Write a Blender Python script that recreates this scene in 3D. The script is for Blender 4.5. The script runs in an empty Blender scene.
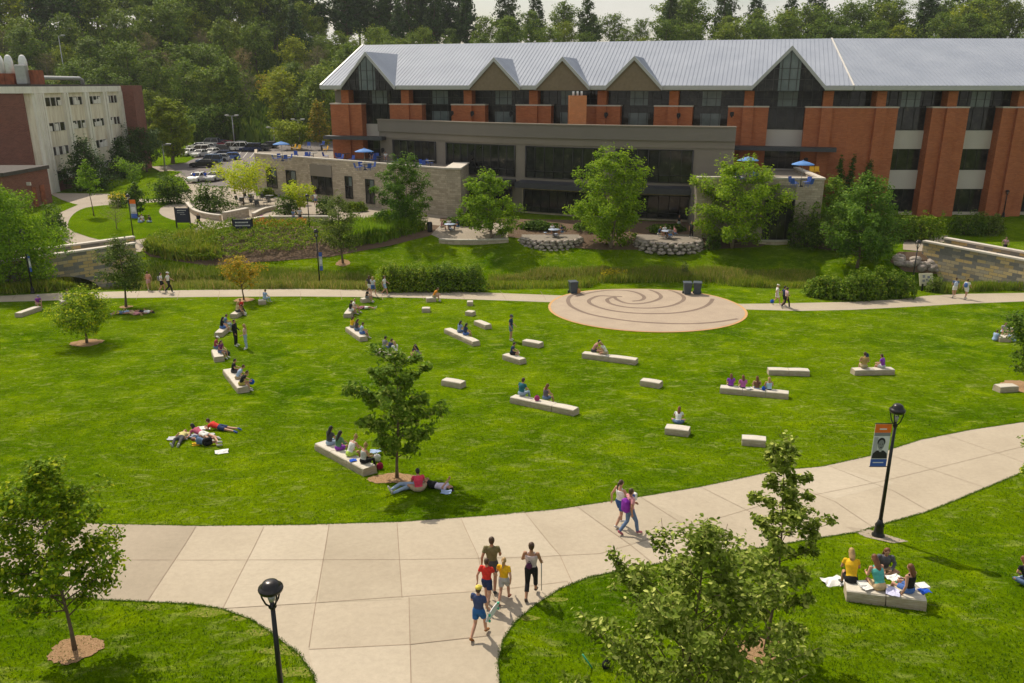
import bpy, bmesh, math, random
import numpy as np
from mathutils import Vector, Matrix
random.seed(7); RNG = np.random.default_rng(7)
sc = bpy.context.scene; COL = sc.collection
PITCH = math.radians(17.6); FPX = 811.0; CZ = 17.0
cP, sP = math.cos(PITCH), math.sin(PITCH)
SUN_AZ = math.atan2(-.56, .83); SUN_EL = math.radians(48)

# ---------------------------------------------------------------- terrain
PROF = [(-20,5.5),(0,5.2),(10,4.9),(15,4.4),(18,4.05),(23,3.2),(30,2.3),(40,1.3),(51,.6),(62,.1),(67,-.05),(70,-.3),(74,-1.2),(78,-.8),
        (84,.8),(88,1.6),(92,2),(130,2),(160,2.4),(185,3),(200,5),(215,9),(240,19),(265,29),(290,35),(320,37),(420,38),(900,38)]
def prof(y):
    P = PROF
    if y <= P[0][0]: return P[0][1]
    for i in range(len(P)-1):
        if y <= P[i+1][0]:
            (x0,y0),(x1,y1) = P[i],P[i+1]; t = (y-x0)/(x1-x0)
            m0 = (y1-P[i-1][1])/(x1-P[i-1][0]) if i else 0
            m1 = (P[i+2][1]-y0)/(P[i+2][0]-x0) if i+2 < len(P) else 0
            h = x1-x0
            return (2*t**3-3*t*t+1)*y0+(t**3-2*t*t+t)*h*m0+(-2*t**3+3*t*t)*y1+(t**3-t*t)*h*m1
    return P[-1][1]
def sst(a, b, x):
    t = min(1, max(0, (x-a)/(b-a))); return t*t*(3-2*t)
def Zt(x, y):
    z = prof(y)
    if 60 < y < 84:
        z -= 1.0*sst(30, 38, abs(x))*max(0, 1-abs(y-74)/5)
    if 74 < y < 95: z += sst(28, 36, abs(x))*sst(74.5, 78, y)*max(0, 1.35-z)
    if y > 190:
        k = 1 - .27*sst(-130, -30, x)
        z = 2.6+(z-2.6)*k + 1.2*math.sin(x*.05)*sst(200, 230, y)
    return z
YS = [y for y in range(-20, 100)]+[y for y in range(100, 212, 4)]+[y for y in range(212, 330, 6)]+[340, 400, 500, 700, 900]
XS = [-700,-500,-400,-330]+[x for x in range(-300, 301, 6)]+[330, 400, 500, 700]
import bisect
def Z(x, y):      # the faceted sheet, exactly
    i = min(max(bisect.bisect_right(XS, x)-1, 0), len(XS)-2); j = min(max(bisect.bisect_right(YS, y)-1, 0), len(YS)-2)
    a = (x-XS[i])/(XS[i+1]-XS[i]); b = (y-YS[j])/(YS[j+1]-YS[j])
    return (Zt(XS[i],YS[j])*(1-a)+Zt(XS[i+1],YS[j])*a)*(1-b)+(Zt(XS[i],YS[j+1])*(1-a)+Zt(XS[i+1],YS[j+1])*a)*b
def ray(px, py):
    v = (341.5-py)/FPX; return ((px-512)/FPX, cP+v*sP, -sP+v*cP)
def G(px, py, z=None):
    d = ray(px, py)
    if z is not None:
        t = (z-CZ)/d[2]; return Vector((d[0]*t, d[1]*t, z))
    t = 8.0; st = .6
    while t < 500:
        if CZ+d[2]*t <= Z(d[0]*t, d[1]*t):
            if st < .01: break
            t -= st; st *= .2
        t += st
    return Vector((d[0]*t, d[1]*t, Z(d[0]*t, d[1]*t)))
def proj(p):
    x, y, z = p[0], p[1], p[2]-CZ
    f = y*cP-z*sP; u = y*sP+z*cP
    return 512+FPX*x/f, 341.5-FPX*u/f
def height_at(p, py):     # height above p whose image row is py
    v = (341.5-py)/FPX; k = (-sP+v*cP)/(cP+v*sP)
    return CZ+k*p[1]-p[2]
def on_plane(px, py, A, B):
    d = ray(px, py); ux, uy = B[0]-A[0], B[1]-A[1]; L = math.hypot(ux, uy); ux /= L; uy /= L
    nx, ny = -uy, ux; t = (nx*A[0]+ny*A[1])/(nx*d[0]+ny*d[1])
    return (d[0]*t-A[0])*ux+(d[1]*t-A[1])*uy, CZ+d[2]*t

# ---------------------------------------------------------------- object helpers
def tag(o, label=None, cat=None, group=None, kind=None):
    if label: o['label'] = label
    if cat: o['category'] = cat
    if group: o['group'] = group
    if kind: o['kind'] = kind
    return o
def empty(name, loc=(0,0,0), rz=0, label=None, cat=None, group=None):
    o = bpy.data.objects.new(name, None); o.empty_display_size = .3; COL.objects.link(o)
    o.location = loc; o.rotation_euler = (0,0,rz)
    return tag(o, label, cat, group)
def put(name, mesh, mat=None, parent=None, loc=None, rz=None):
    o = bpy.data.objects.new(name, mesh); COL.objects.link(o)
    if mat is not None:
        if len(mesh.materials) == 0: mesh.materials.append(mat)
        elif mesh.materials[0] != mat:
            o.material_slots[0].link = 'OBJECT'; o.material_slots[0].material = mat
    if parent is not None: o.parent = parent
    if loc is not None: o.location = loc
    if rz is not None: o.rotation_euler[2] = rz
    return o
def copy_tree(o, parent=None):
    c = o.copy(); COL.objects.link(c); c.parent = parent
    for ch in list(o.children): copy_tree(ch, c)
    return c
def mesh_np(name, verts, nfv, idx, smooth=False):
    me = bpy.data.meshes.new(name); nv = len(verts); nf = len(idx)//nfv
    me.vertices.add(nv); me.vertices.foreach_set('co', np.asarray(verts, np.float32).ravel())
    me.loops.add(len(idx)); me.loops.foreach_set('vertex_index', np.asarray(idx, np.int32))
    me.polygons.add(nf); me.polygons.foreach_set('loop_start', np.arange(0, nf*nfv, nfv, dtype=np.int32))
    me.update(calc_edges=True)
    return me

class MB:
    def __init__(s): s.v = []; s.f = []; s.m = []; s.M = None; s.mi = 0; s.sm = []
    def add(s, vs, fs, smooth=False):
        b = len(s.v)
        if s.M is not None: vs = [s.M @ Vector(p) for p in vs]
        s.v += [tuple(p) for p in vs]
        for f in fs: s.f.append(tuple(b+i for i in f)); s.m.append(s.mi); s.sm.append(smooth)
        return s
    def box(s, x0, x1, y0, y1, z0, z1, bev=0):
        if x0 > x1: x0, x1 = x1, x0
        if y0 > y1: y0, y1 = y1, y0
        if bev:
            b = bev; rings = []
            for z, i in ((z0,b),(z0+b,0),(z1-b,0),(z1,b)):
                a0,a1,c0,c1 = x0+i,x1-i,y0+i,y1-i; q = b*.6 if i == 0 else b*.3
                rings.append([(a0+q,c0,z),(a1-q,c0,z),(a1,c0+q,z),(a1,c1-q,z),(a1-q,c1,z),(a0+q,c1,z),(a0,c1-q,z),(a0,c0+q,z)])
            vs = sum(rings, []); n = 8; fs = [tuple(reversed(range(n)))]
            for r in range(3):
                for k in range(n): fs.append((r*n+k, r*n+(k+1)%n, (r+1)*n+(k+1)%n, (r+1)*n+k))
            fs.append(tuple(range(3*n, 4*n)))
            return s.add(vs, fs)
        return s.add([(x0,y0,z0),(x1,y0,z0),(x1,y1,z0),(x0,y1,z0),(x0,y0,z1),(x1,y0,z1),(x1,y1,z1),(x0,y1,z1)],
                     [(3,2,1,0),(4,5,6,7),(0,1,5,4),(1,2,6,5),(2,3,7,6),(3,0,4,7)])
    def prism(s, pts, z0, z1, smooth=False):
        n = len(pts)
        A = sum(pts[i][0]*pts[(i+1)%n][1]-pts[(i+1)%n][0]*pts[i][1] for i in range(n))
        if A < 0: pts = list(reversed(pts))
        vs = [(p[0],p[1],z0) for p in pts]+[(p[0],p[1],z1) for p in pts]
        fs = [tuple(reversed(range(n))), tuple(range(n, 2*n))]
        s.add(vs, fs); b = len(s.v)-2*n
        for i in range(n):
            j = (i+1) % n; s.f.append((b+i,b+j,b+n+j,b+n+i)); s.m.append(s.mi); s.sm.append(smooth)
        return s
    def loft(s, rings, cap=True, smooth=True):
        n = len(rings[0]); vs = [p for r in rings for p in r]; fs = []
        for i in range(len(rings)-1):
            for k in range(n): fs.append((i*n+k, i*n+(k+1)%n, (i+1)*n+(k+1)%n, (i+1)*n+k))
        if cap: fs.append(tuple(reversed(range(n)))); fs.append(tuple(range((len(rings)-1)*n, len(rings)*n)))
        return s.add(vs, fs, smooth)
    def tube(s, pts, rad, n=8, side=None, depth=None):
        pts = [Vector(p) for p in pts]
        if not hasattr(rad, '__len__'): rad = [rad]*len(pts)
        rings = []; prev = None
        for i, p in enumerate(pts):
            d = (pts[min(i+1, len(pts)-1)]-pts[max(i-1, 0)]).normalized()
            if side is not None: a = Vector(side)
            else: a = prev if prev is not None else (Vector((1,0,0)) if abs(d.x) < .8 else Vector((0,1,0)))
            a = (a-d*a.dot(d)).normalized(); b = d.cross(a); prev = a
            ra = rad[i]; rb = depth[i] if depth else ra
            rings.append([p+a*ra*math.cos(t)+b*rb*math.sin(t) for t in (2*math.pi*k/n for k in range(n))])
        return s.loft(rings)
    def lathe(s, prof_, n=16, c=(0,0,0)):
        rings = [[(c[0]+r*math.cos(2*math.pi*k/n), c[1]+r*math.sin(2*math.pi*k/n), c[2]+z) for k in range(n)] for r, z in prof_]
        return s.loft(rings)
    def ell(s, c, r, n=12, m=8, R=None):
        c = Vector(c); rings = []
        for j in range(m+1):
            ph = -math.pi/2+math.pi*j/m; cc = max(math.cos(ph), .02)
            ring = []
            for k in range(n):
                q = Vector((r[0]*cc*math.cos(2*math.pi*k/n), r[1]*cc*math.sin(2*math.pi*k/n), r[2]*math.sin(ph)))
                if R is not None: q = R @ q
                ring.append(c+q)
            rings.append(ring)
        return s.loft(rings)
    def mesh(s, name='m', uv=True):
        me = bpy.data.meshes.new(name); me.from_pydata(s.v, [], s.f)
        me.polygons.foreach_set('material_index', s.m); me.polygons.foreach_set('use_smooth', s.sm)
        if uv: world_uv(me)
        me.update(); return me
    def build(s, name, mats, parent=None, label=None, **kw):
        me = s.mesh(name)
        for m in (mats if isinstance(mats, (list, tuple)) else [mats]): me.materials.append(m)
        o = put(name, me, None, parent)
        if label: o['label'] = label
        return tag(o, **kw) if kw else o
def world_uv(me):
    uvl = me.uv_layers.new(name='UVMap'); data = np.zeros(len(me.loops)*2, np.float32)
    co = [v.co for v in me.vertices]
    for p in me.polygons:
        n = p.normal
        if abs(n.z) > .85: t, b = Vector((1,0,0)), Vector((0,1,0))
        else:
            t = Vector((-n.y, n.x, 0)).normalized(); b = n.cross(t)
            if b.z < 0: b = -b
        for li in p.loop_indices:
            c = co[me.loops[li].vertex_index]; data[2*li] = c.dot(t); data[2*li+1] = c.dot(b)
    uvl.data.foreach_set('uv', data)

# ---------------------------------------------------------------- materials
class NT:
    def __init__(s, name):
        s.m = bpy.data.materials.new(name); s.m.use_nodes = True; s.t = s.m.node_tree; s.t.nodes.clear()
        s.out = s.n('ShaderNodeOutputMaterial')
    def n(s, t, **kw):
        nd = s.t.nodes.new(t)
        for k, v in kw.items():
            if k in nd.bl_rna.properties.keys(): setattr(nd, k, v)
            else: nd.inputs[k].default_value = v
        return nd
    def l(s, a, b): s.t.links.new(a, b)
    def coord(s, kind='Object', scale=(1,1,1)):
        c = s.n('ShaderNodeTexCoord'); mp = s.n('ShaderNodeMapping'); mp.inputs['Scale'].default_value = scale
        s.l(c.outputs[kind], mp.inputs['Vector']); return mp.outputs[0]
    def noise(s, vec, scale, detail=4, rough=.55, dist=0):
        nd = s.n('ShaderNodeTexNoise'); nd.inputs['Scale'].default_value = scale; nd.inputs['Detail'].default_value = detail
        nd.inputs['Roughness'].default_value = rough; nd.inputs['Distortion'].default_value = dist
        if vec is not None: s.l(vec, nd.inputs['Vector'])
        return nd.outputs['Fac']
    def ramp(s, fac, stops):
        r = s.n('ShaderNodeValToRGB'); e = r.color_ramp.elements
        while len(e) < len(stops): e.new(.5)
        for el, (p, c) in zip(e, stops): el.position = p; el.color = (*c, 1) if len(c) == 3 else c
        s.l(fac, r.inputs[0]); return r.outputs[0]
    def mix(s, fac, a, b, mode='MIX'):
        m = s.n('ShaderNodeMix', data_type='RGBA', blend_type=mode)
        for v, k in ((fac, 0), (a, 6), (b, 7)):
            if hasattr(v, 'is_output') : s.l(v, m.inputs[k])
            elif k == 0: m.inputs[0].default_value = v
            else: m.inputs[k].default_value = (*v, 1)
        return m.outputs[2]
    def bump(s, h, st=.3, d=.02):
        b = s.n('ShaderNodeBump'); b.inputs['Strength'].default_value = st; b.inputs['Distance'].default_value = d
        s.l(h, b.inputs['Height']); return b.outputs[0]
    def pbsdf(s, col, rough=.8, metal=0, spec=.3, normal=None, emit=None):
        b = s.n('ShaderNodeBsdfPrincipled'); b.inputs['Roughness'].default_value = rough; b.inputs['Metallic'].default_value = metal
        b.inputs['Specular IOR Level'].default_value = spec
        if hasattr(col, 'is_output'): s.l(col, b.inputs['Base Color'])
        else: b.inputs['Base Color'].default_value = (*col, 1)
        if normal is not None: s.l(normal, b.inputs['Normal'])
        return b
    def done(s, sh): s.l(sh.outputs[0], s.out.inputs[0]); return s.m
def plain(name, col, rough=.7, metal=0, spec=.3, var=.12, scale=3.0, bump=0):
    t = NT(name); v = t.coord('Object'); nz = t.noise(v, scale, 4)
    c = t.ramp(nz, [(.25, tuple(x*(1-var) for x in col)), (.75, tuple(min(1, x*(1+var)) for x in col))])
    n = t.bump(nz, bump, .01) if bump else None
    return t.done(t.pbsdf(c, rough, metal, spec, n))
_cc = {}
def cloth(col):
    k = tuple(round(x, 3) for x in col)
    if k not in _cc: _cc[k] = plain('fabric', col, .85, 0, .15, .22, 9.0, .5)
    return _cc[k]
M = {}
# lawn
def lawn_mat(name, dk, md, lt, dry):
    t = NT(name); v = t.coord('Object')
    big = t.noise(v, .11, 3, .5); mid = t.noise(v, .55, 5, .6, .6)
    st = t.noise(t.coord('Object', (.8, 1.25, 1)), 1.1, 7, .74, 1.6)
    fine = t.noise(t.coord('Object', (1, .55, 1)), 9, 4, .75); vf = t.noise(v, 34, 3, .8)
    c = t.ramp(mid, [(.32, dk), (.55, md), (.72, lt)])
    c = t.mix(t.ramp(big, [(.35, (0,0,0)), (.7, (.55,.55,.55))]), c, lt)
    c = t.mix(t.ramp(st, [(.53, (0,0,0)), (.70, (.5,.5,.5))]), c, dry)
    c = t.mix(.75, c, t.ramp(fine, [(.3, (.42,.42,.42)), (.5, (.95,.95,.95)), (.72, (1.5,1.45,1.3))]), 'MULTIPLY')
    c = t.mix(.7, c, t.ramp(vf, [(.3, (.35,.38,.35)), (.7, (1.6,1.6,1.5))]), 'MULTIPLY')
    nb = t.n('ShaderNodeMath', operation='ADD'); t.l(fine, nb.inputs[0]); t.l(vf, nb.inputs[1])
    return t.done(t.pbsdf(c, .95, 0, .0, t.bump(nb.outputs[0], .9, .05)))
M['lawn'] = lawn_mat('lawn_grass', (.036,.088,.001), (.080,.150,.001), (.175,.250,.002), (.36,.38,.12))
M['lawn2'] = lawn_mat('far_lawn_grass', (.066,.130,.001), (.095,.165,.0015), (.13,.20,.002), (.2,.25,.02))
def concrete(name, c0, c1, sc_=1.0, spot=(.2,.17,.13)):
    t = NT(name); v = t.coord('Object')
    a = t.noise(v, .35*sc_, 5, .6); b = t.noise(v, 6*sc_, 5, .7); f = t.noise(v, 60, 2, .7)
    c = t.ramp(a, [(.3, c0), (.7, c1)])
    c = t.mix(.5, c, t.ramp(b, [(.3, (.82,.82,.82)), (.7, (1.12,1.12,1.12))]), 'MULTIPLY')
    c = t.mix(.4, c, t.ramp(f, [(.3, (.8,.8,.8)), (.7, (1.15,1.15,1.15))]), 'MULTIPLY')
    c = t.mix(t.ramp(t.noise(v, 2.1, 6, .8), [(.66, (0,0,0)), (.78, (.28,.28,.28))]), c, spot)
    return t.done(t.pbsdf(c, .85, 0, .25, t.bump(f, .15, .004)))
M['path'] = concrete('path_concrete', (.375,.315,.235), (.435,.37,.28))
M['path_old'] = concrete('older_path_concrete', (.30,.25,.185), (.36,.30,.225))
M['worn'] = mulch_('worn_turf') if 0 else None
M['joint'] = plain('joint_grime', (.27,.20,.145), .95)
M['pale_path'] = concrete('far_path_concrete', (.30,.25,.195), (.37,.31,.24))
M['plaza'] = concrete('plaza_pavers', (.36,.285,.215), (.42,.335,.25), 2)
M['spiral'] = concrete('spiral_pavers', (.18,.13,.10), (.225,.165,.125), 2)
M['edge'] = plain('edge_brick', (.52,.30,.12), .9)
M['asphalt'] = plain('asphalt', (.16,.14,.135), .9, 0, .2, .15, .8)
M['paint'] = plain('road_paint', (.6,.58,.5), .8)
M['curb_yellow'] = plain('yellow_paint', (.6,.42,.06), .8)
def mulch(name, a, b):
    t = NT(name); v = t.coord('Object'); f = t.noise(v, 22, 5, .8)
    return t.done(t.pbsdf(t.ramp(f, [(.3, a), (.7, b)]), .95, 0, .1, t.bump(f, 1, .05)))
M['mulch'] = mulch('bark_mulch', (.22,.12,.06), (.55,.36,.20))
M['soil'] = mulch('bed_soil', (.07,.045,.03), (.22,.15,.10))
def brick(name, c1, c2, mortar, w, h, ms, rough=.85, nv=.35, bias=0, off=.5, bump=.3):
    t = NT(name); uv = t.n('ShaderNodeTexCoord').outputs['UV']
    b = t.n('ShaderNodeTexBrick'); t.l(uv, b.inputs['Vector'])
    for k, v in (('Color1',(*c1,1)),('Color2',(*c2,1)),('Mortar',(*mortar,1)),('Scale',1.0),('Mortar Size',ms),('Bias',bias),('Brick Width',w),('Row Height',h)):
        b.inputs[k].default_value = v
    b.offset = off
    nz = t.noise(uv, .7, 5, .65); fn = t.noise(uv, 7, 4, .7)
    c = t.mix(nv, b.outputs[0], t.ramp(nz, [(.3, (.7,.7,.7)), (.7, (1.2,1.2,1.2))]), 'MULTIPLY')
    c = t.mix(nv, c, t.ramp(fn, [(.3, (.75,.75,.75)), (.7, (1.2,1.2,1.2))]), 'MULTIPLY')
    return t.done(t.pbsdf(c, rough, 0, .2, t.bump(b.outputs['Fac'], -bump, .01)))
M['brick'] = brick('orange_brick', (.47,.15,.06), (.37,.105,.04), (.34,.15,.08), .42, .14, .018)
M['red_brick'] = brick('dark_red_brick', (.24,.085,.06), (.17,.06,.045), (.22,.13,.10), .42, .14, .02)
M['stone'] = brick('pale_wall_stone', (.55,.46,.35), (.38,.31,.23), (.36,.30,.23), .62, .24, .02, nv=.5)
def block_stone(name):
    t = NT(name); uv = t.n('ShaderNodeTexCoord').outputs['UV']
    b = t.n('ShaderNodeTexBrick'); t.l(uv, b.inputs['Vector'])
    for k, v in (('Color1',(0,0,0,1)),('Color2',(1,1,1,1)),('Mortar',(.2,.2,.2,1)),('Scale',1.0),('Mortar Size',.02),('Brick Width',.85),('Row Height',.3)):
        b.inputs[k].default_value = v
    c = t.ramp(b.outputs[0], [(0,(.20,.19,.17)), (.35,(.25,.235,.21)), (.5,(.56,.40,.17)), (.75,(.60,.46,.24)), (1,(.38,.34,.28))])
    c = t.mix(.5, c, t.ramp(t.noise(uv, 5, 4, .7), [(.3,(.7,.7,.7)),(.7,(1.2,1.2,1.2))]), 'MULTIPLY')
    return t.done(t.pbsdf(c, .9, 0, .2, t.bump(b.outputs['Fac'], -.4, .02)))
M['bridge_stone'] = block_stone('bridge_blocks')
def bench_stone(name):
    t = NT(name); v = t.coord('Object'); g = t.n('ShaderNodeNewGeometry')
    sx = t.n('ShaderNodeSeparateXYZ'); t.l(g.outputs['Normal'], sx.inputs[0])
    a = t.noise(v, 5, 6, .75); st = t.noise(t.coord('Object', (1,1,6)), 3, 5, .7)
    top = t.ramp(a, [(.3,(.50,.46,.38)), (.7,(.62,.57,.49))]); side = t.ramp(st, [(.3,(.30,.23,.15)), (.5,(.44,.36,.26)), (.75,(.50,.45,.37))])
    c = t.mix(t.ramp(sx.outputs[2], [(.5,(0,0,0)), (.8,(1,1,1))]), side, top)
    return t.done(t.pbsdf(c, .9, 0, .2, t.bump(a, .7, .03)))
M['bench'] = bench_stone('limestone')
M['concrete'] = plain('wall_concrete', (.47,.42,.34), .9, 0, .2, .12, 1.2, .1)
def stained(name, base, stain):
    t = NT(name); v = t.coord('Object', (1,1,.12)); a = t.noise(v, 1.3, 6, .7)
    b = t.noise(t.coord('Object'), .5, 4)
    c = t.ramp(a, [(.35, stain), (.55, base), (.8, tuple(min(1,x*1.1) for x in base))])
    c = t.mix(.3, c, t.ramp(b, [(.3,(.8,.8,.8)),(.7,(1.15,1.15,1.15))]), 'MULTIPLY')
    return t.done(t.pbsdf(c, .9, 0, .2))
M['precast'] = stained('weathered_precast', (.76,.69,.55), (.58,.48,.35))
M['precast_rib'] = stained('ribbed_precast', (.80,.76,.67), (.68,.63,.53))
M['taupe'] = plain('taupe_panel', (.24,.205,.165), .75, 0, .3, .06, .5)
M['taupe_dark'] = plain('taupe_metal', (.19,.165,.14), .6, 0, .4, .06, .5)
M['siding'] = plain('gable_siding', (.20,.155,.10), .8)
M['band'] = plain('pale_spandrel', (.50,.46,.41), .6, 0, .4, .05, .4)
M['coping'] = plain('coping_stone', (.55,.50,.43), .8)
t = NT('standing_seam_metal'); v = t.coord('Object'); nz = t.noise(v, .25, 5, .6)
M['roof'] = t.done(t.pbsdf(t.ramp(nz, [(.3,(.29,.32,.385)),(.7,(.36,.39,.455))]), .7, 0, .25))
M['fascia'] = plain('fascia_metal', (.42,.42,.41), .5, .3, .5, .05)
M['flash'] = plain('white_flashing', (.7,.66,.6), .6)
t = NT('tinted_glass_room_lights'); v = t.coord('Object'); nz = t.noise(v, .9, 4, .7)
M['glass'] = t.done(t.pbsdf(t.ramp(nz, [(.35,(.010,.010,.011)),(.55,(.028,.029,.027)),(.64,(.05,.047,.038)),(.72,(.13,.11,.075))]), .06, 0, .35))  # pale warm patches: interior lights painted into the dark glass colour
t = NT('blind_glass'); v = t.coord('Object'); nz = t.noise(v, .8, 3)
M['blind'] = t.done(t.pbsdf(t.ramp(nz, [(.3,(.10,.13,.13)),(.7,(.17,.20,.20))]), .12, 0, .4))
M['mullion'] = plain('dark_mullion', (.05,.048,.045), .5, .3, .4)
M['canopy'] = plain('canopy_steel', (.06,.062,.07), .5, .3, .4)
M['black'] = plain('black_metal', (.018,.018,.02), .4, .4, .5)
M['bronze'] = plain('lamp_bronze', (.035,.032,.032), .3, .6, .5)
M['grey_metal'] = plain('grey_metal', (.38,.38,.37), .45, .5, .5)
M['white_metal'] = plain('white_vent_metal', (.72,.72,.70), .5, .1, .4)
M['rust'] = plain('duct_brick_red', (.26,.08,.04), .8, 0, .2, .4, 1.5)
M['roofing'] = plain('flat_roofing', (.075,.065,.06), .9)
M['dark_roof'] = plain('terrace_paver', (.22,.19,.155), .9)
M['greenroof'] = plain('roof_sedum', (.20,.16,.06), .95, 0, .1, .5, 2)
M['bark'] = plain('bark', (.15,.11,.075), .95, 0, .1, .35, 9, .5)
M['pale_bark'] = plain('pale_bark', (.26,.20,.15), .95, 0, .1, .35, 6, .4)
M['gray_bark'] = plain('bare_bark', (.17,.14,.12), .95)
M['rock'] = plain('field_rock', (.36,.31,.27), .9, 0, .2, .35, 1.5, .4)
M['skin'] = plain('skin', (.50,.27,.18), .55, 0, .3, .06)
M['skin_tan'] = plain('tanned_skin', (.38,.19,.11), .55, 0, .3, .06)
M['feature'] = plain('eye_dark', (.03,.02,.015), .4)
M['lip'] = plain('lip', (.33,.10,.09), .5)
M['hair_black'] = plain('black_hair', (.014,.011,.01), .5, 0, .4, .3, 20)
M['hair_brown'] = plain('brown_hair', (.07,.035,.018), .5, 0, .4, .3, 20)
M['hair_auburn'] = plain('auburn_hair', (.15,.055,.02), .5, 0, .4, .3, 20)
M['hair_blond'] = plain('blond_hair', (.40,.25,.10), .5, 0, .4, .25, 20)
M['water'] = plain('creek_water', (.02,.025,.018), .1, 0, .5)
def leafmat(name, a, b, c3=None, trans=.35, rough=.7, k=1.35):
    a, b, c3 = (tuple(x*q for x, q in zip(v, (k*1.0, k, k*.55))) if v else None for v in (a, b, c3))
    t = NT(name); g = t.n('ShaderNodeNewGeometry'); oi = t.n('ShaderNodeObjectInfo')
    st = [(0, a), (.75, b)]+([(1, c3)] if c3 else [(1, tuple(x*1.25 for x in b))])
    c = t.ramp(g.outputs['Random Per Island'], st)
    c = t.mix(1.0, c, t.ramp(oi.outputs['Random'], [(0,(.78,.82,.8)),(.5,(1,1,1)),(1,(1.28,1.14,.95))]), 'MULTIPLY')
    b1 = t.pbsdf(c, max(rough,.6), 0, .12); tr = t.n('ShaderNodeBsdfTranslucent'); t.l(c, tr.inputs[0])
    mx = t.n('ShaderNodeMixShader'); mx.inputs[0].default_value = trans; t.l(b1.outputs[0], mx.inputs[1]); t.l(tr.outputs[0], mx.inputs[2])
    return t.done(mx)
M['leaf_maple'] = leafmat('maple_leaf', (.08,.15,.010), (.21,.30,.016), (.50,.50,.03))
M['leaf_oak'] = leafmat('oak_leaf', (.085,.13,.018), (.17,.22,.04), (.52,.54,.26), .3, .4)
M['leaf_dark'] = leafmat('dark_leaf', (.042,.085,.014), (.085,.15,.024), (.19,.25,.07))
M['leaf_grey'] = leafmat('greyish_leaf', (.06,.10,.024), (.12,.165,.045), (.22,.26,.10))
M['leaf_birch'] = leafmat('birch_leaf', (.09,.17,.016), (.16,.27,.022), (.26,.36,.04), .45)
M['leaf_birch2'] = leafmat('cool_birch_leaf', (.065,.14,.025), (.12,.21,.035), (.18,.27,.06), .4)
M['leaf_lime'] = leafmat('lime_leaf', (.19,.28,.012), (.32,.40,.02), (.46,.48,.04), .45)
M['leaf_gold'] = leafmat('autumn_leaf', (.12,.15,.02), (.30,.24,.03), (.50,.28,.04), .4)
M['leaf_forest'] = leafmat('forest_leaf', (.062,.110,.022), (.130,.190,.036), (.22,.27,.05), .3)
M['leaf_forest2'] = leafmat('light_forest_leaf', (.10,.145,.012), (.20,.25,.018), (.29,.31,.03), .35)
M['leaf_pine'] = leafmat('pine_needle', (.022,.05,.018), (.045,.085,.030), (.07,.115,.04), .15)
M['leaf_fir'] = leafmat('cedar_leaf', (.022,.06,.012), (.045,.10,.018), (.06,.13,.02), .15)
M['twig'] = leafmat('bare_twig', (.16,.13,.11), (.24,.20,.17), (.30,.25,.21), .1, .9)
M['leaf_meadow'] = leafmat('meadow_blade', (.10,.16,.02), (.19,.25,.04), (.30,.27,.10), .3, .8)
M['leaf_meadow2'] = leafmat('tan_blade', (.13,.18,.04), (.24,.25,.08), (.38,.27,.18), .3, .8)
M['leaf_bed'] = leafmat('bed_foliage', (.055,.11,.012), (.13,.21,.02), (.25,.29,.05), .3, .7)
M['petal_orange'] = leafmat('orange_petal', (.35,.10,.03), (.50,.20,.05), (.42,.30,.10), .3)
M['petal_yellow'] = leafmat('yellow_petal', (.45,.36,.02), (.65,.48,.03), (.7,.5,.05), .3)

# ---------------------------------------------------------------- sheets draped on the terrain
def sheet(name, pts, mat, off=.03, joints=None, kind='structure', label=None, ground=True):
    pts = [(p[0], p[1]) for p in pts]
    bm = bmesh.new(); vs = [bm.verts.new((x, y, 0)) for x, y in pts]; f = bm.faces.new(vs)
    bm.normal_update()
    if f.normal.z < 0: f.normal_flip()
    def cut(co, no): bmesh.ops.bisect_plane(bm, geom=bm.verts[:]+bm.edges[:]+bm.faces[:], plane_co=co, plane_no=no)
    xs = [p[0] for p in pts]; ys = [p[1] for p in pts]
    for y in YS:
        if min(ys) < y < max(ys): cut((0,y,0), (0,1,0))
    for x in XS:
        if min(xs) < x < max(xs): cut((x,0,0), (1,0,0))
    for v_ in bm.verts: v_.co.z = Z(v_.co.x, v_.co.y)+off
    me = bpy.data.meshes.new(name); bm.to_mesh(me); bm.free(); me.materials.append(mat)
    o = put(name, me)
    if kind: o['kind'] = kind
    return o
def smooth_poly(pts, n=4, closed=True):
    out = []; N = len(pts)
    for i in range(N if closed else N-1):
        p0, p1, p2, p3 = (pts[(i+k-1) % N] if closed else pts[min(max(i+k-1, 0), N-1)] for k in range(4))
        for j in range(n):
            t = j/n; out.append(tuple(.5*((2*p1[a])+(-p0[a]+p2[a])*t+(2*p0[a]-5*p1[a]+4*p2[a]-p3[a])*t*t+(-p0[a]+3*p1[a]-3*p2[a]+p3[a])*t**3) for a in (0,1)))
    if not closed: out.append(tuple(pts[-1]))
    return out
def gp(pts): return [tuple(G(x, y))[:2] for x, y in pts]

t = NT('worn_turf'); v = t.coord('Object'); f = t.noise(v, 13, 5, .8)
M['worn'] = t.done(t.pbsdf(t.ramp(f, [(.40,(.085,.15,.003)),(.54,(.17,.19,.03)),(.68,(.34,.27,.12))]), .95, 0, 0, t.bump(f, .8, .03)))

M['leaf_mid'] = leafmat('mid_maple_leaf', (.055,.115,.016), (.11,.19,.03), (.24,.30,.10), .35)
M['path_b'] = concrete('newer_path_concrete', (.41,.35,.265), (.46,.395,.305)); M['path_c'] = concrete('dusty_path_concrete', (.34,.285,.21), (.40,.34,.255))
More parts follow.
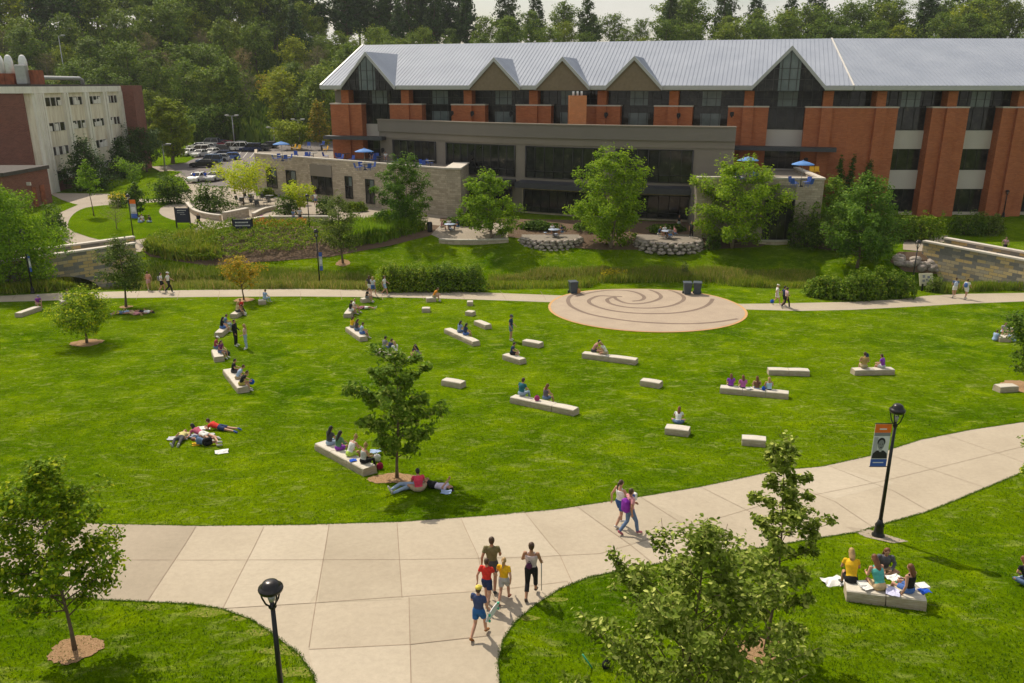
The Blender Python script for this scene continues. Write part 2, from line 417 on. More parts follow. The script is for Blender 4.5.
# ---------------------------------------------------------------- foliage
def leaves_mesh(name, C, size, rng, up=.7, six=False, jitter=.35, aspect=.5, centre=None, stand=0):
    n = len(C); C = np.asarray(C, float)
    nrm = rng.normal(size=(n,3)); nrm[:,2] += up*1.6
    if centre is not None: nrm += 1.2*(C-centre)/(np.linalg.norm(C-centre, axis=1, keepdims=True)+1e-6)
    nrm /= np.linalg.norm(nrm, axis=1, keepdims=True)
    d = rng.normal(size=(n,3))
    if stand: d = d*.28+np.array([0,0,stand])
    d -= nrm*(d*nrm).sum(1, keepdims=True); d /= np.linalg.norm(d, axis=1, keepdims=True)+1e-9
    if stand:
        d = rng.normal(size=(n,3))*.22+np.array([0,0,1.]); d /= np.linalg.norm(d, axis=1, keepdims=True)
    s = np.cross(nrm, d); s /= np.linalg.norm(s, axis=1, keepdims=True)+1e-9
    L = size*(1+jitter*rng.uniform(-1, 1, (n,1))); W = L*aspect
    if six:
        P = [C-d*L*.5, C-d*L*.1+s*W*.5+nrm*L*.08, C+d*L*.28+s*W*.38+nrm*L*.06, C+d*L*.55-nrm*L*.06, C+d*L*.28-s*W*.38+nrm*L*.06, C-d*L*.1-s*W*.5+nrm*L*.08]
        V = np.stack(P, 1).reshape(-1, 3); b = (np.arange(n)*6)[:,None]
        idx = (b+np.array([[0,1,2,3,0,3,4,5]])).ravel()
        return mesh_np(name, V, 4, idx)
    P = [C-d*L*.5, C+s*W*.5, C+d*L*.5, C-s*W*.5]
    V = np.stack(P, 1).reshape(-1, 3); idx = np.arange(n*4)
    return mesh_np(name, V, 4, idx)
PROFS = {
 'round': lambda s: math.sin(math.pi*min(1, .12+.88*s))**.6 if s < 1 else .1,
 'egg': lambda s: (1-s)**.55*min(1, .55+2.2*s),
 'cone': lambda s: (1-s)**.85*min(1, .6+3*s)+.03,
 'column': lambda s: min(1, .75+s)*(1-s**3)*.95+.1,
 'flat': lambda s: .35+.75*s if s < .75 else 1.1-1.5*(s-.75),
}
def tree_data(seed, H, hb, R, prof_='egg', nl=26, nleaf=6000, leaf=.12, tr=.06, rise=.5, clump=.22, six=False, up=.6, stems=1, aspect=.55, fill=.3, cl_per=9, thin=0, lean_k=.02):
    rng = np.random.default_rng(seed); pf = PROFS[prof_]; tm = MB(); cen = []; wt = []
    lean = rng.normal(size=2)*lean_k*H
    for sidx in range(stems):
        sp = np.array([math.cos(sidx*2.4+seed), math.sin(sidx*2.4+seed)])*(R*.28 if stems > 1 else 0)
        def tp(s): 
            q = s**1.3
            return np.array([lean[0]*q+sp[0]*(s**.8)+.015*H*math.sin(5*s+seed), lean[1]*q+sp[1]*(s**.8)+.012*H*math.cos(4*s+seed*2)-.012*H, s*H*.97])
        k = 9; pts = [tp(i/k) for i in range(k+1)]
        off0 = pts[0].copy(); off0[2] = 0
        pts = [p-off0*(1 if stems == 1 else .8) for p in pts]; pts[0][2] = -.15
        t0 = tr/(1 if stems == 1 else 1.5)
        tm.tube(pts, [t0*1.35]+[t0*(1-.93*(i/k)**.8) for i in range(1, k+1)], 7)
        m = nl//stems
        for i in range(m):
            s = (i+.5*rng.random())/m
            h = hb+(H-hb)*s*.93
            ti = h/(H*.97)*k; a = int(min(ti, k-1)); base = pts[a]*(1-(ti-a))+pts[a+1]*(ti-a)
            az = i*2.39996+rng.normal()*.35+sidx
            L = R*pf(s)*rng.uniform(.66, 1.2)
            ru = L*rise*(1.1-.3*s)*rng.uniform(.6, 1.3)
            e = base+np.array([math.cos(az)*L, math.sin(az)*L, ru])
            md = base*.5+e*.5+np.array([0,0,-.06*L])+rng.normal(size=3)*.04*L
            if L > .12*R: tm.tube([base, md, e], [max(.006, t0*.42*(1-s*.75)), max(.005, t0*.22*(1-s*.6)), .003+t0*.04], 5)
            nc = max(2, int(cl_per*L/R)+1)
            for j in range(nc):
                t = fill+(1-fill)*((j+rng.random())/nc)
                q = (base*(1-t)+md*t)*(1-t)+(md*(1-t)+e*t)*t
                q = q+rng.normal(size=3)*clump*L*.42*np.array([1,1,.75])
                cen.append(q); wt.append(.5+.7*t*(1-thin*rng.random()))
        cen.append(pts[-1]); wt.append(.8); cen.append(pts[-2]); wt.append(.9)
    cen = np.array(cen); wt = np.array(wt); wt /= wt.sum()
    pick = rng.choice(len(cen), nleaf, p=wt); cs = clump*R*rng.uniform(.45, 1.1, len(cen))*.55
    C = cen[pick]+np.clip(rng.normal(size=(nleaf,3)), -1.7, 1.7)*cs[pick][:,None]*np.array([1,1,.72])
    C = C[C[:,2] > hb*.55]
    return tm, leaves_mesh('crown', C, leaf, rng, up, six, aspect=aspect, centre=np.array([0,0,hb+(H-hb)*.35]))
_tmc = {}
def tree(px, py, top, mat, label, cat='tree', group=None, name='tree', wpx=None, R=None, base=None, trunkmat=None, seed=1, hbf=.25, mulch_r=0, grow=1.14, key=None, H=None, rz=0, **kw):
    p = base if base is not None else G(px, py)
    if H is None: H = height_at(p, top)
    if R is None:
        f = p[1]*cP-(p[2]+H*.55-CZ)*sP; R = wpx/2/FPX*f*grow
    if key and key in _tmc: tmesh, cmesh = _tmc[key]
    else:
        tm, cmesh = tree_data(seed, H, H*hbf, R, **kw); tmesh = tm.mesh('trunk', False)
        if key: _tmc[key] = (tmesh, cmesh)
    r = empty(name, p, rz, label, cat, group)
    put('trunk', tmesh, trunkmat or M['bark'], r); put('crown', cmesh, mat, r)
    if mulch_r:
        a = [(p[0]+mulch_r*math.cos(t)*(1+.10*math.sin(3*t+seed)+.05*math.sin(11*t)+.04*math.sin(23*t)), p[1]+mulch_r*math.sin(t)*(1+.09*math.sin(4*t)+.05*math.sin(13*t+1)+.04*math.sin(19*t))) for t in (2*math.pi*k/70 for k in range(70))]
        sheet('mulch_ring', a, M['mulch'], .02)
    return r
def lumps(rng, n, rx, ry, h, k=9, sx=.45, flat=False):
    """points through the outer layer of a mass made of several overlapping lobes standing on the ground"""
    pts = []
    lob = [(rng.uniform(-1,1)*rx*(1-sx*.8), rng.uniform(-1,1)*ry*(1-sx*.8), rng.uniform(.7, 1)*h, rng.uniform(.6,1.1)) for _ in range(k)]
    per = n//k
    for x, y, hh, s in lob:
        q = rng.normal(size=(per,3)); q /= np.linalg.norm(q, axis=1, keepdims=True); q[:,2] = np.abs(q[:,2])
        q *= rng.uniform(.72, 1.05, (per,1))
        q += .10*np.sin(q*9+s*7)
        pts.append(np.c_[x+q[:,0]*rx*sx*s, y+q[:,1]*ry*sx*s*1.1, np.clip(q[:,2], 0, 2)*hh])
    return np.concatenate(pts)
def shrub(px, py, rx, ry, h, mat, label, cat='shrub', name='shrub', group=None, n=2500, leaf=.13, seed=3, k=8, rz=0, base=None, sx=.5, aspect=.55):
    rng = np.random.default_rng(seed); p = base if base is not None else G(px, py)
    C = lumps(rng, n, rx, ry, h, k, sx)
    me = leaves_mesh('foliage', C, leaf, rng, .5, aspect=aspect, centre=np.array([0,0,0.]))
    r = empty(name, p, rz, label, cat, group)
    put('foliage', me, mat, r)
    tm = MB()
    for i in range(7):
        a = i*2.4; tm.tube([(.05*math.cos(a),.05*math.sin(a),-.1), (rx*.3*math.cos(a), ry*.3*math.sin(a), h*.4), (rx*.55*math.cos(a), ry*.5*math.sin(a), h*.72)], [.03,.02,.008], 5)
    put('stem', tm.mesh('stem', False), M['bark'], r)
    return r
def inside(poly, x, y):
    c = False; n = len(poly); j = n-1
    for i in range(n):
        if (poly[i][1] > y) != (poly[j][1] > y) and x < (poly[j][0]-poly[i][0])*(y-poly[i][1])/(poly[j][1]-poly[i][1])+poly[i][0]: c = not c
        j = i
    return c
def blades(name, poly, n, h, mat, seed=1, aspect=.12, hvar=.5, patch=.35, kind='stuff', label=None, cat=None):
    rng = np.random.default_rng(seed); xs = [p[0] for p in poly]; ys = [p[1] for p in poly]; out = []; tries = 0
    while len(out) < n and tries < n*8:
        tries += 1
        x = rng.uniform(min(xs), max(xs)); y = rng.uniform(min(ys), max(ys))
        w = .5+.5*math.sin(x*patch*2.1+seed)*math.sin(y*patch*3+x*patch+seed*2)
        if rng.random() > .25+.75*w: continue
        if inside(poly, x, y): out.append((x, y, Z(x, y), h*(1-hvar*.5+hvar*w*.7+hvar*.4*rng.random())))
    A = np.array(out); C = A[:,:3].copy(); H_ = A[:,3:4]; C[:,2] += H_[:,0]*.45
    m = len(C); d = rng.normal(size=(m,3))*.26+np.array([0,0,1.]); d /= np.linalg.norm(d, axis=1, keepdims=True)
    a = rng.uniform(0, 6.283, m); s = np.c_[np.cos(a), np.sin(a), np.zeros(m)]
    W = H_*aspect
    P = [C-d*H_*.5-s*W*.4, C-d*H_*.5+s*W*.4, C+d*H_*.15+s*W*.55, C+d*H_*.55]
    o = put(name, mesh_np(name, np.stack(P, 1).reshape(-1,3), 4, np.arange(m*4)), mat)
    return tag(o, label, cat, None, kind)
def mound_stuff(name, poly, n, h, mat, leaf=.16, seed=1, lob=1.2, kind='stuff', label=None, cat=None, up=.5):
    """low planting of many crowns grown together, one mass"""
    rng = np.random.default_rng(seed); xs = [p[0] for p in poly]; ys = [p[1] for p in poly]; out = []; tries = 0
    while len(out) < n and tries < n*6:
        tries += 1
        x = rng.uniform(min(xs), max(xs)); y = rng.uniform(min(ys), max(ys))
        if not inside(poly, x, y): continue
        u = .5+.5*math.sin(x*6.28/lob+1.7*math.sin(y*2.1))*math.cos(y*6.28/lob+1.3*math.sin(x*1.7))
        v = .5+.5*math.sin(x*.7+seed)*math.cos(y*.9)
        hh = h*(.35+.45*u+.3*v)
        out.append((x, y, Z(x, y)+hh*rng.uniform(.45, 1)**.5))
    C = np.array(out)
    o = put(name, leaves_mesh(name, C, leaf, rng, up, aspect=.5), mat)
    return tag(o, label, cat, None, kind)

# ---------------------------------------------------------------- people
V = Vector
def limb(sh, el, wr): return (V(sh), V(el), V(wr))
def pose(name):
    """joints of a 1.75 m figure facing +Y, standing or resting on z = 0"""
    P = dict(S=V((1,0,0)))
    def torso(pel, che, neck, head, face=(0,1,0), S=(1,0,0)):
        P['pel'], P['che'], P['nk'], P['hd'], P['S'] = V(pel), V(che), V(neck), V(head), V(S)
        P['up'] = (P['hd']-P['nk']).normalized(); P['face'] = V(face).normalized()
    def arm(s, el, wr): P['el'+s], P['wr'+s] = V(el), V(wr)
    def leg(s, kn, an, toe): P['kn'+s], P['an'+s], P['to'+s] = V(kn), V(an), V(toe)
    if name in ('stand','standlook','walk','walk2','walkcane','walkhold'):
        torso((0,0,.94), (0,.0,1.30), (0,-.01,1.47), (0,.02,1.635), (0,1,-.12) if name != 'standlook' else (0,1,-.7))
        if name in ('stand','standlook'):
            arm('R', (.25,-.02,1.13), (.24,.12,.90)); arm('L', (-.25,-.02,1.13), (-.20,.20,1.0))
            leg('R', (.11,.02,.50), (.12,-.02,.09), (.14,.15,.03)); leg('L', (-.11,.0,.50), (-.13,-.05,.09), (-.16,.11,.03))
        elif name in ('walk','walkcane','walkhold'):
            arm('R', (.27,-.16,1.17), (.25,-.10,.93)); arm('L', (-.26,.10,1.16), (-.20,.32,1.05))
            if name == 'walkcane': arm('R', (.27,.02,1.16), (.25,.27,1.0))
            if name == 'walkhold': arm('R', (.26,.0,1.13), (.30,.14,.93))
            leg('R', (.10,.20,.52), (.10,.27,.11), (.11,.44,.05)); leg('L', (-.10,-.02,.50), (-.10,-.34,.17), (-.11,-.20,.04))
        else:
            arm('R', (.24,.10,1.16), (.20,.28,1.02)); arm('L', (-.26,-.15,1.17), (-.27,-.12,.93))
            leg('L', (-.10,.17,.52), (-.10,.20,.10), (-.11,.37,.04)); leg('R', (.10,-.02,.50), (.10,-.27,.15), (.11,-.12,.03))
    elif name in ('bench','bench2','benchlean'):
        ln = {'bench':.10, 'bench2':.03, 'benchlean':.26}[name]
        torso((0,0,.46), (0,ln*.8,.82), (0,ln*1.25,.98), (0,ln*1.6+.03,1.13), (0,1,-.45))
        arm('R', (.25,ln+.06,.71), (.12,ln+.28,.61)); arm('L', (-.25,ln+.02,.71), (-.13,ln+.30,.63))
        if name == 'bench2': arm('L', (-.27,-.05,.69), (-.30,.02,.43))
        leg('R', (.14,.44,.48), (.13,.52,.10), (.15,.69,.04)); leg('L', (-.14,.43,.48), (-.15,.45,.10), (-.17,.62,.04))
    elif name in ('cross','crosslean'):
        ln = .08 if name == 'cross' else .22
        torso((0,0,.12), (0,ln,.47), (0,ln*1.5,.63), (0,ln*1.9+.02,.78), (0,1,-.55))
        arm('R', (.26,ln+.08,.40), (.12,.36,.30)); arm('L', (-.26,ln+.08,.40), (-.12,.38,.30))
        leg('R', (.36,.30,.20), (-.02,.42,.09), (-.16,.42,.06)); leg('L', (-.36,.28,.20), (.04,.30,.09), (.18,.30,.06))
    elif name == 'knees':
        torso((0,0,.12), (0,.12,.46), (0,.18,.62), (0,.24,.77), (0,1,-.35))
        arm('R', (.27,.22,.42), (.12,.48,.38)); arm('L', (-.27,.22,.42), (-.12,.48,.36))
        leg('R', (.13,.38,.50), (.12,.60,.09), (.13,.77,.04)); leg('L', (-.15,.36,.48), (-.14,.55,.09), (-.15,.72,.04))
    elif name == 'legsout':
        torso((0,0,.12), (0,-.10,.47), (0,-.13,.63), (0,-.12,.79), (0,1,-.15))
        arm('R', (.30,-.28,.35), (.34,-.36,.08)); arm('L', (-.30,-.28,.35), (-.34,-.36,.08))
        leg('R', (.12,.46,.22), (.10,.88,.08), (.13,.93,.25)); leg('L', (-.12,.46,.17), (-.10,.90,.08), (-.13,.95,.25))
    elif name == 'prone':
        torso((0,0,.13), (0,.36,.19), (0,.52,.28), (0,.66,.38), (0,.75,-.35))
        arm('R', (.25,.52,.06), (.08,.74,.07)); arm('L', (-.25,.52,.06), (-.10,.76,.07))
        leg('R', (.11,-.44,.09), (.12,-.86,.10), (.13,-1.0,.05)); leg('L', (-.12,-.44,.09), (-.2,-.85,.10), (-.22,-1.0,.05))
        P['up'] = V((0,.35,.9)).normalized()
    elif name == 'back':
        torso((0,0,.12), (0,.37,.13), (0,.54,.13), (0,.69,.14), (0,0,1))
        arm('R', (.25,.45,.22), (.10,.62,.46)); arm('L', (-.27,.42,.2), (-.12,.60,.47))
        leg('R', (.13,-.36,.36), (.12,-.62,.09), (.12,-.78,.04)); leg('L', (-.13,-.42,.14), (-.15,-.84,.09), (-.18,-.87,.26))
    elif name == 'supine':
        torso((0,0,.12), (0,.37,.13), (0,.54,.13), (0,.69,.14), (.3,0,1))
        arm('R', (.30,.30,.08), (.22,.06,.10)); arm('L', (-.30,.32,.08), (-.12,.16,.26))
        leg('R', (.11,-.43,.14), (.13,-.86,.09), (.20,-.90,.24)); leg('L', (-.12,-.40,.24), (-.12,-.80,.09), (-.16,-.86,.25))
    elif name == 'sidecurl':
        torso((0,0,.16), (0,.34,.17), (0,.50,.18), (0,.64,.20), (.9,.1,.2), S=(0,0,1))
        arm('R', (.18,.40,.34), (.36,.30,.10)); arm('L', (.2,.46,.06), (.32,.60,.06))
        leg('R', (.36,-.22,.26), (.12,-.58,.20), (.22,-.70,.18)); leg('L', (.34,-.26,.08), (.08,-.58,.06), (.2,-.70,.05))
    S = P['S']
    for s, k in (('R',1),('L',-1)):
        P['sh'+s] = P['nk']-P['up']*.05*0+(P['che']-P['nk'])*.22+S*.17*k
        P['hp'+s] = P['pel']+S*.085*k
    return P
def frame(d, hint):
    d = d.normalized(); a = (hint-d*hint.dot(d)).normalized(); return a, d.cross(a)
def remeshed(mb, vox, smooth=2):
    me = mb.mesh('tmp', False); o = bpy.data.objects.new('tmp', me); COL.objects.link(o)
    r = o.modifiers.new('r', 'REMESH'); r.mode = 'VOXEL'; r.voxel_size = vox; r.use_smooth_shade = True
    if smooth:
        sm = o.modifiers.new('s', 'SMOOTH'); sm.factor = .5; sm.iterations = smooth
    dg = bpy.context.evaluated_depsgraph_get()
    out = bpy.data.meshes.new_from_object(o.evaluated_get(dg)); out.materials.clear()
    bpy.data.objects.remove(o); bpy.data.meshes.remove(me); return out
def torso_loft(mb, P, g=0, z0=0., z1=1.):
    a, b, c = P['pel'], P['che'], P['nk']; S = P['S']
    st = [(-.12,.12,.10),(-.02,.165,.118),(.16,.155,.11),(.42,.132,.092),(.7,.150,.105),(1.0,.172,.115),(1.5,.168,.10),(1.78,.11,.075),(2.0,.062,.06)]
    pts, ra, rb = [], [], []
    for t, w, d in st:
        if t < z0-.01 or t > z1*2+.01: continue
        p = a+(b-a)*t if t <= 1 else b+(c-b)*(t-1)
        pts.append(p); ra.append(w+g); rb.append(d+g)
    mb.tube(pts, ra, 14, side=S, depth=rb)
_pc = {}
def hand_add(mb, P, s):
    w = P['wr'+s]; d = (w-P['el'+s]).normalized(); k = 1 if s == 'R' else -1
    a, b = frame(d, V((k*.2,.3,-1)) if abs(d.z) < .8 else V((0,1,0)))
    mb.tube([w-d*.02, w+d*.02, w+d*.055, w+d*.085], [.022,.032,.040,.036], 8, side=a, depth=[.02,.017,.016,.013])
    curl = b*(-1)
    for i, (o_, L) in enumerate(((-.027,.062),(-.009,.072),(.010,.068),(.027,.052))):
        p0 = w+d*.078+a*o_; p1 = p0+d*L*.45+curl*.006; p2 = p1+d*L*.32+curl*.018; p3 = p2+d*L*.15+curl*.02
        mb.tube([p0, p1, p2, p3], [.0095,.009,.008,.006], 6)
    t0 = w+d*.03-a*.03; t1 = t0-a*.025+d*.025+curl*.012; t2 = t1+d*.028+curl*.012
    mb.tube([t0, t1, t2], [.012,.0105,.008], 6)
def get_body(pn):
    if ('b', pn) in _pc: return _pc['b', pn]
    P = pose(pn); mb = MB(); torso_loft(mb, P, -.01)
    for s in 'RL':
        mb.tube([P['sh'+s]-P['S']*.04*(1 if s == 'R' else -1), P['sh'+s], P['sh'+s]*.5+P['el'+s]*.5, P['el'+s], P['el'+s]*.6+P['wr'+s]*.4, P['wr'+s]], [.04,.056,.047,.038,.038,.026], 9)
        mb.tube([P['hp'+s], P['hp'+s]*.55+P['kn'+s]*.45, P['kn'+s], P['kn'+s]*.65+P['an'+s]*.35, P['an'+s]], [.092,.076,.054,.054,.036], 10)
        mb.tube([P['an'+s]+(P['an'+s]-P['to'+s])*.25, P['an'+s]*.5+P['to'+s]*.5, P['to'+s]], [.036,.038,.028], 8)
    n, h, u, f = P['nk'], P['hd'], P['up'], P['face']
    r = f.cross(u).normalized(); f2 = u.cross(r).normalized() if abs(f.dot(u)) < .95 else P['face']
    r = f.cross(u).normalized(); f = f.normalized(); u2 = r.cross(f).normalized()
    mb.tube([n-u*.06, n+u*.02, h-u*.05], [.058,.050,.050], 9)
    R = Matrix((r, f, u2)).transposed()
    mb.ell(h, (.074,.092,.108), 14, 10, R); mb.ell(h+f*.018-u2*.06, (.052,.062,.052), 10, 8, R)
    mb.tube([h+f*.086+u2*.012, h+f*.112-u2*.022, h+f*.088-u2*.032], [.010,.017,.012], 6)
    for k in (-1, 1): mb.ell(h+r*.076*k-f*.008-u2*.008, (.012,.022,.034), 8, 6, R)
    me = remeshed(mb, .0155)
    ex = MB()
    hand_add(ex, P, 'R'); hand_add(ex, P, 'L')
    ex.mi = 1
    for k in (-1, 1):
        ex.ell(h+r*.031*k+f*.081+u2*.012, (.014,.008,.008), 8, 5, R)
        ex.tube([h+r*.016*k+f*.088+u2*.031, h+r*.046*k+f*.078+u2*.031], [.004,.004], 5)
    ex.mi = 2; ex.ell(h+f*.084-u2*.056, (.024,.008,.008), 8, 5, R)
    bm = bmesh.new(); bm.from_mesh(me); bm.from_mesh(ex.mesh('e', False)); out = bpy.data.meshes.new('body'); bm.to_mesh(bm and out); bm.free()
    for m in ('skin','feature','lip'): out.materials.append(M[m])
    nb = len(me.polygons); mi = [0]*nb+ex.m; out.polygons.foreach_set('material_index', mi); out.polygons.foreach_set('use_smooth', [True]*len(mi))
    _pc['b', pn] = out; return out
def get_top(pn, sl):
    k = ('t', pn, sl)
    if k in _pc: return _pc[k]
    P = pose(pn); mb = MB(); torso_loft(mb, P, .012, 0., 1. if sl != 'tank' else .76)
    for s in 'RL':
        q = 1 if s == 'R' else -1; sh, el, wr = P['sh'+s], P['el'+s], P['wr'+s]
        if sl == 'short': mb.tube([sh-P['S']*.05*q, sh, sh*.45+el*.55], [.05,.062,.058], 9)
        elif sl == 'long': mb.tube([sh-P['S']*.05*q, sh, sh*.5+el*.5, el, el*.6+wr*.4, wr], [.055,.070,.060,.052,.048,.038], 9)
        else: mb.tube([P['nk']+P['S']*.07*q, P['nk']*.5+P['che']*.5+P['S']*.085*q], [.03,.05], 6)
    m = remeshed(mb, .017, 2); _pc[k] = m; return m
def get_legs(pn, ln):
    k = ('l', pn, ln)
    if k in _pc: return _pc[k]
    P = pose(pn); mb = MB(); a, b = P['pel'], P['che']
    mb.tube([a-(b-a)*.2, a, a+(b-a)*.15, a+(b-a)*.30], [.13,.182,.172,.155], 14, side=P['S'], depth=[.11,.135,.128,.118])
    for s in 'RL':
        hp, kn, an = P['hp'+s], P['kn'+s], P['an'+s]
        if ln == 'shorts': mb.tube([hp, hp*.35+kn*.65], [.108,.096], 10)
        elif ln == 'skirt': mb.tube([hp, hp*.4+kn*.6], [.115,.125], 10)
        elif ln == 'capri': mb.tube([hp, hp*.5+kn*.5, kn, kn*.45+an*.55], [.105,.088,.068,.066], 10)
        else: mb.tube([hp, hp*.5+kn*.5, kn, kn*.5+an*.5, kn*.06+an*.94], [.105,.088,.068,.066,.056], 10)
    m = remeshed(mb, .018, 2); _pc[k] = m; return m
def get_shoe(pn, s):
    k = ('s', pn, s)
    if k in _pc: return _pc[k]
    P = pose(pn); an, to = P['an'+s], P['to'+s]; d = (to-an); d2 = d.normalized(); sd, up = frame(d2, P['S'] if abs(d2.dot(P['S'])) < .9 else V((0,0,1)))
    mb = MB(); mb.tube([an-d*.28, an-d*.05, an*.5+to*.5, to, to+d*.15], [.032,.048,.050,.050,.03], 10, side=sd, depth=[.03,.046,.042,.034,.02])
    m = mb.mesh('shoe', False); _pc[k] = m; return m
def get_hair(pn, st):
    k = ('h', pn, st)
    if k in _pc: return _pc[k]
    P = pose(pn); h, u, f = P['hd'], P['up'], P['face']; r = f.cross(u).normalized(); f = f.normalized(); u2 = r.cross(f).normalized(); R = Matrix((r, f, u2)).transposed()
    mb = MB(); c = h-f*.022+u2*.024
    mb.ell(c, (.087,.090,.100), 14, 10, R)
    if st == 'short': mb.ell(h-f*.035-u2*.02, (.080,.075,.085), 12, 8, R)
    down = -u if pn not in ('prone','back','supine','sidecurl') else (V((0,-.5,-1)) if pn == 'prone' else V((.2,.8,-.45)))
    down = down.normalized()
    if st in ('long','longer'):
        L = .27 if st == 'long' else .40
        mb.tube([h-f*.045, h-f*.068+down*.12, h-f*.085+down*L*.7, h-f*.075+down*L], [.088,.096,.086,.045], 12, side=r, depth=[.075,.055,.045,.03])
    if st == 'pony': mb.tube([h-f*.09+u2*.03, h-f*.135+u2*.02, h-f*.15+down*.12, h-f*.13+down*.26], [.03,.036,.036,.012], 8)
    if st == 'bun': mb.ell(h-f*.05+u2*.115, (.045,.045,.042), 10, 8, R)
    m = remeshed(mb, .016, 1); _pc[k] = m; return m
def get_cap(pn):
    k = ('c', pn)
    if k in _pc: return _pc[k]
    P = pose(pn); h, u, f = P['hd'], P['up'], P['face']; r = f.cross(u).normalized(); f = f.normalized(); u2 = r.cross(f).normalized(); R = Matrix((r, f, u2)).transposed()
    mb = MB(); rings = []
    for z, w in ((.035,.096),(.06,.097),(.09,.086),(.112,.06),(.122,.015)): rings.append([h-f*.008+u2*z+r*w*math.cos(t)+f*w*1.1*math.sin(t) for t in (2*math.pi*q/14 for q in range(14))])
    mb.loft(rings); mb.tube([h+f*.08+u2*.045, h+f*.13+u2*.04, h+f*.165+u2*.03], [.07,.065,.04], 10, side=r, depth=[.008,.006,.005])
    m = mb.mesh('cap', False); _pc[k] = m; return m
SHOE = (.55,.53,.5)
def person(px, py, pn, head, top, legs, hair, label, sl='short', ll='shorts', hs='short', h=1.72, skin='skin', shoes=SHOE, cap=None, group=None, z=None, base=None, dz=0, faceto=None):
    """head = compass of the way they face, degrees: 0 away from the camera, 90 to the right"""
    p = V(base) if base is not None else G(px, py); 
    if z is not None: p = G(px, py, z)
    p = V((p[0], p[1], p[2]+dz))
    o = empty('person', p, -math.radians(head), label, 'person', group); k = h/1.75; o.scale = (k,k,k)
    put('body', get_body(pn), M[skin], o)
    if isinstance(top, str) : top = COLS[top]
    if isinstance(legs, str): legs = COLS[legs]
    put('shirt' if sl != 'tank' else 'tank_top', get_top(pn, sl), cloth(top), o)
    put({'shorts':'shorts','skirt':'skirt','capri':'trousers','long':'trousers'}[ll], get_legs(pn, ll), cloth(legs), o)
    for s in 'RL': put('shoe', get_shoe(pn, s), cloth(shoes), o)
    put('hair', get_hair(pn, hs), M['hair_'+hair], o)
    if cap: put('cap', get_cap(pn), cloth(cap), o)
    return o
COLS = dict(white=(.72,.71,.68), black=(.02,.02,.022), navy=(.03,.045,.11), blue=(.08,.16,.42), lblue=(.32,.42,.60), denim=(.12,.18,.30), ldenim=(.33,.42,.55), red=(.62,.04,.03),
    maroon=(.28,.04,.06), pink=(.62,.28,.30), purple=(.26,.06,.42), yellow=(.78,.46,.02), orange=(.75,.28,.03), tan=(.52,.38,.22), olive=(.17,.15,.07), gray=(.22,.22,.22), dgray=(.07,.07,.075),
    lgray=(.45,.45,.45), teal=(.10,.42,.38), dteal=(.03,.14,.18), green=(.10,.2,.12), lime=(.45,.62,.10), royal=(.02,.09,.5), khaki=(.40,.32,.20), cream=(.62,.55,.40))
# ---------------------------------------------------------------- ground
def ground():
    vs = [(x, y, Z(x, y)) for y in YS for x in XS]; nx = len(XS); fs = []
    for j in range(len(YS)-1):
        for i in range(nx-1): fs.append((j*nx+i, j*nx+i+1, (j+1)*nx+i+1, (j+1)*nx+i))
    me = bpy.data.meshes.new('ground'); me.from_pydata(vs, [], fs); me.polygons.foreach_set('use_smooth', [True]*len(fs)); me.materials.append(M['lawn'])
    o = put('ground', me); o['kind'] = 'structure'
ground()
# near path: outline in ground metres, read where its edges run
up_e = [(-40,512),(0,517),(100,524),(200,526),(300,525),(400,522),(500,515),(560,509),(600,503),(640,497),(700,487),(780,470),(820,467),(870,456),(920,440),(970,430),(1024,422),(1080,415)]
lo_e = [(1080,455),(1024,472),(1000,482),(964,497),(927,512),(884,524),(860,532),(820,538),(760,548),(700,557),(640,567),(590,577),(560,589),(535,605),(515,622),(503,640),(498,662),(500,690),(512,740),(530,800)]
lw_e = [(330,800),(326,740),(319,700),(314,676),(300,655),(273,634),(250,619),(222,609),(190,604),(147,602),(102,600),(60,598),(0,596),(-60,590)]
sheet('lawn_path', gp(up_e+lo_e+lw_e), M['path'], .010)
sheet('older_slabs', gp([(-40,512),(0,517.3),(100,524.3),(196,526.4),(148,601.5),(102,599.6),(60,597.6),(0,595.5),(-60,589.5)]), M['path_old'], .012)
for q_, m_ in ((((461,519),(524,512),(560,556),(478,558)),'path_b'), (((264,527),(329,525.5),(318,590),(309,604),(223,609)),'path_b'), (((329,525),(397,523),(402,600),(318,603)),'path_c'), (((577,507),(640,497.5),(700,525),(630,544)),'path_c'), (((765,474),(826,466),(895,483),(835,499)),'path_b'), (((409,598),(500,590),(505,635),(411,645)),'path_c'), (((309,650),(410,645),(411,720),(324,720)),'path_b')):
    sheet('path_slab', gp(q_), M[m_], .013)
def strips(name, lines, w, mat, off):
    mb = MB()
    for ln in lines:
        P = [G(x, y) for x, y in ln]
        for a, b in zip(P, P[1:]):
            d = (b-a).normalized(); s = Vector((-d.y, d.x, 0)).normalized()*w/2
            n = max(1, int((b-a).length)); 
            for i in range(n):
                q0, q1 = a.lerp(b, i/n), a.lerp(b, (i+1)/n); c = [q0-s, q1-s, q1+s, q0+s]
                mb.add([(v.x, v.y, Z(v.x, v.y)+off) for v in c], [(0,1,2,3)])
    o = mb.build(name, mat, kind='structure'); return o
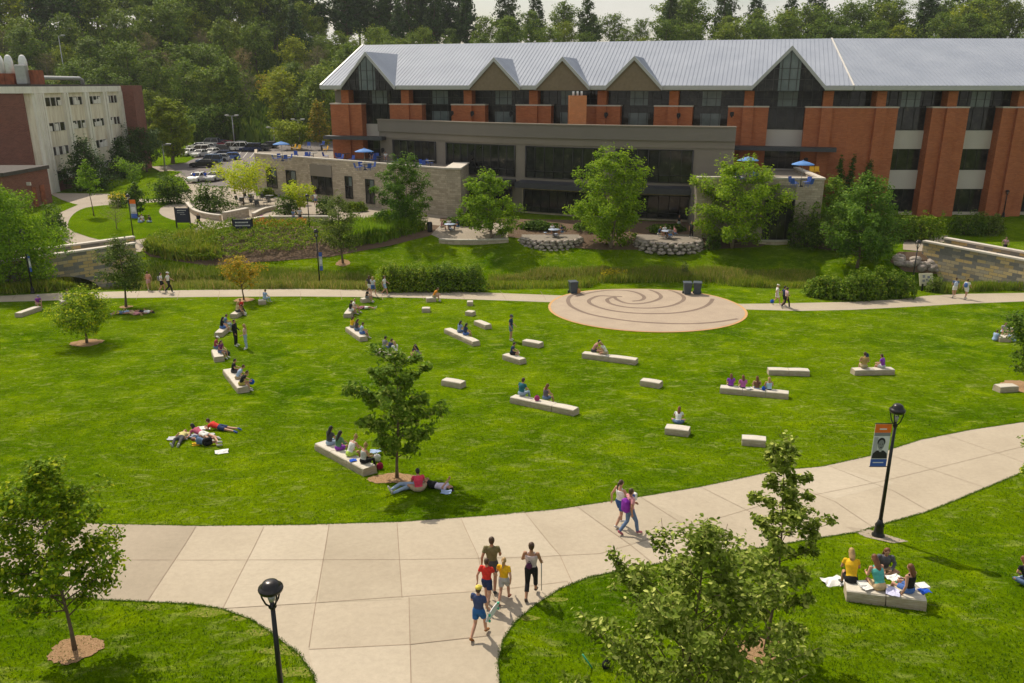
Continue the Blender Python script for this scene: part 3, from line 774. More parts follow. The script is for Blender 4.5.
J = [[(-20,560),(200,560.5),(400,560),(520,558),(600,554)], [(600,554),(700,524),(760,506),(880,482),(1030,445)],
     [(40,525),(-30,590)], [(120,527),(60,598)], [(196,527),(148,601)], [(264,527),(223,609)], [(329,525),(318,590),(309,648)], [(397,523),(402,598)], [(409,598),(411,683),(412,720)],
     [(223,609),(320,603),(500,590),(567,582),(570,586)], [(309,650),(410,645),(490,636)], [(461,519),(478,556),(482,575),(500,610)], [(524,512),(560,556),(572,583)],
     [(577,507),(630,545),(652,563)], [(640,497),(700,535),(722,553)], [(700,487),(770,522),(800,541)], [(765,474),(835,502),(872,527)], [(826,465),(895,492),(928,511)], [(880,452),(950,476),(985,488)], [(945,435),(1005,456),(1030,465)]]
strips('path_joints', J, .016, M['joint'], .022)
rng0 = random.Random(4)
# back path
bu = [(-60,297),(0,296),(50,293.5),(120,291.5),(200,290),(300,289),(400,290.5),(480,292.5),(560,295.5),(600,297)]
bl = [(600,303),(556,302.5),(500,300.5),(440,298.5),(400,297.5),(300,296.5),(200,297),(100,298.5),(40,301),(0,302),(-60,304)]
sheet('lawn_walk', gp(bu+bl), M['path'], .012)
bu = [(720,303),(742,304),(780,303.5),(850,302),(900,299.5),(925,296),(960,294),(1024,293),(1090,293)]; bl = [(1090,300),(1024,301.5),(960,304),(900,307.5),(850,310),(800,311),(742,309.5),(720,309)]
sheet('lawn_walk', gp(bu+bl), M['path'], .012)
strips('walk_joints', [[(x, 291), (x+dx, 300)] for x, dx in [(20,-8),(60,-7),(100,-5),(140,-4),(180,-3),(220,-2),(260,0),(300,1),(340,2),(380,3),(420,4),(460,5),(500,6),(540,6)]], .03, M['joint'], .022)
# plaza
c0 = G(646, 308); PC = (c0.x, 62.0); PR_ = 7.75
def circ(c, r, n=64): return [(c[0]+r*math.cos(2*math.pi*k/n), c[1]+r*math.sin(2*math.pi*k/n)) for k in range(n)]
sheet('plaza_edge', circ(PC, PR_), M['edge'], .035); sheet('circular_plaza', circ(PC, PR_-.2), M['plaza'], .042)
def pxl(pts): return [G(540+x/4.876, 275+y/4.876) for x, y in pts]
SP = [[(450,130),(490,126),(508,115),(500,102),(470,88),(420,78),(350,76),(285,82),(230,92),(175,108)][::1],
      [(372,110),(345,113),(327,124),(345,142),(400,156),(470,163),(560,163),(640,152),(690,132),(702,115),(690,100),(650,82),(600,72)],
      [(365,112),(375,122),(410,137),(460,143),(520,138),(570,124),(590,108),(570,88),(520,70),(450,62),(380,60)],
      [(400,108),(350,106),(290,104),(250,118),(238,132),(260,150),(330,172),(430,186),(540,191),(650,188),(740,176),(800,158),(830,138),(842,118)],
      [(215,88),(165,98),(142,112),(138,135),(160,160),(230,190),(340,213),(470,230),(600,238),(740,240),(860,232),(965,216)]]
mb = MB()
for s_ in SP:
    q = smooth_poly([(p.x, p.y) for p in pxl(s_)], 5, False)
    q = [p for p in q if math.hypot(p[0]-PC[0], p[1]-PC[1]) < PR_-.32]
    for i in range(len(q)-1):
        (ax, ay), (bx, by) = q[i], q[i+1]; d = Vector((bx-ax, by-ay, 0)).normalized(); s = Vector((-d.y, d.x, 0))*.165
        if i == 0: pl, pr = (ax-s.x, ay-s.y), (ax+s.x, ay+s.y)
        nl_, nr_ = (bx-s.x, by-s.y), (bx+s.x, by+s.y)
        mb.add([(p[0], p[1], Z(p[0], p[1])+.047) for p in (pl, nl_, nr_, pr)], [(0,1,2,3)]); pl, pr = nl_, nr_
mb.build('plaza_spiral', M['spiral'], kind='structure')

# left campus paving, lawns, beds
sheet('campus_paving', gp([(48,193),(108,194),(150,200),(176,197),(190,188),(182,178),(160,172),(150,166),(175,158),(252,158),(256,196),(330,204),(440,214),(478,224),(480,238),(442,240),(425,232),(385,214),(355,221),(300,220),(262,221),(227,227),(200,234),(165,243),(140,252),(122,254),(80,250),(62,240),(56,226),(60,213),(74,204),(62,200)]), M['pale_path'], .03)
LWN = [(68,225),(73,215),(86,208),(112,205),(140,203.5),(168,202),(171,204),(161,208),(160,214),(172,220),(199,226),(180,232),(150,238),(122,242),(105,241),(85,236),(72,231)]
sheet('round_lawn', smooth_poly(gp(LWN), 3), M['lawn2'], .05)
sheet('grass_verge', gp([(42,200),(60,201),(78,205),(62,212),(54,216),(42,214)]), M['lawn2'], .05)
sheet('grass_verge', gp([(62,191),(80,182),(110,178),(150,172),(160,176),(140,186),(110,191),(85,193)]), M['lawn2'], .05)
sheet('parking_lot', gp([(168,166),(186,150),(232,146),(300,142),(400,140),(420,150),(262,172),(258,186),(232,188),(200,186)]), M['asphalt'], .06)
sheet('grass_verge', gp([(148,167),(165,166),(186,163),(196,158),(184,154),(150,160)]), M['lawn2'], .08)
sheet('grass_verge', gp([(150,173),(170,171),(182,172),(172,177),(156,178)]), M['lawn2'], .07)
strips('parking_lines', [[(x, 158), (x+6, 150)] for x in range(208, 262, 7)], .12, M['paint'], .075)
strips('parking_kerb', [[(236,161),(246,161.5)]], .5, M['curb_yellow'], .08)
sheet('planting_bed', gp([(165,246),(200,238),(230,232),(265,226),(355,227),(400,222),(440,226),(430,236),(390,246),(330,257),(260,262),(180,262),(150,257),(142,252)]), M['soil'], .04)
sheet('planting_bed', gp([(440,236),(500,236),(530,240),(560,247),(600,250),(700,250),(760,247),(780,240),(850,252),(850,215),(690,222),(440,218)]), M['soil'], .035)
sheet('planting_bed', gp([(890,262),(900,252),(925,252),(950,262),(945,275),(905,272)]), M['soil'], .04)
sheet('patio', gp([(440,241),(470,243),(508,241),(508,224),(440,222)]), M['pale_path'], .05)
for a_, b_ in ((-90, -34), (34, 90)): sheet('creek', [(x, 73.2) for x in range(a_, b_+1, 4)]+[(x, 74.8) for x in range(b_, a_-1, -4)], M['water'], .05)

# ---------------------------------------------------------------- main building
BO = Vector((38.6, 97.0, 0)); BU = Vector((-.9606, .2777, 0)); BN = Vector((-.2777, -.9606, 0))
def bframe(O, U, N): return Matrix(((U.x, N.x, 0, O.x), (U.y, N.y, 0, O.y), (0, 0, 1, 0), (0, 0, 0, 1)))
# in a wing frame: x = along the wall, y = outwards, z = up.  wing A runs left, wing B right
FA = bframe(BO, BU, BN); FB = bframe(BO, Vector((1,0,0)), Vector((0,-1,0)))
M['riser'] = brick('sunlit_brick', (.62,.24,.10), (.55,.20,.08), (.45,.22,.12), .42, .14, .018)  # paler copy of the orange brick, sunlight put into its colour
HALL = empty('campus_building', BO, 0, 'long orange brick campus building with silver standing seam roof, gables and curved grey bay', 'building')
def part(mb, name, mats, parent=None):
    o = mb.build(name, mats); o.parent = parent or HALL; o.matrix_parent_inverse = Matrix.Translation(-BO) if parent is None else Matrix()
    if parent is None: o.matrix_parent_inverse = Matrix.Identity(4); o.location = -BO
    return o
ZG, ZE = 1.7, 16.6
PU = [2.25+8.74*i for i in range(8)]
def mbf(F): m = MB(); m.M = F; return m
def win(F, a, b, z0, z1, y, nv=4, nh=1, blind=None, name='window', mat='glass', fr=.05, d=.06):
    """glass pane with its frame: a..b along the wall at distance y"""
    m = mbf(F); m.box(a, b, y-.05, y, z0, z1)
    if blind: m.mi = 1; m.box(blind[0], blind[1], y+.003, y+.012, blind[2], blind[3])
    w = part(m, name, [M[mat], M['blind']])
    f = mbf(F)
    for i in range(nv+1):
        x = a+(b-a)*i/nv; f.box(x-fr/2*(1.6 if i in (0,nv) else 1), x+fr/2*(1.6 if i in (0,nv) else 1), y+.014, y+.014+d, z0, z1)
    for j in range(nh+1):
        z = z0+(z1-z0)*j/nh; f.box(a, b, y+.016, y+.012+d, z-fr/2, z+fr/2)
    part(f, 'frame', M['mullion'], w); return w
# carcass: back walls behind the glazing so nothing is hollow
m = mbf(FA); m.box(-.2, 65.9, -22, -1.3, ZG-1.5, 16.3); part(m, 'inner_wall', M['taupe_dark'])
m = mbf(FB); m.box(0, 44, -22, -1.3, ZG-1.5, 16.3); part(m, 'inner_wall', M['taupe_dark'])
def spandrels(F, a, b):
    for z0, z1 in ((5.1,7.3),(9.75,11.85)):
        m = mbf(F); m.box(a, b, -1.25, -.72, z0, z1)
        part(m, 'spandrel', M['band'])
    m = mbf(F); m.box(a, b, -1.25, -.6, ZG-1, 2.35); part(m, 'plinth', M['concrete'])
def block(F, a, b, pil, z0=ZG-1.4, z1=14.4):
    m = mbf(F); m.box(a, b, -1.25, .55, z0, z1); part(m, 'brick_pier', M['brick'])
    m = mbf(F); m.box(a-.06, b+.06, -1.28, .62, z1+.003, z1+.16); part(m, 'coping', M['coping'])
    for u in pil:
        m = mbf(F); m.box(u-.6, u+.6, -1.22, .95, z0, z1-.003); m.box(u-.55, u+.55, -1.2, .62, z1+.162, 16.25); part(m, 'pilaster', M['brick'])
for i in range(7):
    a, b = PU[i]+2.3, PU[i+1]-2.3; c = (PU[i]+PU[i+1])/2; top = i in (0, 6)
    spandrels(FA, a, b)
    win(FA, a, b, 2.4, 5.1, -.95, 4)
    win(FA, a, b, 7.3, 9.75, -.95, 5, 2)
    win(FA, a, b, 11.85, 14.4, -.95, 4, 1, (c-1.2, c+1.2, 11.95, 13.6) if not top else None)
    win(FA, PU[i]+.6, PU[i+1]-.6, 14.42, 16.25, -.93, 7, 2, (c-1.1, c+1.1, 14.5, 16.2))
block(FA, -.2, 4.6, [PU[0]]); 
for i in range(1, 8): block(FA, PU[i]-2.3, PU[i]+2.3, [PU[i]])
PB = [3.5, 11.6, 19.65, 27.7, 35.7]
block(FB, 0.02, 5.6, [PB[0]])
for u in PB[1:]: block(FB, u-2.1, u+2.1, [u])
for i in range(4):
    a = (5.6 if i == 0 else PB[i]+2.1); b = PB[i+1]-2.1; c = (a+b)/2
    spandrels(FB, a, b)
    win(FB, a, b, 2.4, 5.1, -.95, 3); win(FB, a, b, 7.3, 9.75, -.95, 3, 1); win(FB, a, b, 11.85, 14.4, -.95, 3, 1)
    win(FB, PB[i]+.6, PB[i+1]-.6, 14.42, 16.25, -.93, 7, 2, (c-1.1, c+1.1, 14.5, 16.2))
win(FB, .3, PB[0]-.6, 14.42, 16.25, -.93, 2, 2); win(FA, -.2, PU[0]-.6, 14.42, 16.25, -.93, 2, 2)
# wall above the outer windows at the left end
# roof: eave at y=1.5 z=ZE, ridge at y=-12
RY, RZ = -12.0, 22.25; SL = (RZ-ZE)/(1.5-RY)
def roofz(y): return ZE+.25+(1.5-y)*SL
k_ = 1.5*math.tan(math.radians(8.06)); kr = RY*math.tan(math.radians(8.06))
def wing_roof(F, L, over):
    m = mbf(F); th = .22
    e0, r0 = (-k_, 1.5), (-kr, RY)
    tz = roofz(1.5), RZ+.25
    P = [(-k_,1.5,tz[0]),(L+over,1.5,tz[0]),(L+over,RY,tz[1]),(-kr,RY,tz[1])]
    m.add(P+[(x,y,z-th) for x,y,z in P], [(0,1,2,3),(7,6,5,4),(0,4,5,1),(1,5,6,2),(2,6,7,3),(3,7,4,0)])
    Q = [(-kr,RY,tz[1]),(L+over,RY,tz[1]),(L+over,-25.5,ZE+.25),(-kr*2,-25.5,ZE+.25)]
    m.add(Q+[(x,y,z-th) for x,y,z in Q], [(0,1,2,3),(7,6,5,4),(0,4,5,1),(1,5,6,2),(2,6,7,3),(3,7,4,0)])
    u = .3
    while u < L+over:
        y0, y1 = 1.5, RY
        if u < -kr and -kr > 0: y1 = max(RY, -u/math.tan(math.radians(8.06)))
        m.add([(u-.022,y0,roofz(y0)-.01),(u+.022,y0,roofz(y0)-.01),(u+.022,y1,roofz(y1)-.01),(u-.022,y1,roofz(y1)-.01),(u-.022,y0,roofz(y0)+.045),(u+.022,y0,roofz(y0)+.045),(u+.022,y1,roofz(y1)+.045),(u-.022,y1,roofz(y1)+.045)],
              [(4,5,6,7),(0,1,5,4),(1,2,6,5),(3,0,4,7)])
        u += .5
    return m
r1 = part(wing_roof(FA, 65.6, .8), 'roof', M['roof']); r2 = part(wing_roof(FB, 44, 0), 'roof', M['roof'])
m = mbf(FB)   # hip flashing
m.add([(-k_-.1,1.52,roofz(1.5)+.06),(-k_+.1,1.52,roofz(1.5)+.06),(-kr+.1,RY,RZ+.34),(-kr-.1,RY,RZ+.34),(-k_-.07,1.52,roofz(1.5)-.1),(-k_+.07,1.52,roofz(1.5)-.1),(-kr+.07,RY,RZ+.1),(-kr-.07,RY,RZ+.1)], [(0,1,2,3),(7,6,5,4),(0,4,5,1),(1,5,6,2),(3,7,4,0)])
part(m, 'hip_flashing', M['flash'])
for F, L in ((FA, 66.4), (FB, 44)):
    m = mbf(F); m.box(-k_, L, 1.503, 1.75, ZE-.22, ZE+.26); m.box(-k_, L, .2, 1.5, ZE-.28, ZE-.14); part(m, 'gutter', M['fascia'])
m = mbf(FA)  # gable end wall and rake board
m.add([(65.9,-1,16.2),(65.9,-22,16.2),(65.9,RY,RZ-.1),(65.4,-1,16.2),(65.4,-22,16.2),(65.4,RY,RZ-.1)], [(0,2,1),(3,4,5),(0,3,5,2),(1,2,5,4),(0,1,4,3)]); part(m, 'gable_wall', M['siding'])
m = mbf(FA)
for a, b in (((1.5,roofz(1.5)),(RY,RZ+.25)), ((RY,RZ+.25),(-25.5,ZE+.25))):
    m.add([(66.4,a[0],a[1]+.08),(66.4,b[0],b[1]+.08),(66.65,b[0],b[1]+.08),(66.65,a[0],a[1]+.08),(66.4,a[0],a[1]-.4),(66.4,b[0],b[1]-.4),(66.65,b[0],b[1]-.4),(66.65,a[0],a[1]-.4)], [(0,1,2,3),(4,7,6,5),(0,3,7,4),(3,2,6,7),(2,1,5,6),(1,0,4,5)])
part(m, 'rake_board', M['fascia'])
def dormer(c, hw, rise, glass):
    """cross gable: two roof planes running back to where they meet the main slope"""
    base = ZE+.02; az = base+rise; yf = 1.9
    yb = 1.5-(az+.25-ZE-.25)/SL    # where the ridge meets the main roof
    d = empty('dormer', (0,0,0)); d.parent = HALL; d.location = -BO
    m = mbf(FA); t_ = .2
    for s in (1, -1):
        P = [(c,yf,az+.22),(c+s*(hw+.15),yf,base+.1),(c+s*(hw+.15),1.35,base+.12),(c,yb,az+.22)]
        if s < 0: P = P[::-1]
        m.add(P+[(x,y,z-t_) for x,y,z in P], [(0,1,2,3),(7,6,5,4),(0,4,5,1),(1,5,6,2),(2,6,7,3),(3,7,4,0)])
        L = math.hypot(hw+.15, rise)
        for q in range(1, 14):     # seams follow the slope
            yy = yf-.1-q*.62; fr = 1.0
            zz_max = az+.22
            # height at which this y hits the main roof
            zm = roofz(yy)
            if zm > zz_max: break
            tt = min(1, max(0, (zz_max-zm)/(zz_max-base-.1))) if yy < 1.35 else 1
            e = (c+s*(hw+.15)*tt, zz_max+(base+.1-zz_max)*tt)
            m.add([(c,yy-.03,zz_max),(c,yy+.03,zz_max),(e[0],yy+.03,e[1]),(e[0],yy-.03,e[1]),(c,yy-.03,zz_max+.04),(c,yy+.03,zz_max+.04),(e[0],yy+.03,e[1]+.04),(e[0],yy-.03,e[1]+.04)], [(4,5,6,7),(0,1,5,4),(1,2,6,5),(2,3,7,6),(3,0,4,7)])
    o = m.build('dormer_roof', M['roof'], d)
    m = mbf(FA)
    for s in (1, -1):          # barge boards
        for y0, y1, w in ((yf+.003, yf+.12, .38),):
            A = [(c,az+.24),(c+s*(hw+.2),base+.06),(c+s*(hw+.2-.1),base-.32),(c,az+.24-w*1.25)]
            m.add([(x,y0,z) for x,z in A]+[(x,y1,z) for x,z in A], [(0,1,2,3),(7,6,5,4),(0,4,5,1),(1,5,6,2),(2,6,7,3),(3,7,4,0)])
    m.build('barge_board', M['fascia'], d)
    y = 1.765
    m = mbf(FA); m.add([(c-hw,y,base-.35),(c+hw,y,base-.35),(c+hw,y,base),(c,y,az+.05),(c-hw,y,base),(c-hw,y-.2,base-.35),(c+hw,y-.2,base-.35),(c+hw,y-.2,base),(c,y-.2,az+.05),(c-hw,y-.2,base)],
                       [(0,1,2,3,4),(9,8,7,6,5),(0,5,6,1),(1,6,7,2),(2,7,8,3),(3,8,9,4),(4,9,5,0)])
    if glass:
        m.mi = 1; m.add([(c-1.15,y+.01,base-.35),(c+1.15,y+.01,base-.35),(c+1.15,y+.01,az-1.25),(c,y+.01,az-.1),(c-1.15,y+.01,az-1.25)], [(0,1,2,3,4)])
        g = m.build('gable_glass', [M['glass'], M['blind']], d)
        f = mbf(FA)
        for q in range(-4, 5):
            x = c+q*.85; zt = az-abs(q*.85)*rise/hw
            if zt > base: f.box(x-.035, x+.035, y+.012, y+.09, base-.35, zt)
        for z in (base+.9, base+2.1): 
            w = hw*(az-z)/rise; 
            if w > 0: f.box(c-w, c+w, y+.014, y+.085, z-.03, z+.03)
        f.build('frame', M['mullion'], g)
    else: m.build('gable_siding', M['siding'], d)
for i, (g, hw, rise) in {0:(1,3.95,4.3), 2:(0,3.3,3.35), 3:(0,3.3,3.35), 4:(0,3.3,3.35), 6:(1,3.8,4.2)}.items():
    dormer((PU[i]+PU[i+1])/2+(.4 if i > 1 else .15), hw, rise, g)

# curved grey bay
ARC = smooth_poly([(24.6,91.9),(15.8,93.8),(7.9,96.4),(0,100.2),(-7.2,104.7),(-12.6,108.9),(-17.8,112.4)], 6, False)
def offs(poly, d):
    out = []
    for i, p in enumerate(poly):
        a, b = poly[max(i-1,0)], poly[min(i+1,len(poly)-1)]; t = Vector((b[0]-a[0], b[1]-a[1])).normalized(); out.append((p[0]-(-t.y)*-d*-1*-1 if False else p[0]+t.y*d, p[1]-t.x*d))
    return out
# left-going curve: outward is towards the camera
def curved_wall(poly, d0, d1, z0, z1, name, mat, cap=True):
    if offs(poly, 1)[len(poly)//2][1] > poly[len(poly)//2][1]: d0, d1 = -d0, -d1
    a, b = offs(poly, d0), offs(poly, d1); m = MB(); n = len(a)
    rings = [[(b[i][0],b[i][1],z0),(b[i][0],b[i][1],z1),(a[i][0],a[i][1],z1),(a[i][0],a[i][1],z0)] for i in range(n)]
    m.loft(rings, True, False); return part(m, name, mat)
SGN = 1 if offs(ARC, 1)[10][1] < ARC[10][1] else -1
m = MB(); m.prism(ARC+[(-14,118),(26,104)], ZG-1.5, 11.7); part(m, 'bay_wall', M['taupe'])
m = MB(); m.prism([(p[0]*.985, p[1]+.6) for p in ARC]+[(-13.5,118),(25.5,104.2)], 11.705, 11.95); part(m, 'planted_roof', M['greenroof'])
curved_wall(ARC, -.25, .35, 11.0, 12.45, 'cornice', M['taupe_dark']); curved_wall(ARC, -.3, .45, 12.455, 12.6, 'coping', M['taupe'])
curved_wall(ARC, .008, .12, 10.2, 10.99, 'frieze', M['taupe'])
curved_wall(ARC[:18], .01, .16, ZG-1.4, 5.2, 'stone_base', M['stone'])
cum = [0]
for a, b in zip(ARC, ARC[1:]): cum.append(cum[-1]+math.dist(a, b))
def arc_at(s):
    i = min(max(bisect.bisect_right(cum, s)-1, 0), len(ARC)-2); t = (s-cum[i])/(cum[i+1]-cum[i]); a, b = ARC[i], ARC[i+1]
    d = Vector((b[0]-a[0], b[1]-a[1], 0)).normalized(); n = Vector((d.y, -d.x, 0))*SGN
    return Vector((a[0]+(b[0]-a[0])*t, a[1]+(b[1]-a[1])*t, 0)), d, n
def arc_s(px, z):
    best = min((abs(proj((*arc_at(s)[0][:2], z))[0]-px), s) for s in [cum[-1]*i/600 for i in range(601)]); return best[1]
def arc_win(px0, px1, z0, z1, out, sill='taupe_dark'):
    s0, s1 = sorted((arc_s(px0, (z0+z1)/2), arc_s(px1, (z0+z1)/2))); n = max(3, round((s1-s0)/1.15)); g = MB(); f = MB()
    for i in range(n):
        (a, d, nn), (b, _, n2) = arc_at(s0+(s1-s0)*i/n), arc_at(s0+(s1-s0)*(i+1)/n)
        P = [a+nn*out, b+n2*out]; g.add([(*P[0][:2],z0),(*P[1][:2],z0),(*P[1][:2],z1),(*P[0][:2],z1)], [(0,1,2,3)])
        q = P[1]+n2*.06
    for i in range(n+1):
        a, d, nn = arc_at(s0+(s1-s0)*i/n); c = a+nn*(out+.06); w = .05 if i not in (0,n) else .11
        f.tube([(c.x,c.y,z0-.03),(c.x,c.y,z1+.03)], w, 4, side=d+nn)
    for z in (z0, z0+(z1-z0)*.22, z1):
        f.tube([(*(arc_at(s0+(s1-s0)*i/n)[0]+arc_at(s0+(s1-s0)*i/n)[2]*(out+.05))[:2], z) for i in range(n+1)], .05, 4, side=(0,0,1))
    w = part(g, 'window', M['glass']); part(f, 'frame', M['mullion'], w)
for a, b in ((394,436),(447,515),(526,603),(616,692)): arc_win(a, b, 6.35, 9.95, .03)
for a, b in ((447,512),(525,603),(617,690)): arc_win(a, b, 2.3, 4.85, .19)
def canopy(px0, px1, z0=5.25, z1=5.85):
    s0, s1 = sorted((arc_s(px0, z0), arc_s(px1, z0))); n = 14; rings = []
    for i in range(n+1):
        a, d, nn = arc_at(s0+(s1-s0)*i/n); p, q = a+nn*.02, a+nn*1.9
        rings.append([(q.x,q.y,z0),(q.x,q.y,z1),(p.x,p.y,z1+.15),(p.x,p.y,z0)])
    m = MB(); m.loft(rings, True, False); part(m, 'canopy', M['canopy'])
canopy(433, 516); canopy(522, 696)
# brick riser on the planted roof
p = G(574, 125, 12.0); p = Vector((7.9, 101.3, 12.0)); m = MB(); m.box(p.x-1.05, p.x+1.05, p.y, p.y+2, 11.9, 15.7); part(m, 'brick_riser', M['riser'])
m = MB()
for k in (-.5, 0, .5): m.tube([(p.x+k, p.y+1, 15.68), (p.x+k, p.y+1, 16.2)], .13, 8)
part(m, 'roof_vent', M['white_metal'])
# left terrace wing, stone faced
WL = smooth_poly([(-7.7,96.2),(-14.6,101.2),(-22.0,106.8),(-29.2,112.2),(-36.6,117.9)], 4, False)
m = MB(); m.prism(offs(WL, -.2 if offs(WL, 1)[8][1] < WL[8][1] else .2)+[(-39,126),(-20,127),(-15.5,116),(-6,104),(-6.6,98)], ZG-1.5, 7.25); part(m, 'terrace_deck', M['dark_roof'])
curved_wall(WL, -.35, .0, ZG-1.5, 7.55, 'stone_wall', M['stone']); curved_wall(WL, -.42, .08, 7.553, 7.72, 'coping', M['coping'])
m = MB(); m.prism([(-7.7,96.2),(-6.0,95.9),(-5.4,103),(-7.2,103)], ZG-1.6, 7.56); part(m, 'stone_wall', M['stone'])
m = MB(); m.prism([(-7.85,96.0),(-5.9,95.7),(-5.3,103),(-7.3,103)], 7.563, 7.75); part(m, 'coping', M['coping'])
m = MB(); m.prism([(-36.6,117.9),(-39.2,126.5),(-38.8,126.6),(-36.3,118.0)], ZG-1.5, 7.56); part(m, 'stone_wall', M['stone'])
def wl_win(x0, x1, y0, y1, name='window', lintel=0):
    best = None
    for a, b in zip(WL, WL[1:]):
        u, z = on_plane((x0+x1)/2, (y0+y1)/2, a, b)
        if 0 <= u <= math.dist(a, b): best = (a, b)
    a, b = best; u0, z1 = on_plane(x0, y0, a, b); u1, _ = on_plane(x1, y0, a, b); z0 = on_plane(x0, y1, a, b)[1]
    if u0 > u1: u0, u1 = u1, u0
    U = Vector((b[0]-a[0], b[1]-a[1], 0)).normalized(); N = Vector((U.y, -U.x, 0)); N = N if N.y < 0 else -N
    F = bframe(Vector((*a, 0)), U, N)
    if lintel: m = mbf(F); m.box(u0-.1, u1+.1, -.1, .12, z1-lintel, z1); part(m, 'lintel', M['taupe']); z1 -= lintel+.01
    win(F, u0, u1, z0, z1, .02, 2 if not lintel else 3, 1, (u0+.1, (u0+u1)/2, z1-1.2, z1-.1) if not lintel else None)
for q in ((266,276,167,187),(286,295.5,170,189),(345,352,176,198),(365.5,374,179,203)): wl_win(*q)
wl_win(310.5, 331, 164, 193, lintel=1.5)
# right stone block with terrace
SB = [(19.5,86.3),(32.2,85.0)]
m = MB(); m.prism([(19.5,86.3),(32.2,85.0),(34.2,97.8),(20.5,97)], ZG-1.8, 7.3); part(m, 'terrace_deck', M['dark_roof'])
U = Vector((12.7,-1.3,0)).normalized(); N = Vector((U.y,-U.x,0)); FS = bframe(Vector((19.5,86.3,0)), U, N)
L = 12.77; a = on_plane(765, 200, *SB)[0]; b = on_plane(796, 186, *SB)[0]; zt = on_plane(780, 185, *SB)[1]
m = mbf(FS); m.box(0, a, -.3, .1, ZG-1.8, 7.6); m.box(b, L+.1, -.3, .1, ZG-1.8, 7.6); m.box(a, b, -.3, .098, zt, 7.6); part(m, 'stone_wall', M['stone'])
m = mbf(FS); m.box(L-.3, L+.1, -12, -.3, ZG-1.8, 7.6); part(m, 'stone_wall', M['stone'])
m = mbf(FS); m.box(-.1, L+.2, -.4, .18, 7.603, 7.78); m.box(L-.4, L+.2, -12, -.4, 7.603, 7.78); part(m, 'coping', M['coping'])
m = mbf(FS); m.box(a-.05, b+.05, .0, .16, zt-1.5, zt-.004); part(m, 'lintel', M['taupe'])
win(FS, a, b, 1.0, zt-1.5, .11, 4, 1)
# big canopy bars on the brick near both gables
for u0, u1 in ((0.9, 13.2), (57.4, 66)):
    m = mbf(FA); m.box(u0, u1, .96, 2.6, 9.6 if u0 < 5 else 9.9, 10.05 if u0 < 5 else 10.35); part(m, 'canopy', M['canopy'])
# wall lights
for u, z in ((12.4,8.3),(4.0,8.3),(58.0,8.3),(48.0,13.2),(45.2,13.2),(40.0,13.2),(30.6,13.2),(27.8,13.2),(19.0,13.2),(22.2,13.2),(12.8,13.4)):
    m = mbf(FA); m.box(u-.22, u+.22, .965, 1.25, z, z+.5, .08); m.box(u-.1, u+.1, 1.2, 1.45, z-.15, z+.25, .05); part(m, 'wall_light', M['black'])

# ---------------------------------------------------------------- laboratory building on the left
lc = Vector((-66.4, 117.0, 0)); fu = Vector((-.0727, 1, 0)).normalized(); fn = Vector((fu.y, -fu.x, 0))
LAB = empty('lab_building', lc, 0, 'four storey brick and pale precast building with white vents on its flat roof', 'building')
HALL_, BO_ = HALL, BO
HALL, BO = LAB, lc
FL = bframe(lc, fu, fn); TOPZ = 16.7; LL = 31.6
m = mbf(FL); m.box(0, LL, -20, 0, .5, TOPZ-.6); part(m, 'precast_wall', M['precast'])
m = mbf(FL); m.box(-.25, 0-.003, -40, -1.0, .5, TOPZ-.9); part(m, 'brick_wall', M['red_brick'])
m = mbf(FL); m.box(-.5, LL+.3, -40, .35, TOPZ-.9, TOPZ); part(m, 'cornice', M['precast_rib'])
m = mbf(FL); m.box(-.3, LL+.1, -39.8, .15, TOPZ+.003, TOPZ+.28); part(m, 'roof', M['roofing'])
ribs = [0, 2.2]+[]; bay = [(2.9, 9.0), (10.6, 16.2), (17.8, 23.4), (25.0, 30.2)]
edges = [0]+[v for b in bay for v in b]+[LL]
for i in range(0, len(edges), 2):
    a, b = edges[i], edges[i+1]; m = mbf(FL); n = max(2, int((b-a)/.45))
    for k in range(n):
        x0 = a+(b-a)*k/n; m.box(x0+.04, x0+(b-a)/n-.04, .003, .45 if k in (0, n-1) else .33, .5, TOPZ-.91)
    part(m, 'precast_rib', M['precast_rib'])
rows = []
for py in (101.5, 127, 151.5, 176.5):
    u, z = on_plane(52, py, lc[:2], (lc+fu)[:2]); rows.append(z)
for a, b in bay:
    for r, zc in enumerate(rows):
        m = mbf(FL); m.box(a+.5, b-.5, .003, .05, zc-.62, zc+.55); w = part(m, 'window', [M['glass'], M['flash']])
        f = mbf(FL)
        for k in range(4):
            x = a+.5+(b-a-1)*k/3; f.box(x-.06, x+.06, .053, .16, zc-.62, zc+.55)
        rr = random.Random(int(a*7+r))
        for k in range(5):
            if rr.random() < .5: x = a+.52+(b-a-1)*k/5; f.box(x, x+(b-a-1)/5, .056, .09, zc-.6, zc+.55-rr.random()*.6)
        part(f, 'frame', M['flash'], w)
    m = mbf(FL); m.box(a+.1, b-.1, .003, .04, .6, rows[3]-.8); part(m, 'brick_panel', M['red_brick'])
# stair tower
m = mbf(FL); m.box(LL, LL+4.5, -3, 2.3, .5, TOPZ+.1); part(m, 'stair_tower', M['red_brick'])
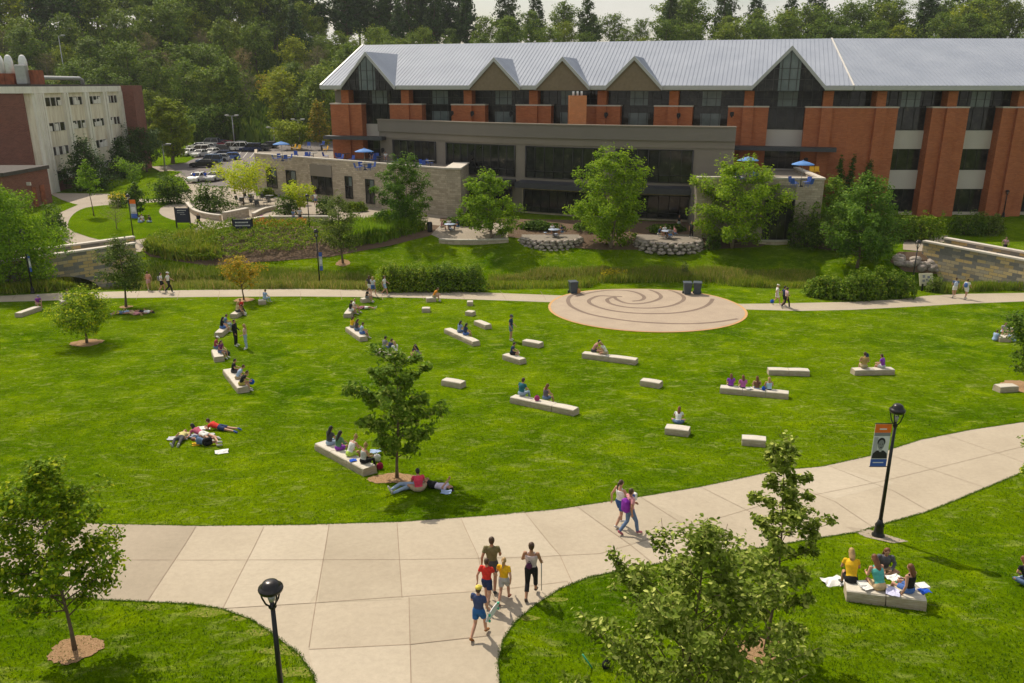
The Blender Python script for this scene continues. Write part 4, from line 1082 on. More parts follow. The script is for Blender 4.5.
# rooftop plant
def vent(x, y):
    p = FL @ Vector((x, y, 0)); m = MB(); m.M = Matrix.Translation((p.x, p.y, TOPZ+.25))
    m.box(-.8, .8, -.8, .8, 0, 1.5); b = part(m, 'vent_base', M['rust'])
    m = MB(); m.M = Matrix.Translation((p.x, p.y, TOPZ+.25)); m.lathe([(.5,1.4),(.56,1.45),(.55,2.9),(.56,3.0),(.5,3.4),(.34,3.8),(.2,3.95),(.02,3.97)], 14); part(m, 'vent_stack', M['white_metal'])
for px in (4.5, 13.5, 27):
    d = ray(px, 84); u = (lc.y+3.5)/d[1]; X = d[0]*u; vent(3.5+0*X, (X-(lc.x+fu.x*3.5)))
m = mbf(FL); m.box(3, 6, -2.2, -.6, TOPZ+.29, TOPZ+2.2); part(m, 'air_handler', M['rust'])
m = mbf(FL); m.box(2, 3, -2.6, -1.2, TOPZ+.29, TOPZ+2.9, .1); part(m, 'air_handler', M['grey_metal'])
m = mbf(FL); m.tube([(5,-1.6,TOPZ+.3),(5,-1.6,TOPZ+.9),(6,-1.6,TOPZ+1.2),(20,-1.6,TOPZ+1.2),(21,-1.6,TOPZ+.9),(21,-1.6,TOPZ+.3)], .28, 10); part(m, 'duct', M['grey_metal'])
# low brick annex
HALL, BO = HALL_, BO_
ac = G(6, 210, 2.0)
A0 = G(10, 214, 2.0); A1 = G(53, 203, 2.0)
ax = Vector((A1.x-A0.x, A1.y-A0.y, 0)); AL = ax.length; ax.normalize(); an_ = Vector((ax.y, -ax.x, 0)); FX = bframe(Vector((A0.x, A0.y, 0)), ax, an_)
ANX = empty('brick_annex', (A0.x, A0.y, 0), 0, 'low dark red brick annex with a flat black roof beside the lab building', 'building')
HALL, BO = ANX, Vector((A0.x, A0.y, 0))
hz = on_plane(10, 171.5, A0[:2], A1[:2])[1]; hz = max(6.0, min(hz, 9))
m = mbf(FX); m.box(0, AL, -22, 0, .5, hz-.45); part(m, 'brick_wall', M['red_brick'])
m = mbf(FX); m.box(-.2, AL+.2, -22, .2, hz-.447, hz); part(m, 'roof', M['roofing'])
for x0, x1 in ((AL*.55, AL*.64), (AL*.74, AL*.84)): m = mbf(FX); m.box(x0, x1, .003, .1, 1.9, 4.6); part(m, 'door', M['rust'])
m = mbf(FX); m.box(AL*.46, AL*.48, .003, .5, 4.9, 5.3); part(m, 'wall_light', M['flash'])
HALL, BO = HALL_, BO_
# ---------------------------------------------------------------- bridges
def vframe(A, B):
    U = Vector((B[0]-A[0], B[1]-A[1], 0)); L = U.length; U.normalize(); N = Vector((U.y, -U.x, 0))
    return Matrix(((U.x, 0, N.x, A[0]), (U.y, 0, N.y, A[1]), (0, 1, 0, 0), (0, 0, 0, 1))), L   # x along, y up, z across
def bridge(A, B, far, top, arch, label):
    r = empty('stone_bridge', (A[0], A[1], 0), 0, label, 'bridge')
    def pt(mb, name, mat): o = mb.build(name, mat); o.parent = r; o.location = (-A[0], -A[1], 0); return o
    for (P, Q) in ((A, B), (tuple(Vector(A)+Vector(far)), tuple(Vector(B)+Vector(far)))):
        F, L = vframe(P, Q); a0, a1, az = arch
        prof_ = [(0,-2.5),(0,top),(L,top),(L,-2.5),(a1,-2.5)]+[(a1+(a0-a1)*(i/12), -1.6+(az+1.6)*math.sin(math.pi*i/12)**.55) for i in range(13)]+[(a0,-2.5)]
        m = MB(); m.M = F; m.prism(prof_, -.22, .22); pt(m, 'parapet', M['bridge_stone'])
        m = MB(); m.M = F; m.box(-.08, L, top+.003, top+.16, -.32, .32); pt(m, 'coping', M['coping'])
    F, L = vframe(A, B); f = Vector((*far, 0)); w = abs(f.dot(Vector(F.col[2][:3]))); sg = 1 if f.dot(Vector(F.col[2][:3])) > 0 else -1
    m = MB(); m.M = F; m.box(0, L, top-1.5, top-1.05, sg*.23, sg*(w-.23)); pt(m, 'deck', M['pale_path'])
a = G(134, 243.5, 2.45); b = G(40, 256.5, 2.45); d = (b-a).normalized()
bridge((a.x, a.y), tuple((a+d*15)[:2]), (-1.6, 3.4), 2.4, (3.5, 11.5, .45), 'stone footbridge with yellow and grey blocks behind the left lawn trees')
a = G(925, 241.5, 2.45); b = G(1024, 260, 2.45); d = (b-a).normalized()
bridge((a.x, a.y), tuple((a+d*18)[:2]), (2.9, 1.6), 2.4, (4.3, 12.5, .1), 'stone footbridge sloping to the right edge above the creek')
sheet('bridge_walk', gp([(903,240),(925,240),(932,237),(948,236),(944,242),(925,252),(903,250)]), M['pale_path'], .05)

# ---------------------------------------------------------------- lawn trees
big = dict(six=True)
tree(397, 478, 349, M['leaf_mid'], 'young maple with dense dark leaves in a mulch ring beside the long stone bench', wpx=84, seed=11, lean_k=.006, hbf=.15, mulch_r=0, prof_='round', nl=24, nleaf=6800, leaf=.165, tr=.065, rise=.6, clump=.17, six=True, cl_per=8)
tree(75, 650, 457, M['leaf_maple'], 'young bright green maple at the lower left in a round mulch ring', wpx=138, seed=26, lean_k=0, hbf=.19, mulch_r=.58, prof_='egg', nl=46, nleaf=11500, leaf=.105, tr=.05, rise=.75, clump=.15, six=True, cl_per=9)
tree(765, 652, 428, M['leaf_oak'], 'slender young oak standing right of the broad oak near the path', wpx=74, seed=31, hbf=.06, mulch_r=.6, prof_='column', nl=32, nleaf=7500, leaf=.115, tr=.045, rise=.8, clump=.19, six=True, cl_per=7)
tree(684, 775, 512, M['leaf_oak'], 'broad young oak with pale green leaves cut off by the bottom edge', wpx=235, seed=47, hbf=.10, prof_='cone', nl=48, nleaf=13000, leaf=.10, tr=.06, rise=1.0, clump=.12, six=True, cl_per=10)
tree(87, 343, 290, M['leaf_maple'], 'low round crowned tree with a short stem in a mulch ring on the left lawn', wpx=50, seed=5, hbf=.22, mulch_r=1.0, prof_='round', nl=30, nleaf=6500, leaf=.17, tr=.09, rise=.35, clump=.3)
tree(126, 307, 236, M['leaf_grey'], 'grey green tree shading people who lie on the lawn by the far walk', wpx=48, seed=6, hbf=.24, mulch_r=.5, prof_='egg', nl=24, nleaf=5200, leaf=.19, tr=.10, rise=.4, clump=.27)
tree(244, 300, 256, M['leaf_gold'], 'small tree turning gold and orange beside the far walk', wpx=46, seed=8, hbf=.22, mulch_r=.8, prof_='egg', nl=22, nleaf=3000, leaf=.17, tr=.07, rise=.7, clump=.2)
tree(343, 263, 192, M['leaf_grey'], 'narrow grey green tree on the bank behind the banner lamp', wpx=34, seed=9, hbf=.16, mulch_r=.7, prof_='column', nl=24, nleaf=4500, leaf=.22, tr=.11, rise=.4, clump=.3)
LT = tree(10, 291, 184, M['leaf_birch'], 'big light green tree at the left edge in front of the stone bridge', grow=.95, wpx=118, seed=12, hbf=.03, prof_='column', nl=70, nleaf=26000, leaf=.24, tr=.16, rise=.35, clump=.2, stems=2)
LT.scale = (1, .5, 1)
tree(-8, 262, 196, M['leaf_birch'], 'light green tree cut off by the left edge above the bridge', wpx=70, seed=13, hbf=.12, prof_='round', nl=24, nleaf=5000, leaf=.22, tr=.12, clump=.25)
WP = 'river birches along the hall'
tree(404, 229, 153, M['leaf_birch2'], 'leftmost tall birch standing before the stone faced wing', wpx=52, seed=14, hbf=.05, grow=1.25, prof_='egg', nl=44, nleaf=12500, leaf=.25, tr=.14, rise=.4, clump=.18, stems=3, trunkmat=M['pale_bark'], group=WP)
tree(492, 239, 168, M['leaf_birch'], 'tall birch with two rounded tops before the left part of the grey bay', wpx=50, seed=15, hbf=.05, grow=1.2, prof_='column', nl=42, nleaf=12500, leaf=.25, tr=.14, rise=.4, clump=.18, stems=2, trunkmat=M['pale_bark'], group=WP)
tree(611, 248, 146, M['leaf_birch'], 'largest birch standing before the middle of the grey bay', wpx=78, seed=16, hbf=.04, grow=1.2, prof_='egg', nl=56, nleaf=20000, leaf=.26, tr=.16, rise=.5, clump=.17, stems=3, trunkmat=M['pale_bark'], group=WP)
tree(732, 248, 156, M['leaf_birch'], 'wide birch hiding the left half of the right stone block', wpx=78, seed=17, hbf=.04, grow=1.2, prof_='column', nl=52, nleaf=19000, leaf=.26, tr=.16, rise=.45, clump=.17, stems=3, trunkmat=M['pale_bark'], group=WP)
tree(857, 268, 170, M['leaf_birch2'], 'feathery tree on the slope before the large blank brick wall', wpx=72, seed=18, hbf=.10, grow=1.25, prof_='egg', nl=52, nleaf=16000, leaf=.25, tr=.14, rise=.3, clump=.2)
tree(828, 238, 176, M['leaf_birch2'], 'lighter tree beside the right corner of the stone block', wpx=40, seed=19, hbf=.2, prof_='egg', nl=26, nleaf=5000, leaf=.22, tr=.11, rise=.5, clump=.25)
for px, top, w, s_, l in ((836,154,12,1,'left'),(849,153,11,2,'middle'),(862,158,13,3,'right')):
    tree(px, 219, top, M['leaf_fir'], f'{l} one of three narrow evergreens against the blank brick wall', wpx=w*1.5, seed=50+s_, hbf=.02, prof_='cone', nl=40, nleaf=3500, leaf=.22, tr=.1, rise=.9, clump=.3, group='narrow evergreens at the brick wall', name='evergreen_tree')
tree(89, 190, 137, M['leaf_pine'], 'large dark conifer in front of the pale lab wall', wpx=52, seed=61, grow=1.2, hbf=.04, prof_='cone', nl=60, nleaf=7000, leaf=.34, tr=.18, rise=.1, clump=.22, name='conifer_tree')
tree(124, 178, 138, M['leaf_pine'], 'smaller dark conifer at the far end of the lab wall', wpx=36, seed=62, hbf=.04, prof_='cone', nl=50, nleaf=5500, leaf=.36, tr=.16, rise=.1, clump=.24, name='conifer_tree')
tree(147, 172, 128, M['leaf_pine'], 'dark round headed tree by the brick stair tower', wpx=34, seed=63, hbf=.2, prof_='round', nl=34, nleaf=5500, leaf=.34, tr=.18, clump=.28)
tree(94, 216, 159, M['leaf_birch'], 'thin light green sapling on the round lawn', wpx=22, seed=64, hbf=.42, prof_='egg', nl=20, nleaf=1500, leaf=.24, tr=.07, clump=.3)
tree(136, 192, 165, M['leaf_birch'], 'small light tree on the verge beyond the round lawn', wpx=26, seed=65, hbf=.3, prof_='flat', nl=18, nleaf=1800, leaf=.26, tr=.07, clump=.3)
tree(138, 216, 182, M['leaf_dark'], 'small dark tree at the far side of the round lawn', wpx=20, seed=66, hbf=.15, prof_='egg', nl=20, nleaf=2200, leaf=.25, tr=.08, clump=.3)
tree(117, 229, 204, M['twig'], 'small bare grey tree on the round lawn', wpx=24, seed=67, hbf=.25, prof_='round', nl=22, nleaf=600, leaf=.2, tr=.06, clump=.3, aspect=.12, trunkmat=M['gray_bark'])
tree(243, 205, 166, M['leaf_lime'], 'wide yellow green tree above the left patio', wpx=54, seed=68, hbf=.3, prof_='flat', nl=30, nleaf=4200, leaf=.25, tr=.09, rise=.3, clump=.22, stems=2)
tree(300, 214, 187, M['leaf_lime'], 'small yellow green tree before the hall entrance', wpx=30, seed=69, hbf=.25, prof_='flat', nl=22, nleaf=2200, leaf=.24, tr=.07, rise=.4, clump=.25)
tree(1032, 388, 300, M['leaf_dark'], 'dark tree cut off by the right edge beside the stone blocks', wpx=58, seed=70, hbf=.12, prof_='round', nl=24, nleaf=4500, leaf=.18, tr=.08, clump=.28, mulch_r=1.4)
tree(1052, 510, 420, M['leaf_maple'], 'tree outside the right edge with a few leaves showing over the path', wpx=66, seed=71, hbf=.2, prof_='egg', nl=18, nleaf=2500, leaf=.13, tr=.06, clump=.25)
# mulch by the long bench
p = G(400, 480); sheet('mulch_ring', [(p.x-.3+.95*math.cos(t)*(1+.1*math.sin(2*t)+.04*math.sin(17*t)), p.y+.15+.55*math.sin(t)*(1+.12*math.sin(5*t)+.06*math.sin(14*t))) for t in (2*math.pi*k/70 for k in range(70))], M['mulch'], .02)
# ---------------------------------------------------------------- shrubs and beds
def sh(px, py, w, top, mat, label, depth=1.0, n=2600, leaf=.2, seed=1, **kw):
    p = G(px, py); rx = w/2/FPX*(p[1]*cP); h = max(.5, height_at(p, top))
    p2 = Vector((p.x, p.y+rx*depth*.5, 0)); p2.z = Z(p2.x, p2.y)
    return shrub(0, 0, rx, rx*depth, h, mat, label, base=p2, n=n, leaf=leaf, seed=seed, **kw)
sh(168, 205, 50, 174, M['leaf_dark'], 'broad dull green shrub mound beyond the round lawn', .7, 4500, .28, 2, k=12)
sh(213, 213, 50, 182, M['leaf_dark'], 'dark green shrub mass inside the curved retaining wall', .6, 4200, .26, 3, k=10)
sh(283, 217, 34, 195, M['leaf_dark'], 'dark shrub right of the low wall in front of the patio', .6, 2400, .24, 4)
sh(326, 215, 26, 196, M['leaf_dark'], 'dark shrub left of the narrow grey green tree', .6, 2000, .24, 5)
sh(250, 184, 14, 161, M['leaf_dark'], 'dark shrub at the corner of the stone wing by the car park', .8, 1200, .26, 6)
sh(118, 208, 22, 190, M['leaf_bed'], 'green shrub with yellow flowers beyond the round lawn', .7, 1400, .22, 7)
sh(55, 238, 30, 202, M['leaf_dark'], 'dark bush beside the curving path at the brick annex', .8, 2400, .24, 8)
sh(900, 242, 40, 211, M['leaf_dark'], 'tall dark shrub at the top of the bank left of the bridge', .6, 3000, .24, 9)
sh(928, 243, 46, 213, M['leaf_bed'], 'green shrub against the brick piers above the bridge', .5, 3200, .24, 10)
sh(968, 236, 46, 211, M['leaf_dark'], 'dull green shrub below the windows right of the bridge end', .5, 2600, .24, 11)
sh(996, 236, 30, 214, M['leaf_grey'], 'greyish shrub below the rightmost brick pier', .5, 2000, .24, 12)
sh(808, 250, 44, 208, M['leaf_dark'], 'large dark shrub at the right corner of the stone block', .8, 5000, .24, 13, k=10)
sh(846, 250, 50, 215, M['leaf_dark'], 'dark shrub filling the gap behind the feathery tree', .6, 4000, .24, 14, k=9)
sh(685, 279, 15, 261, M['leaf_grey'], 'small round grey green bush behind the circular plaza', 1, 900, .14, 15, k=4)
for i, (px, l) in enumerate(((392,'left end'),(416,'left middle'),(442,'right middle'),(468,'right end'))):
    sh(px, 292, 44, 264+(i % 2), M['leaf_bed'], f'clipped green bush at the {l} of the hedge along the far walk', .7, 7000, .19, 20+i, k=22, group='hedge along the far walk', name='hedge_bush')
for i, (px, py, top, l) in enumerate(((826,298,274,'leftmost'),(852,300,272,'second'),(880,299,270,'third'),(898,298,273,'rightmost'))):
    sh(px, py, 48, top, M['leaf_bed'], f'{l} yellow green bush of the row before the map sign', .8, 6000, .2, 30+i, k=9, group='bushes by the map sign', name='hedge_bush')
sh(938, 293, 26, 276, M['leaf_grey'], 'low greyish bush right of the map sign', .8, 1800, .15, 40)
sh(712, 250, 20, 236, M['leaf_dark'], 'low bush at the foot of the wide birch', .7, 1200, .18, 41)
for i, (px, py, w, top, l) in enumerate(((463,226,46,219,'left'),(540,230,50,222,'middle'),(598,232,60,223,'broad'),(670,233,50,226,'right'))):
    sh(px, py, w, top, M['leaf_dark'], f'{l} stretch of low dark juniper under the bay windows', .5, 4200, .26, 42+i, k=16, group='junipers under the bay windows', name='juniper')
for i, (px, py, w, top, l) in enumerate(((268,198,20,188,'left end'),(355,212,30,202,'middle'),(410,219,40,207,'right end'))):
    sh(px, py, w, top, M['leaf_bed'], f'broad leaved shrub at the {l} of the stone wing base', .4, 2600, .26, 48+i, k=10, group='shrubs at the stone wing base')
bed = gp([(143,252),(150,244),(200,233),(228,228),(300,227),(338,231),(360,227),(398,222),(428,231),(385,243),(332,252),(250,260),(170,261),(150,258)])
mound_stuff('perennial_bed', bed, 26000, 1.5, M['leaf_bed'], .2, 3, 2.2, label='dense mass of green perennials in the long planting bed', cat='planting')
blades('bed_grass', gp([(143,252),(165,244),(215,238),(222,258),(170,261)]), 2500, 1.3, M['leaf_meadow'], 5, .08, label='olive ornamental grass at the left end of the bed', cat='planting')
blades('bed_grass', gp([(345,248),(350,232),(400,224),(428,230),(385,242)]), 3500, 1.7, M['leaf_birch'], 6, .07, label='tall bright ornamental grass below the leftmost birch', cat='planting')
mound_stuff('flower_bed', gp([(242,228),(258,224),(306,224),(308,229),(262,232)]), 2600, .9, M['petal_orange'], .16, 4, 1.0, label='orange flowers along the back of the planting bed', cat='flowers')
mound_stuff('flower_bed', gp([(108,203),(112,197),(126,197),(128,203)]), 700, .9, M['petal_yellow'], .2, 5, 1.0, label='orange and yellow flowers beyond the round lawn', cat='flowers')
for poly, n, h, mt, l in (
    ([(128,291),(130,284),(200,275),(300,278),(375,280),(376,291),(300,289),(200,290)], 9000, .75, 'leaf_meadow2', 'tan and pink meadow grass left of the banner lamp'),
    ([(128,286),(150,268),(230,268),(300,272),(372,276),(372,284),(250,280),(180,282)], 7000, .6, 'leaf_meadow', 'olive meadow grass on the creek bank at the left'),
    ([(486,290),(488,280),(600,271),(700,271),(815,274),(815,290),(760,288),(700,283),(600,283),(560,289)], 12000, .7, 'leaf_meadow', 'green and yellow meadow grass behind the circular plaza'),
    ([(486,286),(540,273),(700,272),(815,275),(815,288),(700,281),(600,279)], 8000, .75, 'leaf_meadow2', 'tan meadow grass behind the circular plaza'),
    ([(-30,295),(-30,265),(40,262),(70,275),(132,270),(130,289),(50,292)], 12000, .9, 'leaf_meadow', 'tall mixed grass under the left bridge'),
    ([(940,294),(945,275),(975,274),(1060,280),(1060,291),(1000,291)], 8000, .9, 'leaf_meadow', 'tall green grass below the right bridge'),
    ):
    blades('meadow_grass', gp(poly), n, h, M[mt], n % 97, .09, label=l, cat='meadow')
mound_stuff('meadow_flowers', gp([(600,281),(602,276),(628,276),(626,281)]), 420, .9, M['petal_yellow'], .13, 8, .8, label='clump of yellow flowers behind the plaza', cat='flowers')
# ---------------------------------------------------------------- forest
FV = []
def fv(seed, mat, tk='bark', **kw):
    tm, cm = tree_data(seed, **kw); FV.append((tm.mesh('trunk', False), cm, M[mat], M[tk]))
for i in range(4): fv(100+i, 'leaf_forest', H=16, hb=3, R=4.6+.4*i, prof_='round', nl=34, nleaf=4200, leaf=.62, tr=.28, rise=.55, clump=.26)
for i in range(2): fv(110+i, 'leaf_forest2', H=13, hb=2, R=4.2+.5*i, prof_='round', nl=30, nleaf=3600, leaf=.55, tr=.22, rise=.5, clump=.28)
for i in range(3): fv(120+i, 'leaf_pine', H=20, hb=4, R=4.6, prof_='egg', nl=60, nleaf=4200+300*i, leaf=.75, tr=.3, rise=.12, clump=.2, aspect=.4)
fv(130, 'twig', 'gray_bark', H=13, hb=3, R=3.2, prof_='round', nl=46, nleaf=1500, leaf=.8, tr=.16, rise=1.1, clump=.22, aspect=.07)
fv(131, 'leaf_gold', H=9, hb=1.5, R=3.4, prof_='round', nl=24, nleaf=2000, leaf=.5, tr=.15, rise=.5, clump=.3)
KL = {0:'leafy green tree of the wooded hillside',4:'bright green tree of the wooded hillside',6:'tall dark pine of the wooded hillside',9:'bare grey tree on the lower wooded hillside',10:'small yellowing tree on the lower wooded hillside'}
fr = random.Random(11); first = {}
def ftree(x, y, vi, s):
    a, b, mt, tk = FV[vi]
    lk = 0 if vi < 4 else 4 if vi < 6 else 6 if vi < 9 else vi
    nm = {0:'leafy_tree',4:'bright_tree',6:'pine_tree',9:'bare_tree',10:'yellow_tree'}[lk]
    r = empty(nm, (x, y, Z(x, y)-.2), fr.random()*6.28, KL[lk], 'tree', {0:'leafy trees on the hillside',4:'bright trees on the hillside',6:'pines on the hillside',9:'bare trees on the hillside',10:'yellowing trees on the hillside'}[lk])
    r.scale = (s*fr.uniform(.9,1.1), s*fr.uniform(.9,1.1), s*fr.uniform(.9,1.12))
    put('trunk', a, tk, r); put('crown', b, mt, r)
rows_ = [(204,-175,-30,8.0,[0,1,2,3,4,5,0,1],.85),(216,-180,-30,8.0,[0,1,4,2,3,9,5,10],.8),(229,-185,-28,7.6,[9,9,0,1,10,9,4,3],.78),(243,-195,-26,8.0,[0,1,2,3,4,9,5,9],.85),
         (257,-200,-24,8.4,[0,1,2,3,4,0,6,5],.95),(272,-205,-22,8.4,[0,1,6,3,2,5,7,1],1.0),(289,-210,-20,8.8,[6,7,8,0,1,6,2,7],1.08),
         (300,-90,-10,6.5,[6,0,7,1,2,8],1.1),(266,-110,-20,6.5,[0,1,2,4,3],1.0),(258,-20,190,9.2,[0,1,2,3,4,0,2,1],.9),(274,-20,200,8.6,[0,1,2,3,6,5,1,7],.98),(292,-16,205,9.0,[0,3,8,2,7,1,6,0],1.0)]
for y, x0, x1, st, kinds, s in rows_:
    x = x0+fr.random()*4
    while x < x1:
        vi = fr.choice(kinds)
        if -75 < x < 5 and y > 280: vi = fr.choice([6,7,8,6,7,0])
        if -75 < x < 45 and 250 < y < 280: s2 = s*.85
        else: s2 = s*1.14
        # openings at the skyline
        px = proj((x, y, 45))[0]
        k = 1.0
        if y > 250:
            if 205 < px < 235: k = .8
            elif 300 < px < 480: k = .80 if vi not in (6,7,8) else 1.12
            elif 590 < px < 650: k = .66
            elif px < 520: k = 1.15
            elif px < 205: k = 1.12
        ftree(x+fr.uniform(-2,2), y+fr.uniform(-4,4), vi, s2*k*fr.uniform(.85,1.15))
        x += st*fr.uniform(.75, 1.25)
tree(173, 164, 97, M['leaf_forest2'], 'largest rounded green tree beside the car park', wpx=38, seed=81, hbf=.1, prof_='round', nl=40, nleaf=9000, leaf=.5, tr=.35, clump=.24)
tree(212, 143, 108, M['leaf_dark'], 'rounded dark green tree behind the parked cars', wpx=46, seed=82, hbf=.1, prof_='round', nl=36, nleaf=6000, leaf=.6, tr=.35, clump=.26)
tree(292, 150, 122, M['leaf_forest2'], 'low green tree left of the hall at the car park', wpx=34, seed=83, hbf=.1, prof_='round', nl=26, nleaf=3500, leaf=.5, tr=.2, clump=.28)
tree(322, 150, 100, M['leaf_gold'], 'yellow green tree just left of the hall wall', wpx=26, seed=84, hbf=.1, prof_='egg', nl=26, nleaf=3000, leaf=.5, tr=.2, clump=.28)
blades('hill_undergrowth', [(-190,196),(-20,196),(-20,262),(-205,262)], 14000, 3.2, M['leaf_forest'], 9, .35, label='dark undergrowth between the trees of the hillside', cat='undergrowth')

# grass fringe and loose tufts on the near lawns
def fringe(name, edges, n, h, w, seed, label):
    rng = np.random.default_rng(seed); out = []
    segs = [(a, b) for e in edges for a, b in zip(e, e[1:])]; Ls = np.array([math.dist(a, b) for a, b in segs]); pk = rng.choice(len(segs), n, p=Ls/Ls.sum())
    for i in pk:
        a, b = segs[i]; t = rng.random(); o = rng.normal()*w; dx, dy = b[0]-a[0], b[1]-a[1]; L = math.hypot(dx, dy)+1e-6
        x, y = a[0]+dx*t-dy/L*o, a[1]+dy*t+dx/L*o; out.append((x, y, Z(x, y), h*rng.uniform(.4, 1.2)))
    tufts(name, np.array(out), rng, label)
def tufts(name, A, rng, label):
    C = A[:,:3].copy(); H_ = A[:,3:4]; C[:,2] += H_[:,0]*.35; m = len(C); d = rng.normal(size=(m,3))*.55+np.array([0,0,1.]); d /= np.linalg.norm(d, axis=1, keepdims=True)
    a = rng.uniform(0, 6.283, m); s = np.c_[np.cos(a), np.sin(a), np.zeros(m)]; W = H_*.22
    P = [C-d*H_*.5-s*W, C-d*H_*.5+s*W, C+d*H_*.1+s*W*.8, C+d*H_*.6]
    tag(put(name, mesh_np(name, np.stack(P, 1).reshape(-1,3), 4, np.arange(m*4)), M['blade']), label, 'grass', None, 'stuff')
M['blade'] = leafmat('lawn_blade', (.04,.11,.004), (.085,.175,.006), (.20,.28,.05), .25, .8, 1.0)
pathpoly = gp(up_e+lo_e+lw_e)
fringe('grass_edge', [gp(up_e), gp(lo_e[1:]), gp(lw_e)], 30000, .05, .03, 3, 'ragged grass along the edges of the wide path')
rng5 = np.random.default_rng(5); out = []
while len(out) < 90000:
    y = 13+rng5.random()**1.3*24; x = rng5.uniform(-.68, .68)*(y+4)
    if not inside(pathpoly, x, y):
        k = .5+.5*math.sin(x*2.3+2*math.sin(y*1.7))*math.sin(y*2.9+1.5*math.sin(x*1.3))
        if rng5.random() < .25+.75*k: out.append((x, y, Z(x, y), .055*rng5.uniform(.5, 1.25)))
tufts('lawn_tufts', np.array(out), rng5, 'short loose grass tufts over the near lawns')

for i, (px, py, r) in enumerate(((210,612,.38),(262,632,.3),(287,650,.42),(303,672,.35),(240,618,.22),(556,600,.22),(528,618,.2),(880,522,.3),(150,607,.25))):
    c = G(px, py); rr = random.Random(i); sheet('worn_patch', [(c.x+r*1.5*math.cos(t)*rr.uniform(.6,1.2), c.y+r*.7*math.sin(t)*rr.uniform(.6,1.2)) for t in (2*math.pi*k/14 for k in range(14))], M['worn'], .004)
# ---------------------------------------------------------------- small builders
def Gh(px, py, h):      # ground point whose spot h above it shows at the pixel
    d = ray(px, py); t = 8.0; st = .6
    while t < 400:
        if CZ+d[2]*t <= Z(d[0]*t, d[1]*t)+h:
            if st < .01: break
            t -= st; st *= .2
        t += st
    return Vector((d[0]*t, d[1]*t, Z(d[0]*t, d[1]*t)))
def child(mb, name, mats, parent, smooth=None): return mb.build(name, mats, parent)
def lamp(px, py, top, label, banner=None, base=None, group='black street lamps', pad=False):
    p = base if base is not None else G(px, py); H = height_at(p, top); k = H/4.7
    r = empty('street_lamp', p, 0, label, 'street lamp', group)
    m = MB(); m.lathe([(.2,0),(.2,.06),(.15,.12),(.13,.35),(.15,.40),(.09,.5),(.07,.6)], 12); child(m, 'base', M['black'], r)
    m = MB(); m.tube([(0,0,.5),(0,0,H-.75*k)], [.062,.045], 10); m.lathe([(.05,H-.8*k),(.08,H-.74*k),(.05,H-.68*k),(.03,H-.6*k)], 10); child(m, 'pole', M['black'], r)
    for i in range(4):
        a = math.pi/4+i*math.pi/2; c, s = math.cos(a), math.sin(a)
        m = MB(); m.tube([(c*.03,s*.03,H-.74*k),(c*.13,s*.13,H-.58*k),(c*.19,s*.19,H-.36*k),(c*.205,s*.205,H-.22*k)], .018, 5); child(m, 'strut', M['black'], r)
    m = MB(); m.lathe([(.14,H-.30*k),(.215,H-.28*k),(.235,H-.21*k),(.228,H-.17*k),(.185,H-.155*k),(.175,H-.12*k),(.14,H-.04*k),(.08,H-.0*k),(.01,H)], 20); child(m, 'lamp_cap', M['bronze'], r)
    m = MB(); m.lathe([(.01,H-.62*k),(.06,H-.56*k),(.07,H-.46*k),(.03,H-.40*k)], 10); child(m, 'lamp_globe', M['grey_metal'], r)
    if banner:
        z1, z0, w, kind = banner; s = -1 if w < 0 else 1; w = abs(w); m = MB()
        X = lambda a: s*(.10+a*w)
        def rc(a0, a1, b0, b1, mi, y=-.012):
            m.mi = mi; x0, x1 = sorted((X(a0), X(a1))); m.box(x0, x1, y, -.004+(.003 if mi == 0 else 0) if mi == 0 else y+.006, z0+(z1-z0)*b0, z0+(z1-z0)*b1)
        if kind == 'portrait':
            rc(0, 1, 0, 1, 0); rc(0, 1, .80, 1, 1, -.016); rc(0, 1, .72, .797, 5, -.016); rc(0, 1, 0, .17, 2, -.016)
            rc(.28, .72, .87, .90, 0, -.02); rc(.2, .85, .08, .10, 0, -.02)
            def blob(cx, cz, rx, rz, mi, y, n=18, top=1):
                m.mi = mi; vs = [(X(cx)+s*w*rx*math.cos(t), y, z0+(z1-z0)*(cz+rz*math.sin(t))) for t in (2*math.pi*q/n for q in range(n))]
                if s > 0: vs = vs
                m.add(vs+[(a, b+.003, c) for a, b, c in vs], [tuple(range(n)), tuple(reversed(range(n, 2*n)))]+[(i, n+i, n+(i+1) % n, (i+1) % n) for i in range(n)])
            rc(.72, .97, .30, .7, 4, -.018)
            m.mi = 3; sh_ = [(.02,.19),(.98,.19),(.93,.31),(.72,.38),(.28,.38),(.07,.31)]
            vs = [(X(a), -.021, z0+(z1-z0)*b) for a, b in sh_]; m.add(vs+[(a, b+.004, c) for a, b, c in vs], [tuple(range(6)), tuple(reversed(range(6, 12)))])
            blob(.5, .40, .10, .055, 4, -.024); blob(.5, .58, .24, .105, 3, -.026); blob(.5, .52, .19, .115, 5, -.030)
            blob(.42, .535, .035, .010, 3, -.034, 8); blob(.58, .535, .035, .010, 3, -.034, 8); blob(.5, .455, .07, .010, 3, -.034, 8)
        else:
            rc(0, 1, 0, 1, 4); rc(0, 1, .78, 1, 1 if kind == 'orange' else 2, -.016); rc(0, 1, 0, .24, 2, -.016); rc(.15, .85, .35, .6, 0, -.016)
        b = child(m, 'banner', [M['ban_white'], M['ban_orange'], M['ban_blue'], M['ban_dark'], M['ban_grey'], M['ban_mid']], r); b['label'] = {'portrait':'banner with orange top, grey portrait of a person and blue foot','orange':'banner with orange top and blue foot'}.get(kind, 'narrow blue and grey banner')
        for z in (z1+.02, z0-.02):
            m = MB(); m.tube([(0,0,z),(X(1)*1.02,0,z)], .014, 6); child(m, 'bracket', M['black'], r)
    return r
